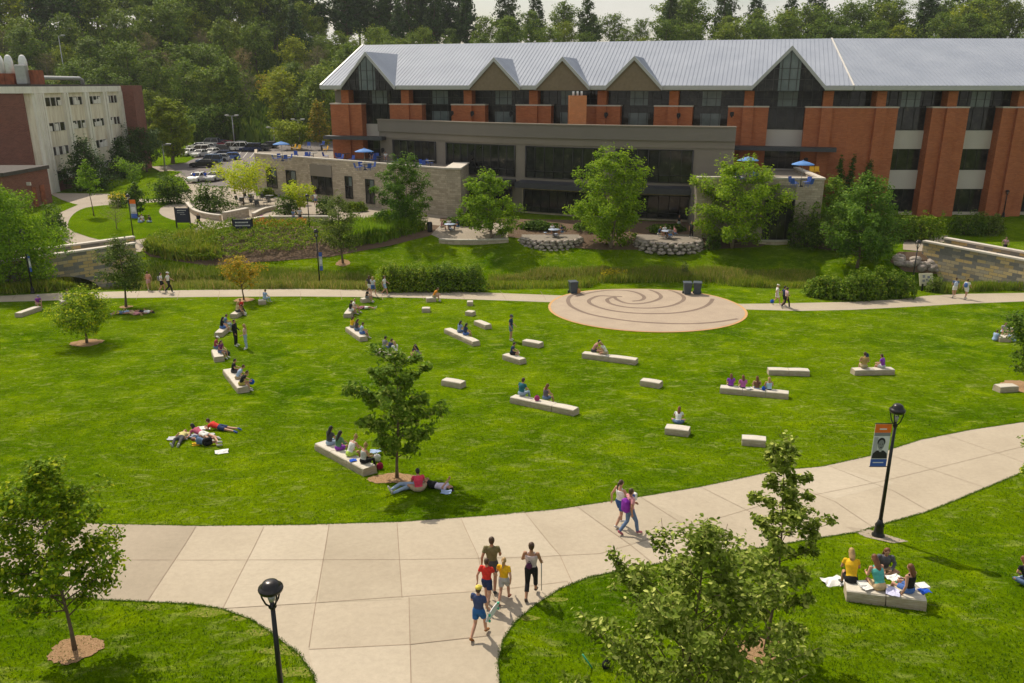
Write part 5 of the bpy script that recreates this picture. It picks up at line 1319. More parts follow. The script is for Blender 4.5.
M['ban_white'] = plain('banner_white', (.66,.66,.66)); M['ban_orange'] = plain('banner_orange', (.72,.16,.02)); M['ban_blue'] = plain('banner_blue', (.05,.11,.42))
M['ban_dark'] = plain('banner_dark', (.03,.03,.03)); M['ban_grey'] = plain('banner_grey', (.40,.41,.43)); M['ban_mid'] = plain('banner_mid_grey', (.22,.23,.24))
p = G(878, 536); lamp(878, 536, 404, 'tall black lamp at the right carrying a banner with a grey portrait', (height_at(p, 424), height_at(p, 466), -.5, 'portrait'))
sheet('lamp_pad', [(p.x-.75,p.y+.75),(p.x-.05,p.y+.5),(p.x+.75,p.y-.45),(p.x+.2,p.y-.6),(p.x-.45,p.y-.1)], M['path_old'], .012)
p = G(286, 735); lamp(286, 735, 581, 'dark lamp head and pole standing in the lower left lawn by the path')
p = G(320, 287); lamp(320, 287, 229, 'black lamp with a narrow blue banner beside the far walk', (3.3, 1.6, .3, 'blue'))
p = G(33, 291.5); lamp(33, 293.5, 229.5, 'black lamp at the far left by the far walk', (3.4, 1.9, .18, 'blue'))
p = G(134, 241); lamp(134, 241, 194, 'black lamp with orange and blue banner on the round lawn edge', (4.3, 2.4, .62, 'orange'))
lamp(911, 291, 240, 'black lamp beside the cream map sign')
lamp(310, 233, 194, 'black lamp in front of the left patio')
lamp(235, 194, 172, 'black lamp beside the wide yellow green tree')
lamp(1003, 217, 190, 'black lamp before the rightmost brick pier')
def light_pole(px, py, top, label, heads=2):
    p = G(px, py); H = height_at(p, top); r = empty('car_park_light', p, 0, label, 'light pole', 'tall grey car park lights')
    m = MB(); m.tube([(0,0,0),(0,0,.8)], .3, 10); child(m, 'base', M['concrete'], r)
    m = MB(); m.tube([(0,0,.8),(0,0,H)], [.14,.09], 8); child(m, 'pole', M['grey_metal'], r)
    m = MB(); m.box(-1.3 if heads == 2 else -.1, 1.3, -.1, .1, H-.05, H+.05); child(m, 'arm', M['grey_metal'], r)
    for x in ((-1.1, 1.1) if heads == 2 else (1.1,)):
        m = MB(); m.box(x-.45, x+.45, -.3, .3, H+.06, H+.28, .08); child(m, 'lamp_head', M['grey_metal'], r)
light_pole(235, 148, 116, 'tall grey light standing among the parked cars')
light_pole(300, 148, 120, 'tall grey light beyond the left terrace with a blue banner'); light_pole(275, 148, 128, 'shorter grey light beyond the left terrace')
light_pole(165.5, 171, 145, 'single grey light pole at the car park entrance', 1); light_pole(73, 128, 36, 'very tall thin mast behind the roof of the lab building', 1)

# benches -------------------------------------------------------------
BW, BH = .56, .34
br = random.Random(2); BM = []
def bench_row(x0, y0, x1, y1, n, labels, w=BW, h=BH, ext=0):
    a, b = Gh(x0, y0, h), Gh(x1, y1, h); d = Vector((b.x-a.x, b.y-a.y, 0)); L = d.length+ext; u = d.normalized(); c = (a+b)/2; s = c-u*L/2
    for i in range(n):
        l = L/n-.02; q = s+u*(L/n*(i+.5)); m = MB(); tilt = (Z(q.x+u.x*.5, q.y+u.y*.5)-Z(q.x-u.x*.5, q.y-u.y*.5))
        nseg = max(2, int(l/.35)); rings = []
        for k in range(nseg+1):
            x = -l/2+l*k/nseg; e = .02 if k in (0, nseg) else 0
            j = lambda: br.uniform(-.012, .012)
            z0 = -.25
            rings.append([(x+j(),-w/2+j(),z0),(x+j(),-w/2+j(),h*.5),(x+j()*.5,-w/2+.01+e,h-.035),(x,-w/2+.04+e,h-e*.6),(x,w/2-.04-e,h-e*.6),(x+j()*.5,w/2-.01-e,h-.035),(x+j(),w/2+j(),h*.5),(x+j(),w/2+j(),z0)])
        m.loft(rings, True, False)
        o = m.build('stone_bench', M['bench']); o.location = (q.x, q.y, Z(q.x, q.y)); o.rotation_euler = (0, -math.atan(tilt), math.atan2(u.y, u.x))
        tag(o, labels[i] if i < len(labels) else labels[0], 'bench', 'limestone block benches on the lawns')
E3 = lambda s: [f'upper block of {s}', f'middle block of {s}', f'lower block of {s}']
bench_row(321, 441.5, 370, 467, 3, E3('the long bench of four people by the mulched maple'), .62)
bench_row(228, 368.5, 243, 387, 2, ['empty upper block of the two block bench left of three seated people', 'lower block where three people sit close together on the left'], .62)
bench_row(216, 349, 219, 356.5, 1, ['short stone block under a person in maroon and one in purple'], .6)
bench_row(218, 332.5, 226.5, 325.5, 1, ['slanting stone block above the standing pair on the left'])
bench_row(233, 314, 242, 309, 1, ['stone block under the people in red and tan near the autumn tree'])
bench_row(258, 300, 266, 299.5, 1, ['small stone block under the person in light blue beside the autumn tree'])
bench_row(17.5, 313, 38, 306, 1, ['pale stone block at the far left under the person in purple'])
bench_row(59, 301, 67, 300, 1, ['stone block by the far walk behind the round tree on the left'])
bench_row(361, 298.5, 369, 297.5, 1, ['small block under the person in black by the far walk'])
bench_row(347, 313.5, 352, 307, 1, ['short block under two people in black and white'])
bench_row(349, 326.5, 363.5, 336.5, 2, ['left block of the bench with three people above the maple', 'right block of the bench with three people above the maple'])
bench_row(378, 349, 401, 355, 2, ['left block of the bench just above the maple top', 'right block of the bench just above the maple top'])
bench_row(426, 297.5, 436, 297, 1, ['small block under the person in orange by the far walk'])
bench_row(422, 307.5, 430, 307.5, 1, ['empty small block in front of the person in orange'])
bench_row(467, 301, 473, 301, 1, ['empty cube like block nearest the far walk'])
bench_row(467, 310.5, 474, 311.5, 1, ['empty cube like block just below the one by the far walk'])
bench_row(477, 320, 488.5, 324.5, 1, ['empty short block above the right end of the bench with two people in blue'])
bench_row(447.5, 328, 476.5, 341, 3, E3('the bench where two people in blue sit'))
bench_row(505.5, 353.5, 523, 358.8, 1, ['block under the person in navy working below the standing man'])
bench_row(524.5, 339.5, 541.5, 342.5, 1, ['empty block right of the standing man'])
bench_row(444, 378.5, 463.5, 381.8, 1, ['lone empty block in the middle of the lawn right of the maple'])
bench_row(513, 395.5, 576.5, 408.5, 3, ['left block of the long bench under a person in dark teal', 'middle block of the long bench beside a pink bag', 'empty right block of the long bench in the lawn centre'])
bench_row(583.5, 352, 637, 358.8, 2, ['left block under two people facing each other below the plaza', 'empty right block of the bench below the plaza'])
bench_row(642, 378.8, 661.5, 381.8, 1, ['lone empty block right of the lawn centre'])
bench_row(666, 425.6, 690, 428.3, 1, ['block in front of a person with long brown hair'], .6)
bench_row(742, 436.3, 766.5, 438.2, 1, ['empty block nearest the slender oak top'])
bench_row(720.5, 386, 789, 392, 3, ['left block of the bench where four people sit in a row', 'middle block of the bench where four people sit in a row', 'right block of the bench where four people sit in a row'])
bench_row(768, 368.3, 809, 369.5, 2, ['left half of the empty bench behind the row of four', 'right half of the empty bench behind the row of four'])
bench_row(853, 368.8, 893, 368, 2, ['left block under the person in tan on the right lawn', 'right block under the person in purple on the right lawn'])
bench_row(997, 385.5, 1015.5, 384.5, 1, ['block beside the mulch ring at the right edge'])
bench_row(997, 336, 1009, 336, 1, ['rough block used as a table by people at the right edge'], .7)
bench_row(1007, 328, 1014, 328, 1, ['rough block behind the seated people at the right edge'], .5, .55)
bench_row(846, 584.5, 926, 594, 2, ['left block of the thick bench with picnic things at the lower right', 'right block of the thick bench with picnic things at the lower right'], .62, .36)
# rocks ----------------------------------------------------------------
RM = []
for i in range(4):
    bm = bmesh.new(); bmesh.ops.create_icosphere(bm, subdivisions=2, radius=1); rr = random.Random(i)
    for v_ in bm.verts:
        v_.co *= 1+.22*math.sin(v_.co.x*3+i)*math.cos(v_.co.y*2.3+i*2)+rr.uniform(-.06,.06); v_.co.z *= .72
    me = bpy.data.meshes.new('rock'); bm.to_mesh(me); bm.free(); me.materials.append(M['rock']); RM.append(me)
def rock(x, y, z, s, label, group):
    o = put('rock', RM[br.randrange(4)], None, None, (x, y, z)); o.scale = (s*br.uniform(.85,1.3), s*br.uniform(.85,1.1), s*br.uniform(.8,1.1)); o.rotation_euler = (br.uniform(-.3,.3), br.uniform(-.3,.3), br.random()*6); tag(o, label, 'rock', group)
def rock_wall(px, py, r, label, group, zt):
    c = G(px, py, zt); c = Vector((c.x, c.y+r*.15, zt))
    m = MB(); m.prism([(c.x+r*1.0*math.cos(t), c.y+r*.72*math.sin(t)) for t in (math.pi+math.pi*k/20 for k in range(21))]+[(c.x+r, c.y+4.5), (c.x-r, c.y+4.5)], -.2, zt); o = m.build('round_patio', M['dark_roof']); o['kind'] = 'structure'
    for lv, (rr_, z) in enumerate(((1.12, zt-1.0), (1.09, zt-.68), (1.06, zt-.36), (1.03, zt-.12))):
        for k in range(17-lv):
            t = math.pi+math.pi*(k+.5*br.random()+.25*lv)/(17-lv); rock(c.x+r*rr_*math.cos(t), c.y+r*.75*(rr_+.02)*math.sin(t), z, .27, label, group)
    return c
ca = rock_wall(551, 237.5, 3.1, 'rounded boulder in the dry stone edge left of the largest birch', 'boulders of the left round patio', 1.5)
cb = rock_wall(669, 239.5, 3.3, 'rounded boulder in the dry stone edge between the two big birches', 'boulders of the right round patio', 1.5)
for k in range(34):
    px = br.uniform(896, 947); py = 258+ (px-896)*.18+br.uniform(-2, 7); p = G(px, py); rock(p.x, p.y, p.z+.05, br.uniform(.3,.5), 'boulder on the bank beside the left end of the right bridge', 'boulders on the bank by the right bridge')
# low walls on the left patio
def low_wall(pts, h, label, w=.35):
    P = [G(*q) for q in pts]; m = MB(); q = smooth_poly([(v.x, v.y) for v in P], 4, False); b = offs(q, w)
    z0 = min(v.z for v in P)-.3; z1 = max(v.z for v in P)+h; rings = [[(q[i][0],q[i][1],z0),(q[i][0],q[i][1],z1),(b[i][0],b[i][1],z1),(b[i][0],b[i][1],z0)] for i in range(len(q))]
    r = empty('low_wall', P[0], 0, label, 'wall')
    m.loft(rings, True, False); o = m.build('wall', M['stone'], r); o.location = -P[0]
    a_, b_ = offs(q, -.05), offs(q, w+.05); m = MB(); m.loft([[(a_[i][0],a_[i][1],z1+.003),(a_[i][0],a_[i][1],z1+.12),(b_[i][0],b_[i][1],z1+.12),(b_[i][0],b_[i][1],z1+.003)] for i in range(len(q))], True, False); o = m.build('coping', M['coping'], r); o.location = -P[0]
low_wall([(189,207),(196,214.5),(208,218.5),(222,220.5)], .55, 'curved low stone wall in front of the dark green shrubs'); low_wall([(223,221),(235,218.5),(246,216)], .9, 'straight taller piece of stone wall at the patio corner', .5)
low_wall([(252,224),(262,221.5),(285,221),(330,221)], .5, 'long low stone wall along the front of the left patio'); low_wall([(252,218),(262,213),(275,210)], .45, 'short pale wall at the left of the patio planter')

# signs, bins -------------------------------------------------------------
def sign(px, py, w, z0, z1, label, rows, rz=0, mat='black', two=True):
    p = G(px, py); r = empty('campus_sign', p, rz, label, 'sign')
    m = MB(); m.box(-w/2, w/2, -.06, .06, z0, z1, .02); child(m, 'panel', M[mat], r)
    for s in (-1, 1): m = MB(); m.box(s*(w/2+.07)-.06, s*(w/2+.07)+.06, -.06, .06, -.2, z1+.12); child(m, 'post', M['black'], r)
    for i, (a, b, zc, hh) in enumerate(rows):
        m = MB(); n = int((b-a)/.13); rr = random.Random(i)
        for k in range(n):
            if rr.random() < .85: x = a+(b-a)*k/n; m.box(x, x+.085, -.068, -.062, zc-hh/2, zc+hh/2)
        child(m, 'lettering', M['ban_white'], r)
    return r
M['navy_sign'] = plain('navy_sign_panel', (.02,.024,.05), .5)
sign(184, 228, 1.4, .6, 2.2, 'upright dark notice board on two posts at the round lawn tip', [(-.5,.5,1.95,.08),(-.5,.3,1.7,.05),(-.5,.4,1.5,.05)], 0, 'navy_sign')
sign(244, 237, 1.9, .9, 1.9, 'wide dark sign with two lines of white lettering above the flower bed', [(-.75,.75,1.58,.14),(-.8,.8,1.25,.14)], .1, 'navy_sign')
p = G(927, 291); r = empty('map_sign', p, .15, 'cream map panel tilted on a low stand beside the far walk', 'sign')
m = MB(); m.M = Matrix.Rotation(-.35, 4, 'X'); m.box(-.65, .65, -.04, .04, .45, 1.55, .02); child(m, 'panel', M['cream_p'] if 'cream_p' in M else plain('cream_panel', (.60,.55,.38)), r)
m = MB(); m.M = Matrix.Rotation(-.35, 4, 'X')
for a, b, c_, d_ in ((-.35,-.1,1.15,1.4),(.1,.35,1.1,1.3),(-.4,-.15,.8,1.0),(.15,.4,.75,.95),(-.05,.1,.9,1.05)): m.box(a, b, -.05, -.043, c_, d_)
child(m, 'map_marks', M['ban_mid'], r)
for x in (-.5, .5): m = MB(); m.box(x-.05, x+.05, -.05, .05, -.2, .65); child(m, 'post', M['black'], r)
def bin_(px, py, label):
    p = G(px, py); r = empty('wheeled_bin', p, br.uniform(-.3,.3), label, 'bin', 'dark grey wheeled bins by the plaza')
    m = MB(); m.loft([[(-.26,-.28,.08),(.26,-.28,.08),(.26,.28,.08),(-.26,.28,.08)],[(-.33,-.36,1.0),(.33,-.36,1.0),(.33,.36,1.0),(-.33,.36,1.0)]], True, False); child(m, 'body', M['bin'], r)
    m = MB(); m.box(-.37, .37, -.42, .42, 1.003, 1.10, .04); child(m, 'lid', M['bin'], r)
    for s in (-1, 1): m = MB(); m.tube([(s*.26,.30,.13),(s*.36,.30,.13)], .13, 10); child(m, 'wheel', M['black'], r)
    m = MB(); m.tube([(-.28,.44,1.02),(.28,.44,1.02)], .025, 6); child(m, 'handle', M['black'], r)
M['bin'] = plain('grey_plastic', (.06,.075,.09), .5)
bin_(573, 293.5, 'dark bin at the left rim of the plaza'); bin_(687, 294.5, 'left one of two dark bins at the right rim of the plaza'); bin_(697, 294.5, 'right one of two dark bins at the right rim of the plaza')
p = G(695, 0) if 0 else G(388, 235); r = empty('litter_bin', G(430, 232), 0, 'slim black litter bin by the patio at the end of the stone wing', 'bin')
m = MB(); m.lathe([(.25,0),(.28,.1),(.28,1.0),(.22,1.1),(.02,1.12)], 12); child(m, 'body', M['black'], r)
# cars ---------------------------------------------------------------------
def car_meshes(L=4.5, H=1.45, W=1.8, van=0):
    h = L/2; b = MB()
    lo = [(-h,.35),(-h+.02,.75),(-h+.15,.86),(-h*.45,.93),(h*.55,.93),(h-.2,.78),(h,.62),(h,.3),(h-.1,.22),(-h+.1,.22)]
    ys = (-W/2, -W/2+.08, W/2-.08, W/2)
    b.M = Matrix(((0,1,0,0),(1,0,0,0),(0,0,1,0),(0,0,0,1)))
    rings = []
    for y, s in ((-W/2,.95),(-W/2+.1,1),(W/2-.1,1),(W/2,.95)): rings.append([(x*s, y, .5+(z-.5)*s) for x, z in lo])
    b.loft(rings, True, False)
    c0, c1, t0, t1 = (-h*.92, h*.35, -h*.72, h*.02) if not van else (-h*.97, h*.42, -h*.9, h*.15)
    g = MB(); g.M = b.M
    g.loft([[(c0,-W/2+.1,.92),(c1,-W/2+.1,.92),(c1,W/2-.1,.92),(c0,W/2-.1,.92)],[(t0,-W/2+.25,H-.06),(t1,-W/2+.25,H-.06),(t1,W/2-.25,H-.06),(t0,W/2-.25,H-.06)]], True, False)
    b.loft([[(t0-.03,-W/2+.23,H-.055),(t1+.03,-W/2+.23,H-.055),(t1+.03,W/2-.23,H-.055),(t0-.03,W/2-.23,H-.055)],[(t0+.1,-W/2+.3,H),(t1-.05,-W/2+.3,H),(t1-.05,W/2-.3,H),(t0+.1,W/2-.3,H)]], True, False)
    for (xa, xb) in ((c0, t0), (c1, t1)):
        for s in (-1, 1): b.tube([(xa, s*(W/2-.11), .93), (xb, s*(W/2-.26), H-.05)], .05, 5)
    for s in (-1, 1): b.tube([((c0+c1)*.5, s*(W/2-.10), .93), ((t0+t1)*.5, s*(W/2-.25), H-.05)], .045, 5)
    w = MB(); w.tube([(-.11,0,0),(.11,0,0)], .33, 14); 
    hl = MB(); hl.box(-.17, .17, -.03, .03, -.08, .08, .02)
    return b.mesh('body'), g.mesh('window'), w.mesh('wheel'), hl.mesh('headlight'), L, W
CARM = [car_meshes(), car_meshes(4.8, 1.8, 1.9, 1), car_meshes(5.3, 1.9, 1.95)]
_cp = {}
def car(px, py, col, ang, label, k=0, z=None):
    body, gl, wh, hl, L, W = CARM[k]; p = G(px, py); r = empty('parked_car', (p.x, p.y, p.z+.07), math.radians(ang), label, 'car', 'cars in the car park')
    if col not in _cp: _cp[col] = plain('car_paint', COLS[col], .25, .2, .6, .05)
    put('body', body, _cp[col], r); put('window', gl, M['glass'], r)
    for sx in (-1, 1):
        for sy in (-1, 1): put('wheel', wh, M['black'], r, (sx*(W/2-.1), sy*L*.31, .33))
        put('headlight', hl, M['flash'], r, (sx*(W/2-.32), L/2-.01, .68))
for a in ((188.3,156,'white',170,'white car at the left end of the car park',0),(199,153.5,'white',95,'white car behind the second row at the left',1),(200,157,'lgray',170,'pale hatchback near the left end of the car park',0),
          (211.5,155.5,'white',165,'white car left of the blue saloon',0),(208,150,'lgray',80,'silver car in the third row',0),(197.5,149.5,'white',90,'white car at the left of the far row',0),(209.4,146.2,'lgray',88,'silver van in the farthest row at the left',1),
          (220.5,151.5,'dgray',85,'dark grey car in front of the far trees',0),(228.5,151,'lgray',90,'silver pickup in the far row',2),(237.5,151,'white',92,'white pickup under the tall light',2),(251,151.5,'navy',90,'dark navy sport utility car in the far row',1),
          (260,151,'dgray',90,'dark car just left of the stone terrace',0),(221,157.5,'navy',100,'dark car behind the blue saloon',0),(229,160,'blue',105,'blue saloon parked broadside in the middle',0),(218,161.5,'lgray',100,'silver car between the dark and blue cars',0),
          (209.5,164,'denim',98,'grey blue car behind the black saloon',1),(203,167.5,'black',93,'black saloon parked broadside nearest the road',0),(197.5,182,'white',175,'white car with people in blue beside it',0),(215,181,'lgray',170,'pale silver car right of the people in blue',0),
          (244.5,149.5,'white',90,'white car between the white pickup and the navy one',0),(218,146,'navy',90,'dark car in the farthest row',0),(268,148,'dgray',90,'dark car seen over the terrace furniture',0),(226,147,'maroon',90,'dark red car in the farthest row',0),(238,147.5,'gray',92,'grey car in the farthest row',0)):
    car(*a)
# tables, chairs, umbrellas -----------------------------------------------
M['tbl'] = plain('table_metal', (.08,.085,.09), .5, .3); M['umb'] = plain('blue_canopy', (.10,.24,.55), .8); M['chair_blue'] = plain('blue_chair', (.05,.11,.42), .5); M['chair_yellow'] = plain('yellow_chair', (.75,.42,.02), .5)
tm_ = MB(); tm_.lathe([(.02,.70),(.58,.71),(.6,.735),(.58,.75),(.02,.752)], 18); TT = tm_.mesh('top')
tm_ = MB(); tm_.tube([(0,0,.05),(0,0,.7)], .045, 8); tm_.lathe([(.3,0),(.3,.03),(.05,.07)], 12); TP = tm_.mesh('pedestal')
cs = MB(); cs.box(-.25,.25,-.25,.25,.38,.43,.015); CS = cs.mesh('seat'); cs = MB(); cs.M = Matrix.Rotation(.25,4,'X'); cs.box(-.25,.25,-.30,-.26,.42,1.0,.012); CB = cs.mesh('backrest')
cs = MB(); cs.tube([(0,0,0),(0,0,.39)], .02, 6); CLG = cs.mesh('leg')
um = MB(); um.lathe([(1.15,2.14),(1.13,2.18),(.6,2.38),(.05,2.54),(.02,2.62)], 8); UC = um.mesh('canopy'); um = MB(); um.tube([(0,0,0),(0,0,2.6)], .025, 6); UPm = um.mesh('pole'); um = MB(); um.lathe([(.26,0),(.26,.08),(.06,.14)], 12); UBm = um.mesh('base')
def table(p, label, group='round metal tables'):
    r = empty('round_table', p, 0, label, 'table', group); put('tabletop', TT, M['tbl'], r); put('pedestal', TP, M['tbl'], r)
def chair(p, rz, mat, label, group):
    r = empty('patio_chair', p, rz, label, 'chair', group); put('seat', CS, M[mat], r); put('backrest', CB, M[mat], r)
    for x in (-.21,.21):
        for y in (-.21,.21): put('leg', CLG, M[mat], r, (x, y, 0))
def umbrella(p, label):
    r = empty('parasol', p, 0, label, 'parasol', 'blue parasols'); put('canopy', UC, M['umb'], r); put('pole', UPm, M['grey_metal'], r); put('base', UBm, M['black'], r)
def tset(p, name, chairs=3, mat='tbl', um=None):
    table(p, f'round table {name}')
    for k in range(chairs):
        a = k*2*math.pi/chairs+.6; chair(Vector((p.x+.85*math.cos(a), p.y+.85*math.sin(a), p.z)), a+math.pi/2, mat, f'chair drawn up to the table {name}', f'chairs {name}')
    if um: umbrella(Vector((p.x+.02, p.y+.0, p.z)), um)
for px, py, nm in ((244,203,'at the left of the patio'),(252.5,199.5,'in the dark group on the patio'),(259,206,'in front of the patio group'),(270,201,'beside the wing shrubs')): tset(G(px, py), nm, 3)
TZ = 7.26
tset(G(281, 142.5, TZ+2.4)-Vector((0,0,2.4)), 'under the left terrace parasol', 4, 'chair_blue', 'blue parasol nearest the far corner of the left terrace')
tset(G(364, 149.5, TZ+2.4)-Vector((0,0,2.4)), 'under the terrace parasol by the brick wall', 4, 'chair_blue', 'blue parasol before the brick pier on the left terrace')
tset(G(803, 162, 7.3+2.4)-Vector((0,0,2.4)), 'on the right terrace corner', 4, 'chair_blue', 'blue parasol at the right corner of the right terrace')
tset(G(748, 158, 7.3+2.4)-Vector((0,0,2.4)), 'on the right terrace behind the birch', 4, 'chair_blue', 'blue parasol half hidden by the birch top')
for px, py, mt, nm in ((293,150,'chair_yellow','yellow chair at the rail of the left terrace'),(298,151,'chair_yellow','second yellow chair at the rail of the left terrace'),(325,152,'chair_yellow','yellow chair beside the brick wall of the left terrace'),
        (309,148,'chair_blue','blue chair in the middle of the left terrace'),(322,147,'chair_blue','blue chair nearest the brick wall of the left terrace'),(345,158,'chair_blue','blue chair close to the terrace edge'),(376,160,'chair_blue','blue chair at the right end of the left terrace'),(350,156,'chair_blue','blue chair behind the terrace edge')):
    chair(G(px, py, TZ), br.uniform(2, 4), mt, nm, 'loose chairs on the left terrace')
for px in (812, 817): chair(G(px, 175, 7.31), 3, 'chair_yellow', 'yellow chair on the right terrace' if px == 812 else 'yellow chair at the right terrace corner', 'yellow chairs on the right terrace')
M['pic'] = plain('picnic_top', (.30,.36,.48), .5, .2)
def ptable(p, label):
    r = empty('picnic_table', p, .2, label, 'table', 'round picnic tables'); m = MB(); m.lathe([(.02,.70),(.62,.71),(.64,.735),(.62,.75),(.02,.752)], 16); child(m, 'tabletop', M['pic'], r)
    m = MB(); m.tube([(0,0,0),(0,0,.7)], .06, 8); child(m, 'pedestal', M['tbl'], r)
    for k in range(4):
        a = k*math.pi/2; c, s = math.cos(a), math.sin(a); m = MB(); m.tube([(c*.05,s*.05,.15),(c*.95,s*.95,.2),(c*.95,s*.95,.42)], .03, 6); m.lathe([(.02,.42),(.2,.425),(.2,.45),(.02,.455)], 10, (c*.95,s*.95,0)); child(m, 'seat', M['pic'], r)
PT = []
for px, py, z, l in ((450,231,None,'picnic table on the patio right of the stone wing'),(554,236.5,1.51,'picnic table on the left boulder edged patio'),(667,238,1.51,'picnic table on the right boulder edged patio'),(776,236,None,'picnic table before the opening of the right stone block')):
    q = G(px, py) if z is None else G(px, py, z); q.z += .03; ptable(q, l); PT.append(q)
def edge_wall(pts, label): low_wall(pts, .25, label, .3)
edge_wall([(440,242),(455,243.5),(480,243.5),(508,241.5)], 'low pale edge of the patio left of the birch'); edge_wall([(758,243),(775,244),(788,243)], 'low pale edge of the patio at the right stone block')

tr_ = random.Random(9)
for k in range(16):
    a = tr_.uniform(.12, .9); q = WL[int(a*(len(WL)-1))]; n_ = tr_.uniform(1.5, 6); x, y = q[0]+n_*.62, q[1]+n_*.78
    chair(Vector((x, y, TZ)), tr_.uniform(0, 6), 'chair_blue', 'blue chair scattered among others behind the left terrace rail', 'scattered blue chairs on the left terrace')
    if k % 4 == 0: table(Vector((x+.8, y+.5, TZ)), 'round dark table among the scattered blue chairs of the left terrace', 'tables among the scattered terrace chairs')
# ---------------------------------------------------------------- people
P_ = person
def st(px, py, *a, **k): return P_(px, py, k.pop('pn', 'stand'), *a, **k)
def seat(px, py, head, top, legs, hair, label, pn='bench', hh=BH, **k):
    k.setdefault('h', 1.62)
    b = Gh(px, py, hh); return P_(0, 0, pn, head, top, legs, hair, label, base=b, **k)
# family on the path
P_(492, 591, 'walk2', 4, 'olive', 'dgray', 'brown', 'man in olive t shirt and dark shorts walking up the path', h=1.66, skin='skin_tan', shoes=(.05,.05,.05))
P_(531, 598, 'walkcane', 8, (.62,.50,.50), 'black', 'brown', 'woman in pale tank top and black capri trousers walking with a stick', sl='tank', ll='capri', h=1.68, skin='skin_tan', shoes=(.08,.06,.05))
P_(504, 603, 'walk', 14, 'yellow', 'lgray', 'blond', 'girl in yellow t shirt with blond ponytail walking on the path', hs='pony', h=1.36, shoes=(.25,.08,.05))
P_(487, 606, 'walk2', 20, 'red', 'navy', 'brown', 'boy in bright red t shirt on the path', h=1.42, shoes=(.3,.28,.26))
P_(479, 638, 'walkhold', 22, (.05,.07,.16), (.03,.12,.32), 'brown', 'boy in navy and red shirt with yellow cap carrying a board', h=1.46, cap=(.62,.5,.08), shoes=(.28,.12,.04))
def at_person(px, py, head, off, k=1.0):
    p = G(px, py); a = -math.radians(head); return Vector((p.x+(off[0]*math.cos(a)-off[1]*math.sin(a))*k, p.y+(off[0]*math.sin(a)+off[1]*math.cos(a))*k, p.z+off[2]*k)), a
p, a = at_person(479, 638, 22, (.36,.16,.86), .86)
r = empty('longboard', p, a, 'white longboard with green wheels held by the boy in the cap', 'skateboard')
m = MB(); m.tube([(0,-.42,0),(0,-.34,0),(0,.3,0),(0,.42,0)], [.012,.012,.012,.012], 10, side=(0,0,1), depth=[.01]*4)
m = MB(); n = 16
out = [(.11*math.sin(t)*(1 if abs(math.cos(t)) < .9 else .8), .42*math.cos(t)) for t in (2*math.pi*k/n for k in range(n))]
m.M = Matrix.Rotation(math.pi/2, 4, 'Y'); m.prism(out, -.01, .01); child(m, 'deck', M['ban_white'], r)
M['grn'] = plain('green_plastic', (.05,.42,.25), .4)
for y in (-.26, .26):
    for z in (-.08, .08): m = MB(); m.tube([(.03,y,z-.02),(.03,y,z+.02)], .03, 8); child(m, 'wheel', M['grn'], r)
p, a = at_person(531, 598, 8, (.25,.27,0), .96)
r = empty('walking_stick', p, a, 'thin grey walking stick held by the woman in the tank top', 'stick'); m = MB(); m.tube([(0,.12,0),(0,0,.95)], [.012,.016], 8); child(m, 'shaft', M['grey_metal'], r); m = MB(); m.tube([(0,.06,.97),(0,-.06,.96)], .02, 8); child(m, 'grip', M['black'], r)
def bag(px, py, head, off, k, col, label, name='backpack', size=(.15,.09,.22), straps=True, cat=None):
    p, a = at_person(px, py, head, off, k); r = empty(name, p, a, label, cat or name.replace('_', ' ')); sx, sy, sz = size
    m = MB(); m.ell((0,0,0), (sx,sy,sz), 12, 8); m.box(-sx*.8, sx*.8, -sy*.8, sy*.8, -sz*.8, sz*.75, .03); o = m.mesh('b', False); t_ = MB(); t_.v, t_.f, t_.m, t_.sm = m.v, m.f, m.m, m.sm
    bod = put('body', remeshed(t_, .02, 2), cloth(COLS[col] if isinstance(col, str) else col), r)
    if straps:
        for s in (-1, 1): q = MB(); q.tube([(s*sx*.5,sy*.3,-sz*.5),(s*sx*.75,sy+.07,-.02),(s*sx*.7,sy+.10,sz*.7),(s*sx*.45,sy*.6,sz*.85)], .014, 6); child(q, 'strap', M['black'], r)
    else: q = MB(); q.tube([(-sx*.5,0,sz*.8),(0,0,sz*1.5),(sx*.5,0,sz*.8)], .012, 6); child(q, 'strap', M['black'], r)
bag(531, 598, 8, (-.04,-.17,1.12), .96, (.10,.03,.08), 'small dark purple purse on the back of the woman with the stick', 'purse', (.09,.035,.10), False)
# pair on the path
P_(619, 526.5, 'walk2', 52, 'white', (.04,.09,.25), 'brown', 'woman in white sleeveless top and denim shorts with ponytail', sl='tank', hs='pony', h=1.70)
P_(629, 535, 'walk', 62, 'pink', 'denim', 'brown', 'woman in pink striped top and jeans with a purple backpack', ll='long', h=1.66, skin='skin_tan', shoes=(.4,.12,.15))
bag(629, 535, 62, (0,-.20,1.17), .95, (.22,.03,.34), 'purple backpack worn by the woman in jeans', 'backpack', (.17,.11,.27))
p, a = at_person(619, 526.5, 52, (.30,.34,1.12), 1); r = empty('paper_bag', p, a, 'white and blue paper bag held between the two walking women', 'bag'); m = MB(); m.box(-.09,.09,-.05,.05,-.12,.14,.02); child(m, 'body', M['ban_white'], r); m = MB(); m.box(-.07,.07,-.056,-.051,.02,.10); child(m, 'print', M['ban_blue'], r)
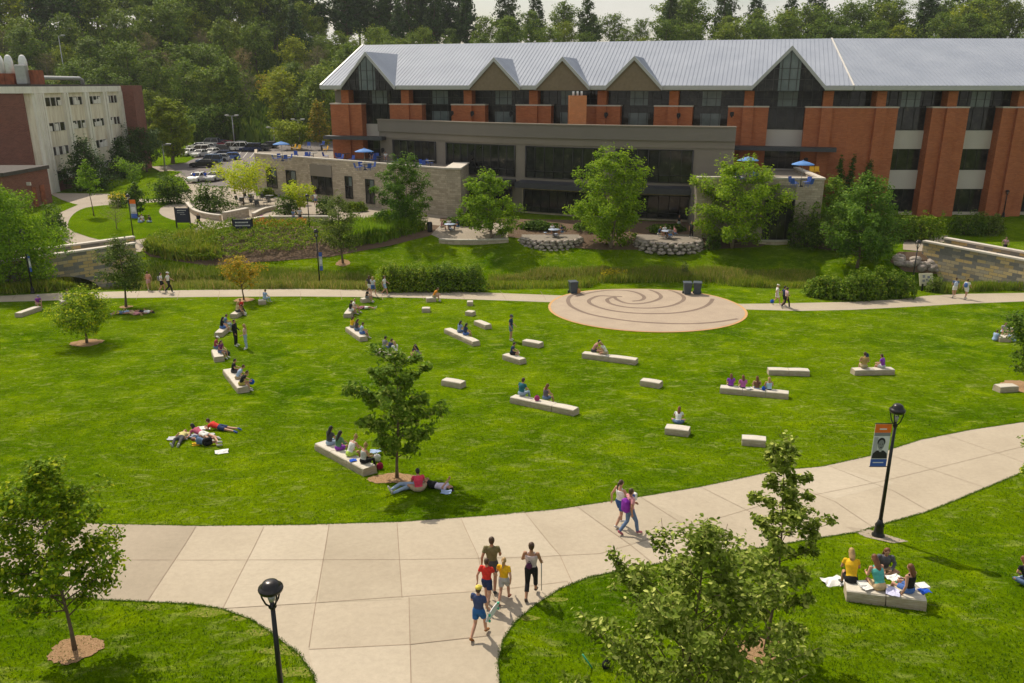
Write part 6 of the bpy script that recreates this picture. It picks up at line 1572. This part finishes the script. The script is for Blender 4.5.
# bench at the lower right
seat(851, 583, 12, 'yellow', 'black', 'blond', 'person with blond hair in bright yellow shirt at the left end of the picnic bench', pn='benchlean', hs='long', shoes=(.1,.1,.1))
seat(880, 590, 350, 'teal', 'tan', 'auburn', 'woman in teal top with long auburn hair on the picnic bench', pn='benchlean', sl='tank', hs='longer')
seat(909, 592.5, 330, 'black', 'blue', 'auburn', 'woman in black top and blue shorts at the right of the picnic bench', pn='bench2', sl='tank', hs='long', shoes=(.03,.03,.03))
P_(882, 572, 'cross', 190, (.10,.10,.12), 'tan', 'auburn', 'woman in dark plaid shirt sitting on the grass behind the picnic bench', sl='long', hs='longer')
P_(1029, 587, 'crosslean', 350, 'black', 'denim', 'auburn', 'person in black top cut off by the right edge', ll='long', hs='long', h=1.45)
def item(px, py, h, kind, col, label, rz=0, s=1.0):
    p = Gh(px, py, h); p = Vector((p.x, p.y, p.z+h)); mt = cloth(COLS[col] if isinstance(col, str) else col)
    if kind == 'paper':
        r = empty('crumpled_paper', p, rz, label, 'paper'); m = MB(); rr = random.Random(int(px*7+py)); n = 5
        vs = [(s*(.12*(i-2)+rr.uniform(-.03,.03)), s*(.09*(j-2)+rr.uniform(-.03,.03)), .02+rr.random()*.06*s) for j in range(n) for i in range(n)]
        top = [(x, y, z+.006) for x, y, z in vs]; fs = []
        for j in range(n-1):
            for i in range(n-1): a = j*n+i; fs += [(a,a+n,a+n+1,a+1), (a+25,a+26,a+n+26,a+n+25)]
        m.add(vs+top, fs); child(m, 'sheet', mt, r)
    elif kind == 'towel':
        r = empty('towel', p, rz, label, 'towel'); m = MB(); rr = random.Random(int(px)); n = 9; vs = []
        for j in range(n):
            for i in range(n): x, y = s*(i-4)*.20, s*(j-4)*.11; xr, yr = x*math.cos(rz)-y*math.sin(rz), x*math.sin(rz)+y*math.cos(rz); vs.append((x+rr.uniform(-.03,.03), y+rr.uniform(-.03,.03), Z(p.x+xr, p.y+yr)-p.z+.035+rr.random()*.03))
        m.add(vs, [(j*n+i, j*n+i+1, (j+1)*n+i+1, (j+1)*n+i) for j in range(n-1) for i in range(n-1)], True); child(m, 'cloth', mt, r)
    elif kind == 'bottle':
        r = empty('bottle', p, rz, label, 'bottle'); m = MB(); m.lathe([(.035,0),(.038,.02),(.038,.15),(.015,.20)], 10); child(m, 'body', mt, r); m = MB(); m.lathe([(.017,.2),(.017,.235),(.002,.236)], 8); child(m, 'cap', M['ban_white'], r)
    elif kind == 'box':
        r = empty('food_box', p, rz, label, 'box'); m = MB(); m.box(-.13*s,.13*s,-.11*s,.11*s,0,.07*s,.01); child(m, 'body', mt, r); m = MB(); m.box(-.135*s,.135*s,-.115*s,.115*s,.0705*s,.085*s,.006); child(m, 'lid', mt, r)
    elif kind == 'bag':
        r = empty('backpack', p, rz, label, 'bag'); t_ = MB(); t_.ell((0,0,.16*s), (.19*s,.13*s,.2*s), 12, 8); t_.box(-.14*s,.14*s,-.10*s,.10*s,0,.28*s,.03); put('body', remeshed(t_, .025, 2), mt, r)
        q = MB(); q.tube([(-.06*s,0,.33*s),(0,0,.43*s),(.06*s,0,.33*s)], .014, 6); child(q, 'strap', M['black'], r)
    return r
item(863, 585.5, .36, 'box', 'white', 'white food box beside the person in yellow', .1); item(867, 588.5, .36, 'paper', 'white', 'white paper on the bench beside the white box', .4, .6)
item(894, 579, .36, 'paper', 'white', 'white wrapper on the middle of the picnic bench', .3, .8); item(893, 592.5, .36, 'paper', (.55,.55,.75), 'pale blue wrapper near the front of the picnic bench', 1, .9); item(895.5, 588, .36, 'bottle', (.05,.45,.15), 'green bottle standing on the picnic bench')
item(900, 590, .36, 'box', 'cream', 'cream food box beside the woman in black', .5); item(922, 588, .36, 'box', 'white', 'white box at the right end of the picnic bench', .2, 1.1); item(924, 592, .36, 'paper', 'royal', 'blue cloth at the right end of the picnic bench', .2, .6)
item(833, 583, .0, 'paper', 'white', 'crumpled white paper on the grass left of the picnic bench', .3, 1.2)
# items hidden among the oak leaves
p = G(592, 668); r = empty('drinking_tube', p, .3, 'thin bright green tube standing in the grass left of the broad oak', 'tube'); m = MB(); m.tube([(0,0,0),(-.22,.05,.38)], .018, 8); child(m, 'tube', M['grn'], r)
item(606, 668, 0, 'bag', 'black', 'black and grey bag on the grass left of the broad oak', .5, .6)
# long bench by the maple
seat(329, 445, 38, 'dgray', 'ldenim', 'black', 'person with long black hair and grey top at the upper end of the long bench', hs='longer', ll='long')
seat(338, 450, 42, 'green', 'purple', 'black', 'person with long dark hair and green top second on the long bench', hs='longer', sl='long')
seat(349, 456, 40, 'white', 'lime', 'blond', 'person in white top and lime shorts third on the long bench', pn='benchlean', hs='bun', sl='tank')
seat(363, 463, 48, 'lgray', 'black', 'blond', 'person in grey tank top and black trousers with hair in a bun', hs='bun', sl='tank', ll='long')
item(353, 461, BH, 'paper', 'royal', 'blue folder on the long bench beside the lime shorts', .3, .6)
item(377, 461, 0, 'bag', 'white', 'white bag on the grass at the lower end of the long bench', .3, .9); item(380, 469, 0, 'bag', (.30,.02,.06), 'dark red bag on the grass below the white one', .6, .8)
item(376, 452, .1, 'paper', 'lblue', 'pale papers held out by the person with the bun', .3, 1)
# under the maple
P_(419, 492, 'cross', 345, (.72,.06,.12), 'khaki', 'black', 'person in red and white striped top sitting below the maple')
P_(411, 488, 'supine', 55, 'lgray', 'ldenim', 'brown', 'person in light jeans lying on the grass below the maple', ll='long', hs='long')
P_(434, 488, 'back', 110, (.62,.55,.70), 'black', 'black', 'person with long black hair lying back with arms raised', hs='longer')
item(446, 493, 0, 'paper', 'lblue', 'pale blue paper on the grass beside the long black hair', 0, .8)
# group lying on the left
P_(181, 441, 'supine', 355, (.62,.55,.22), 'dgray', 'blond', 'person in pale yellow top and grey trousers lying on a white towel', ll='long', hs='long', dz=.03)
P_(221, 430, 'prone', 285, 'red', 'navy', 'brown', 'person in red shirt and navy shorts lying face down reading', shoes=(.05,.10,.30), dz=.02)
P_(203, 437, 'prone', 300, (.45,.10,.16), 'white', 'black', 'person in dark pink top and white shorts lying face down', dz=.03, hs='long')
P_(206, 446, 'sidecurl', 290, 'denim', 'black', 'auburn', 'person in dark shorts curled up at the front of the lying group', dz=.03)
item(178, 439, 0, 'towel', 'lgray', 'white towel under the person in pale yellow', .2, .55); item(189, 437, 0, 'towel', 'lblue', 'pale blue towel between the lying people', .3, .5); item(203, 436, 0, 'towel', 'lgray', 'white towel under the person in dark pink', .1, .6); item(204, 429, 0, 'paper', 'white', 'open white book in front of the person in red', .3, 1.1); item(222, 452.5, 0, 'paper', 'white', 'crumpled white cloth at the feet of the curled person', .3, 1.1); item(197, 445, 0, 'paper', 'yellow', 'orange wrapper by the curled person', .3, .8)
# left benches
seat(233, 372.5, 78, 'black', 'dgray', 'black', 'person in black t shirt at the top of the left bench', hh=BH); seat(237, 379, 80, 'lblue', 'khaki', 'brown', 'person in light blue shirt in the middle of the left bench', pn='benchlean'); seat(240.5, 385, 82, 'black', (.4,.33,.08), 'brown', 'person in black shirt at the lower end of the left bench', pn='benchlean')
item(252, 384, .25, 'bag', 'royal', 'bright blue bag at the knees of the people on the left bench', .3, .8)
seat(215.5, 348.5, 80, 'maroon', 'denim', 'brown', 'person in maroon shirt and white cap on the short block', cap=(.7,.7,.68)); seat(220, 352.5, 110, (.18,.04,.14), 'denim', 'brown', 'person in dark purple top with long brown hair on the short block', hs='long')
item(228, 355, 0, 'bag', 'dgray', 'dark bag on the grass beside the person in dark purple', .3, .8)
st(236.5, 346, 100, 'black', 'black', 'brown', 'man in black suit standing with a woman in jeans', sl='long', ll='long', h=1.82); st(246.5, 349, 265, (.62,.40,.34), 'ldenim', 'blond', 'woman in pale pink top and jeans facing the man in black', ll='long', hs='long', h=1.70)
seat(221.5, 328.5, 50, 'black', 'blue', 'black', 'person with black hair on the slanting block', hs='long'); seat(225, 325.5, 60, 'denim', 'ldenim', 'brown', 'person in denim blue on the slanting block', ll='long')
seat(237, 312, 60, (.55,.42,.24), 'dgray', 'blond', 'person in tan top on the block by the autumn tree', hs='long'); seat(241.5, 308.5, 180, 'red', 'black', 'black', 'person in red shirt on the block by the autumn tree'); P_(245, 315, 'knees', 230, 'black', 'white', 'brown', 'person in black sitting on the grass facing the block by the autumn tree')
seat(264.5, 299.5, 30, 'lblue', 'ldenim', 'brown', 'person in light blue by the far walk right of the autumn tree', ll='long'); item(264, 302.5, 0, 'bag', 'red', 'round red bag on the grass by the person in light blue', 0, .9)
seat(37.5, 304.5, 130, 'purple', 'khaki', 'brown', 'person in purple shirt and cap sitting at the far left', pn='benchlean', cap=(.2,.2,.3)); seat(66, 299.5, 70, 'dgray', 'denim', 'brown', 'person in dark grey on the block by the far walk at the left')
for px, py, hd, c, l, hr, lb in ((123,314,60,'lblue','denim','brown','person in light blue lying left in the tree shade'),(134,314.5,110,'pink','tan','blond','person in pink lying in the middle of the tree shade'),(143,313.5,80,'white','black','black','person in white top lying right in the tree shade')): P_(px, py, 'supine', hd, c, l, hr, lb, hs='long')
st(149.5, 290.5, 330, (.62,.30,.22), (.5,.3,.3), 'brown', 'walker in salmon dress on the far walk', pn='walk'); st(162.5, 292, 80, 'white', 'black', 'black', 'walker in white shirt and black shorts on the far walk', pn='walk2'); st(169.5, 293, 85, 'white', 'black', 'brown', 'walker in white shirt, black trousers and pale cap on the far walk', pn='walk', ll='long', cap=(.6,.6,.6), h=1.85); bag(162.5, 292, 80, (0,-.2,1.2), 1, 'gray', 'grey backpack of the walker in black shorts', 'backpack')
st(370, 295.5, 20, 'dgray', 'white', 'brown', 'left walker of the pair on the far walk above the block', pn='walk2', hs='long'); st(373.5, 296.5, 15, (.62,.62,.70), 'blue', 'blond', 'right walker of the pair in pale striped top on the far walk', pn='walk', hs='long'); st(385, 295.5, 95, 'white', 'lblue', 'brown', 'walker in white top and pale shorts alone on the far walk', pn='walk', hs='long')
seat(366.5, 298, 100, 'black', 'gray', 'black', 'person in black shirt on the small block by the far walk'); seat(350, 311, 60, 'black', 'white', 'brown', 'person with black backpack on the short block'); seat(353, 309, 70, 'white', 'lgray', 'blond', 'person in white on the short block'); P_(366, 309, 'supine', 280, (.3,.1,.2), 'white', 'brown', 'person lying on the grass right of the short block', h=1.6)
seat(351.5, 327.5, 55, 'yellow', 'gray', 'brown', 'person in mustard yellow at the left of the three', hs='long'); seat(356, 330.5, 60, 'dgray', 'denim', 'brown', 'person in dark grey in the middle of the three', hs='long'); seat(361, 334, 70, 'lblue', 'blue', 'brown', 'person in light blue at the right of the three')
seat(384, 349, 40, 'gray', 'denim', 'black', 'person in grey shirt on the bench above the maple'); seat(390, 351.5, 45, 'navy', 'denim', 'brown', 'person in navy shirt on the bench above the maple'); seat(396, 354, 320, 'white', 'tan', 'blond', 'person in white top on the bench above the maple', hs='long')
P_(414, 357, 'cross', 130, 'dgray', 'black', 'brown', 'person in dark grey on the grass right of the maple top', hs='long'); P_(420, 359, 'knees', 275, 'gray', 'black', 'black', 'person in grey top with knees drawn up right of the maple top', hs='long'); item(409, 361, 0, 'paper', 'white', 'white paper on the grass before the seated pair', .3, 1)
seat(433.5, 297, 100, 'orange', 'khaki', 'brown', 'person in orange shirt bending forward on a small block', pn='benchlean')
seat(459, 332.5, 50, (.25,.32,.55), 'denim', 'black', 'left person in blue with dark hair on the long block bench', hs='long'); seat(464.5, 335, 60, 'navy', 'blue', 'black', 'right person in navy with dark hair on the long block bench', hs='long')
st(511, 340.5, 110, 'navy', 'denim', 'brown', 'man in navy shirt and blue shorts standing near the lawn centre', pn='standlook', h=1.82, cap=(.1,.1,.12)); seat(511.5, 354.5, 100, 'navy', 'black', 'black', 'person in navy sitting with white papers below the standing man'); item(515.5, 353.5, BH, 'paper', 'white', 'white papers on the block below the standing man', .3, 1)
seat(521, 396, 40, 'dteal', 'ldenim', 'brown', 'person in dark teal shirt on the long centre bench', ll='long', h=1.8); seat(545, 399.5, 50, (.12,.10,.12), 'denim', 'auburn', 'person in dark top with arms bent on the long centre bench', hs='long', sl='tank'); item(537, 400.5, BH, 'bag', (.40,.05,.18), 'pink bag standing on the long centre bench', .2, .8)
seat(592.5, 351.8, 95, (.40,.22,.18), 'dgray', 'black', 'left person of the two facing each other below the plaza', pn='benchlean'); seat(606.5, 353.8, 265, 'white', 'khaki', 'blond', 'right person in white of the two facing each other below the plaza', pn='benchlean', hs='long')
P_(678, 423.5, 'crosslean', 15, 'white', 'denim', 'auburn', 'person with long brown hair sitting behind the single block', hs='longer', h=1.5, dz=-.05)
for px, py, c, l, hr, lb in ((731,386,'purple','dgray','auburn','leftmost of the four in a row in dull purple with brown hair'),(743,387.5,(.45,.12,.35),'dgray','auburn','second of the four in a row in magenta top'),(757,388.5,(.16,.08,.05),'ldenim','auburn','third of the four in a row in brown top and jeans'),(769,389.5,(.40,.55,.70),'black','blond','rightmost of the four in a row in pale blue top with blond hair')):
    seat(px, py, 5, c, l, hr, lb, hs='long', sl='tank' if px > 750 else 'short', dz=-.12, h=1.55)
item(763.5, 390, BH, 'bag', 'royal', 'bright blue bag between the two right people of the row', .2, .6); item(749, 389, BH, 'paper', 'white', 'white wrapper on the bench of the four', .2, .7)
seat(864, 368.5, 10, (.42,.28,.10), 'khaki', 'brown', 'person in tan shirt on the right lawn bench', h=1.8); seat(883, 368, 320, 'purple', 'lgray', 'brown', 'person in purple shirt on the right lawn bench'); bag(864, 368.5, 10, (0,-.2,.85), 1, 'navy', 'dark backpack on the person in tan', 'backpack', (.13,.08,.18))
seat(1003, 333, 200, (.45,.40,.5), 'ldenim', 'brown', 'person with long hair at the rough block near the right edge', pn='benchlean', hs='long', hh=.3); P_(994, 341, 'knees', 60, 'lblue', 'lblue', 'brown', 'person in pale blue sitting left of the rough block', ll='long', h=1.5); P_(1014, 342, 'knees', 290, 'white', 'lblue', 'blond', 'person in white sitting right of the rough block', ll='long', h=1.5)
# walkers by the plaza and bridge
st(776, 305, 95, 'white', 'white', 'blond', 'walker in white dress and hat near the plaza', pn='walk', cap=(.7,.68,.62)); st(783, 307, 80, 'navy', 'black', 'black', 'walker in dark clothes behind the one in pink', pn='walk2'); st(785.5, 308.5, 75, (.6,.4,.42), 'black', 'black', 'walker in pink top and black trousers near the plaza', pn='walk', ll='long'); item(772, 303, .7, 'bag', 'royal', 'bright blue bag carried beside the walker in white', 0, .8)
st(953.5, 297.5, 20, 'denim', 'white', 'brown', 'walker in blue with backpack below the right bridge', pn='walk'); bag(953.5, 297.5, 20, (0,-.2,1.2), 1, (.5,.55,.7), 'pale backpack of the left walker below the right bridge', 'backpack'); st(965, 299, 60, 'white', 'white', 'brown', 'walker in white with blue pack below the right bridge', pn='walk2'); bag(965, 299, 60, (0,-.2,1.2), 1, 'blue', 'blue backpack of the right walker below the right bridge', 'backpack')
p = G(1004, 256, 1.35); P_(0, 0, 'walk', 200, (.5,.3,.32), 'black', 'black', 'person in pink crossing the right bridge', base=(p.x+.3, p.y+.6, 1.36))
# left campus
for px, py, hd, c, lb in ((139,223,60,'lblue','left one of three people sitting on the round lawn'),(143.5,221.5,200,'white','middle one of three people sitting on the round lawn'),(151,222.5,280,'dgray','right one of three people sitting on the round lawn')): P_(px, py, 'cross', hd, c, 'ldenim', 'brown', lb, ll='long')
st(199.5, 228.5, 190, 'black', 'black', 'blond', 'person in black walking past the notice board', pn='walk', ll='long', sl='long')
for px, py, c, l, lb in ((195,182.5,'royal','khaki','left person in blue by the white car'),(201,181.5,'yellow','khaki','person in yellow by the white car'),(206,182,'royal','denim','right person in blue between the two cars')): st(px, py, 180, c, l, 'brown', lb)
st(294, 224.5, 200, 'denim', 'blue', 'black', 'walker in blue on the left patio walk', pn='walk', ll='long'); st(300.5, 223, 160, 'lgray', 'dgray', 'brown', 'walker in grey on the left patio walk', pn='walk'); item(262, 219, .0, 'bag', (.62,.15,.45), 'pink balloon like bag on the low patio wall', 0, 1.2)
for px, py, c, lb in ((314,201,'maroon','person in maroon outside the hall entrance'),(320,199,'white','person in white at the hall entrance'),(316,206,'white','person in white leaving the hall entrance'),(325,196,'lblue','person in light blue inside the entrance recess'),(282.5,196,'maroon','person in maroon at the base of the stone wing')): st(px, py, 180, c, 'denim', 'brown', lb, pn='walk')
for px, py, c, lb in ((357,222.5,'maroon','left person sitting by the ornamental grass'),(361,222.5,'navy','right person sitting by the ornamental grass'),(371,225,'white','person in white sitting near the ornamental grass')): P_(px, py, 'knees', 180, c, 'denim', 'brown', lb)
def around(q, n, cols, what, hh=.0):
    for k in range(n):
        a = k*math.pi/2+.2+(math.pi if n < 3 and k else 0)*0; x, y = q.x+.95*math.cos(a), q.y+.95*math.sin(a)
        P_(0, 0, 'bench', math.degrees(math.atan2(q.x-x, q.y-y)), cols[k], ['denim','dgray','khaki','blue'][k], ['brown','black','blond','brown'][k], f'person in {["white","navy","pink","grey"][["white","navy","pink","gray"].index(cols[k])]} at the {what}', base=(x, y, q.z))
around(PT[0], 3, ['navy','white','pink'], 'picnic table right of the stone wing'); around(PT[1], 2, ['navy','white'], 'picnic table left of the largest birch'); around(PT[2], 4, ['pink','white','navy','gray'], 'picnic table between the big birches'); around(PT[3], 2, ['navy','pink'], 'picnic table at the right stone block')
st(678.5, 230.5, 180, 'black', 'lgray', 'brown', 'person in black standing between the big birches', z=1.52); st(691, 237.5, 190, 'dgray', 'black', 'brown', 'person in dark grey standing at the boulder edge', z=1.52, ll='long')
for k in range(5): st(771+k*3.6, 218, 180+k*9, 'white', 'navy', 'brown', ['leftmost','second','middle','fourth','rightmost'][k]+' of five people in white before the dark opening', h=1.7)
for px, py, c, lb in ((372,160,'navy','person in navy on the left terrace near the bay'),(368,157,'orange','person in orange on the left terrace'),(386,161,'white','person in white at the right end of the left terrace')): P_(0, 0, 'bench', 180, c, 'denim', 'brown', lb, base=G(px, py, TZ+.02))
item(578, 293.5, 0, 'bag', (.55,.30,.12), 'tan bag on the plaza beside the left bin', 0, 1.3)
# ---------------------------------------------------------------- camera, light
cam = bpy.data.cameras.new('camera'); co = bpy.data.objects.new('camera', cam); COL.objects.link(co); sc.camera = co
cam.sensor_width = 36; cam.lens = 36*FPX/1024; cam.clip_end = 3000; cam.clip_start = .5
co.location = (0, 0, CZ); co.rotation_euler = (math.pi/2-PITCH, 0, 0)
sun = bpy.data.lights.new('sun', 'SUN'); so = bpy.data.objects.new('sun', sun); COL.objects.link(so)
sun.energy = 4.2; sun.angle = math.radians(.55); sun.color = (1, .90, .74)
sd = Vector((math.sin(SUN_AZ)*math.cos(SUN_EL), math.cos(SUN_AZ)*math.cos(SUN_EL), math.sin(SUN_EL)))
so.rotation_euler = sd.to_track_quat('Z', 'Y').to_euler(); so.location = (0, 50, 90)
w = bpy.data.worlds.new('World'); sc.world = w; w.use_nodes = True; nt = w.node_tree; nt.nodes.clear()
o_ = nt.nodes.new('ShaderNodeOutputWorld'); bg = nt.nodes.new('ShaderNodeBackground'); sky = nt.nodes.new('ShaderNodeTexSky')
sky.sky_type = 'NISHITA'; sky.sun_disc = False; sky.sun_elevation = SUN_EL; sky.sun_rotation = SUN_AZ; sky.dust_density = 2.5; sky.air_density = 1.2
tc = nt.nodes.new('ShaderNodeTexCoord'); mp = nt.nodes.new('ShaderNodeMapping'); mp.inputs['Scale'].default_value = (1, 1, 3.5)
nz = nt.nodes.new('ShaderNodeTexNoise'); nz.inputs['Scale'].default_value = 3.2; nz.inputs['Detail'].default_value = 6
rp = nt.nodes.new('ShaderNodeValToRGB'); rp.color_ramp.elements[0].position = .36; rp.color_ramp.elements[1].position = .62
mx = nt.nodes.new('ShaderNodeMix'); mx.data_type = 'RGBA'; mx.inputs[7].default_value = (7.6, 7.3, 6.7, 1)
nt.links.new(tc.outputs['Generated'], mp.inputs[0]); nt.links.new(mp.outputs[0], nz.inputs['Vector']); nt.links.new(nz.outputs['Fac'], rp.inputs[0])
nt.links.new(rp.outputs[0], mx.inputs[0]); nt.links.new(sky.outputs[0], mx.inputs[6]); nt.links.new(mx.outputs[2], bg.inputs[0]); nt.links.new(bg.outputs[0], o_.inputs[0])
bg.inputs[1].default_value = .10
sc.view_settings.view_transform = 'Standard'; sc.view_settings.look = 'None'; sc.view_settings.gamma = 1; sc.view_settings.exposure = .15
sc.cycles.use_denoising = True; sc.cycles.max_bounces = 6; sc.cycles.diffuse_bounces = 3; sc.cycles.transmission_bounces = 4; sc.cycles.transparent_max_bounces = 4
sc.cycles.use_adaptive_sampling = True; sc.cycles.adaptive_threshold = .02; sc.render.film_transparent = False

hz = MB(); hz.box(-760, 760, -60, 960, -6, 80); ho = bpy.data.objects.new('haze', hz.mesh('haze', False)); COL.objects.link(ho); ho['kind'] = 'stuff'
hm = bpy.data.materials.new('haze_air'); hm.use_nodes = True; hn = hm.node_tree; hn.nodes.clear(); a_ = hn.nodes.new('ShaderNodeOutputMaterial'); b_ = hn.nodes.new('ShaderNodeVolumePrincipled')
b_.inputs['Color'].default_value = (.9, .94, 1, 1); b_.inputs['Density'].default_value = .00011; b_.inputs['Anisotropy'].default_value = .2; hn.links.new(b_.outputs[0], a_.inputs['Volume']); ho.data.materials.append(hm)
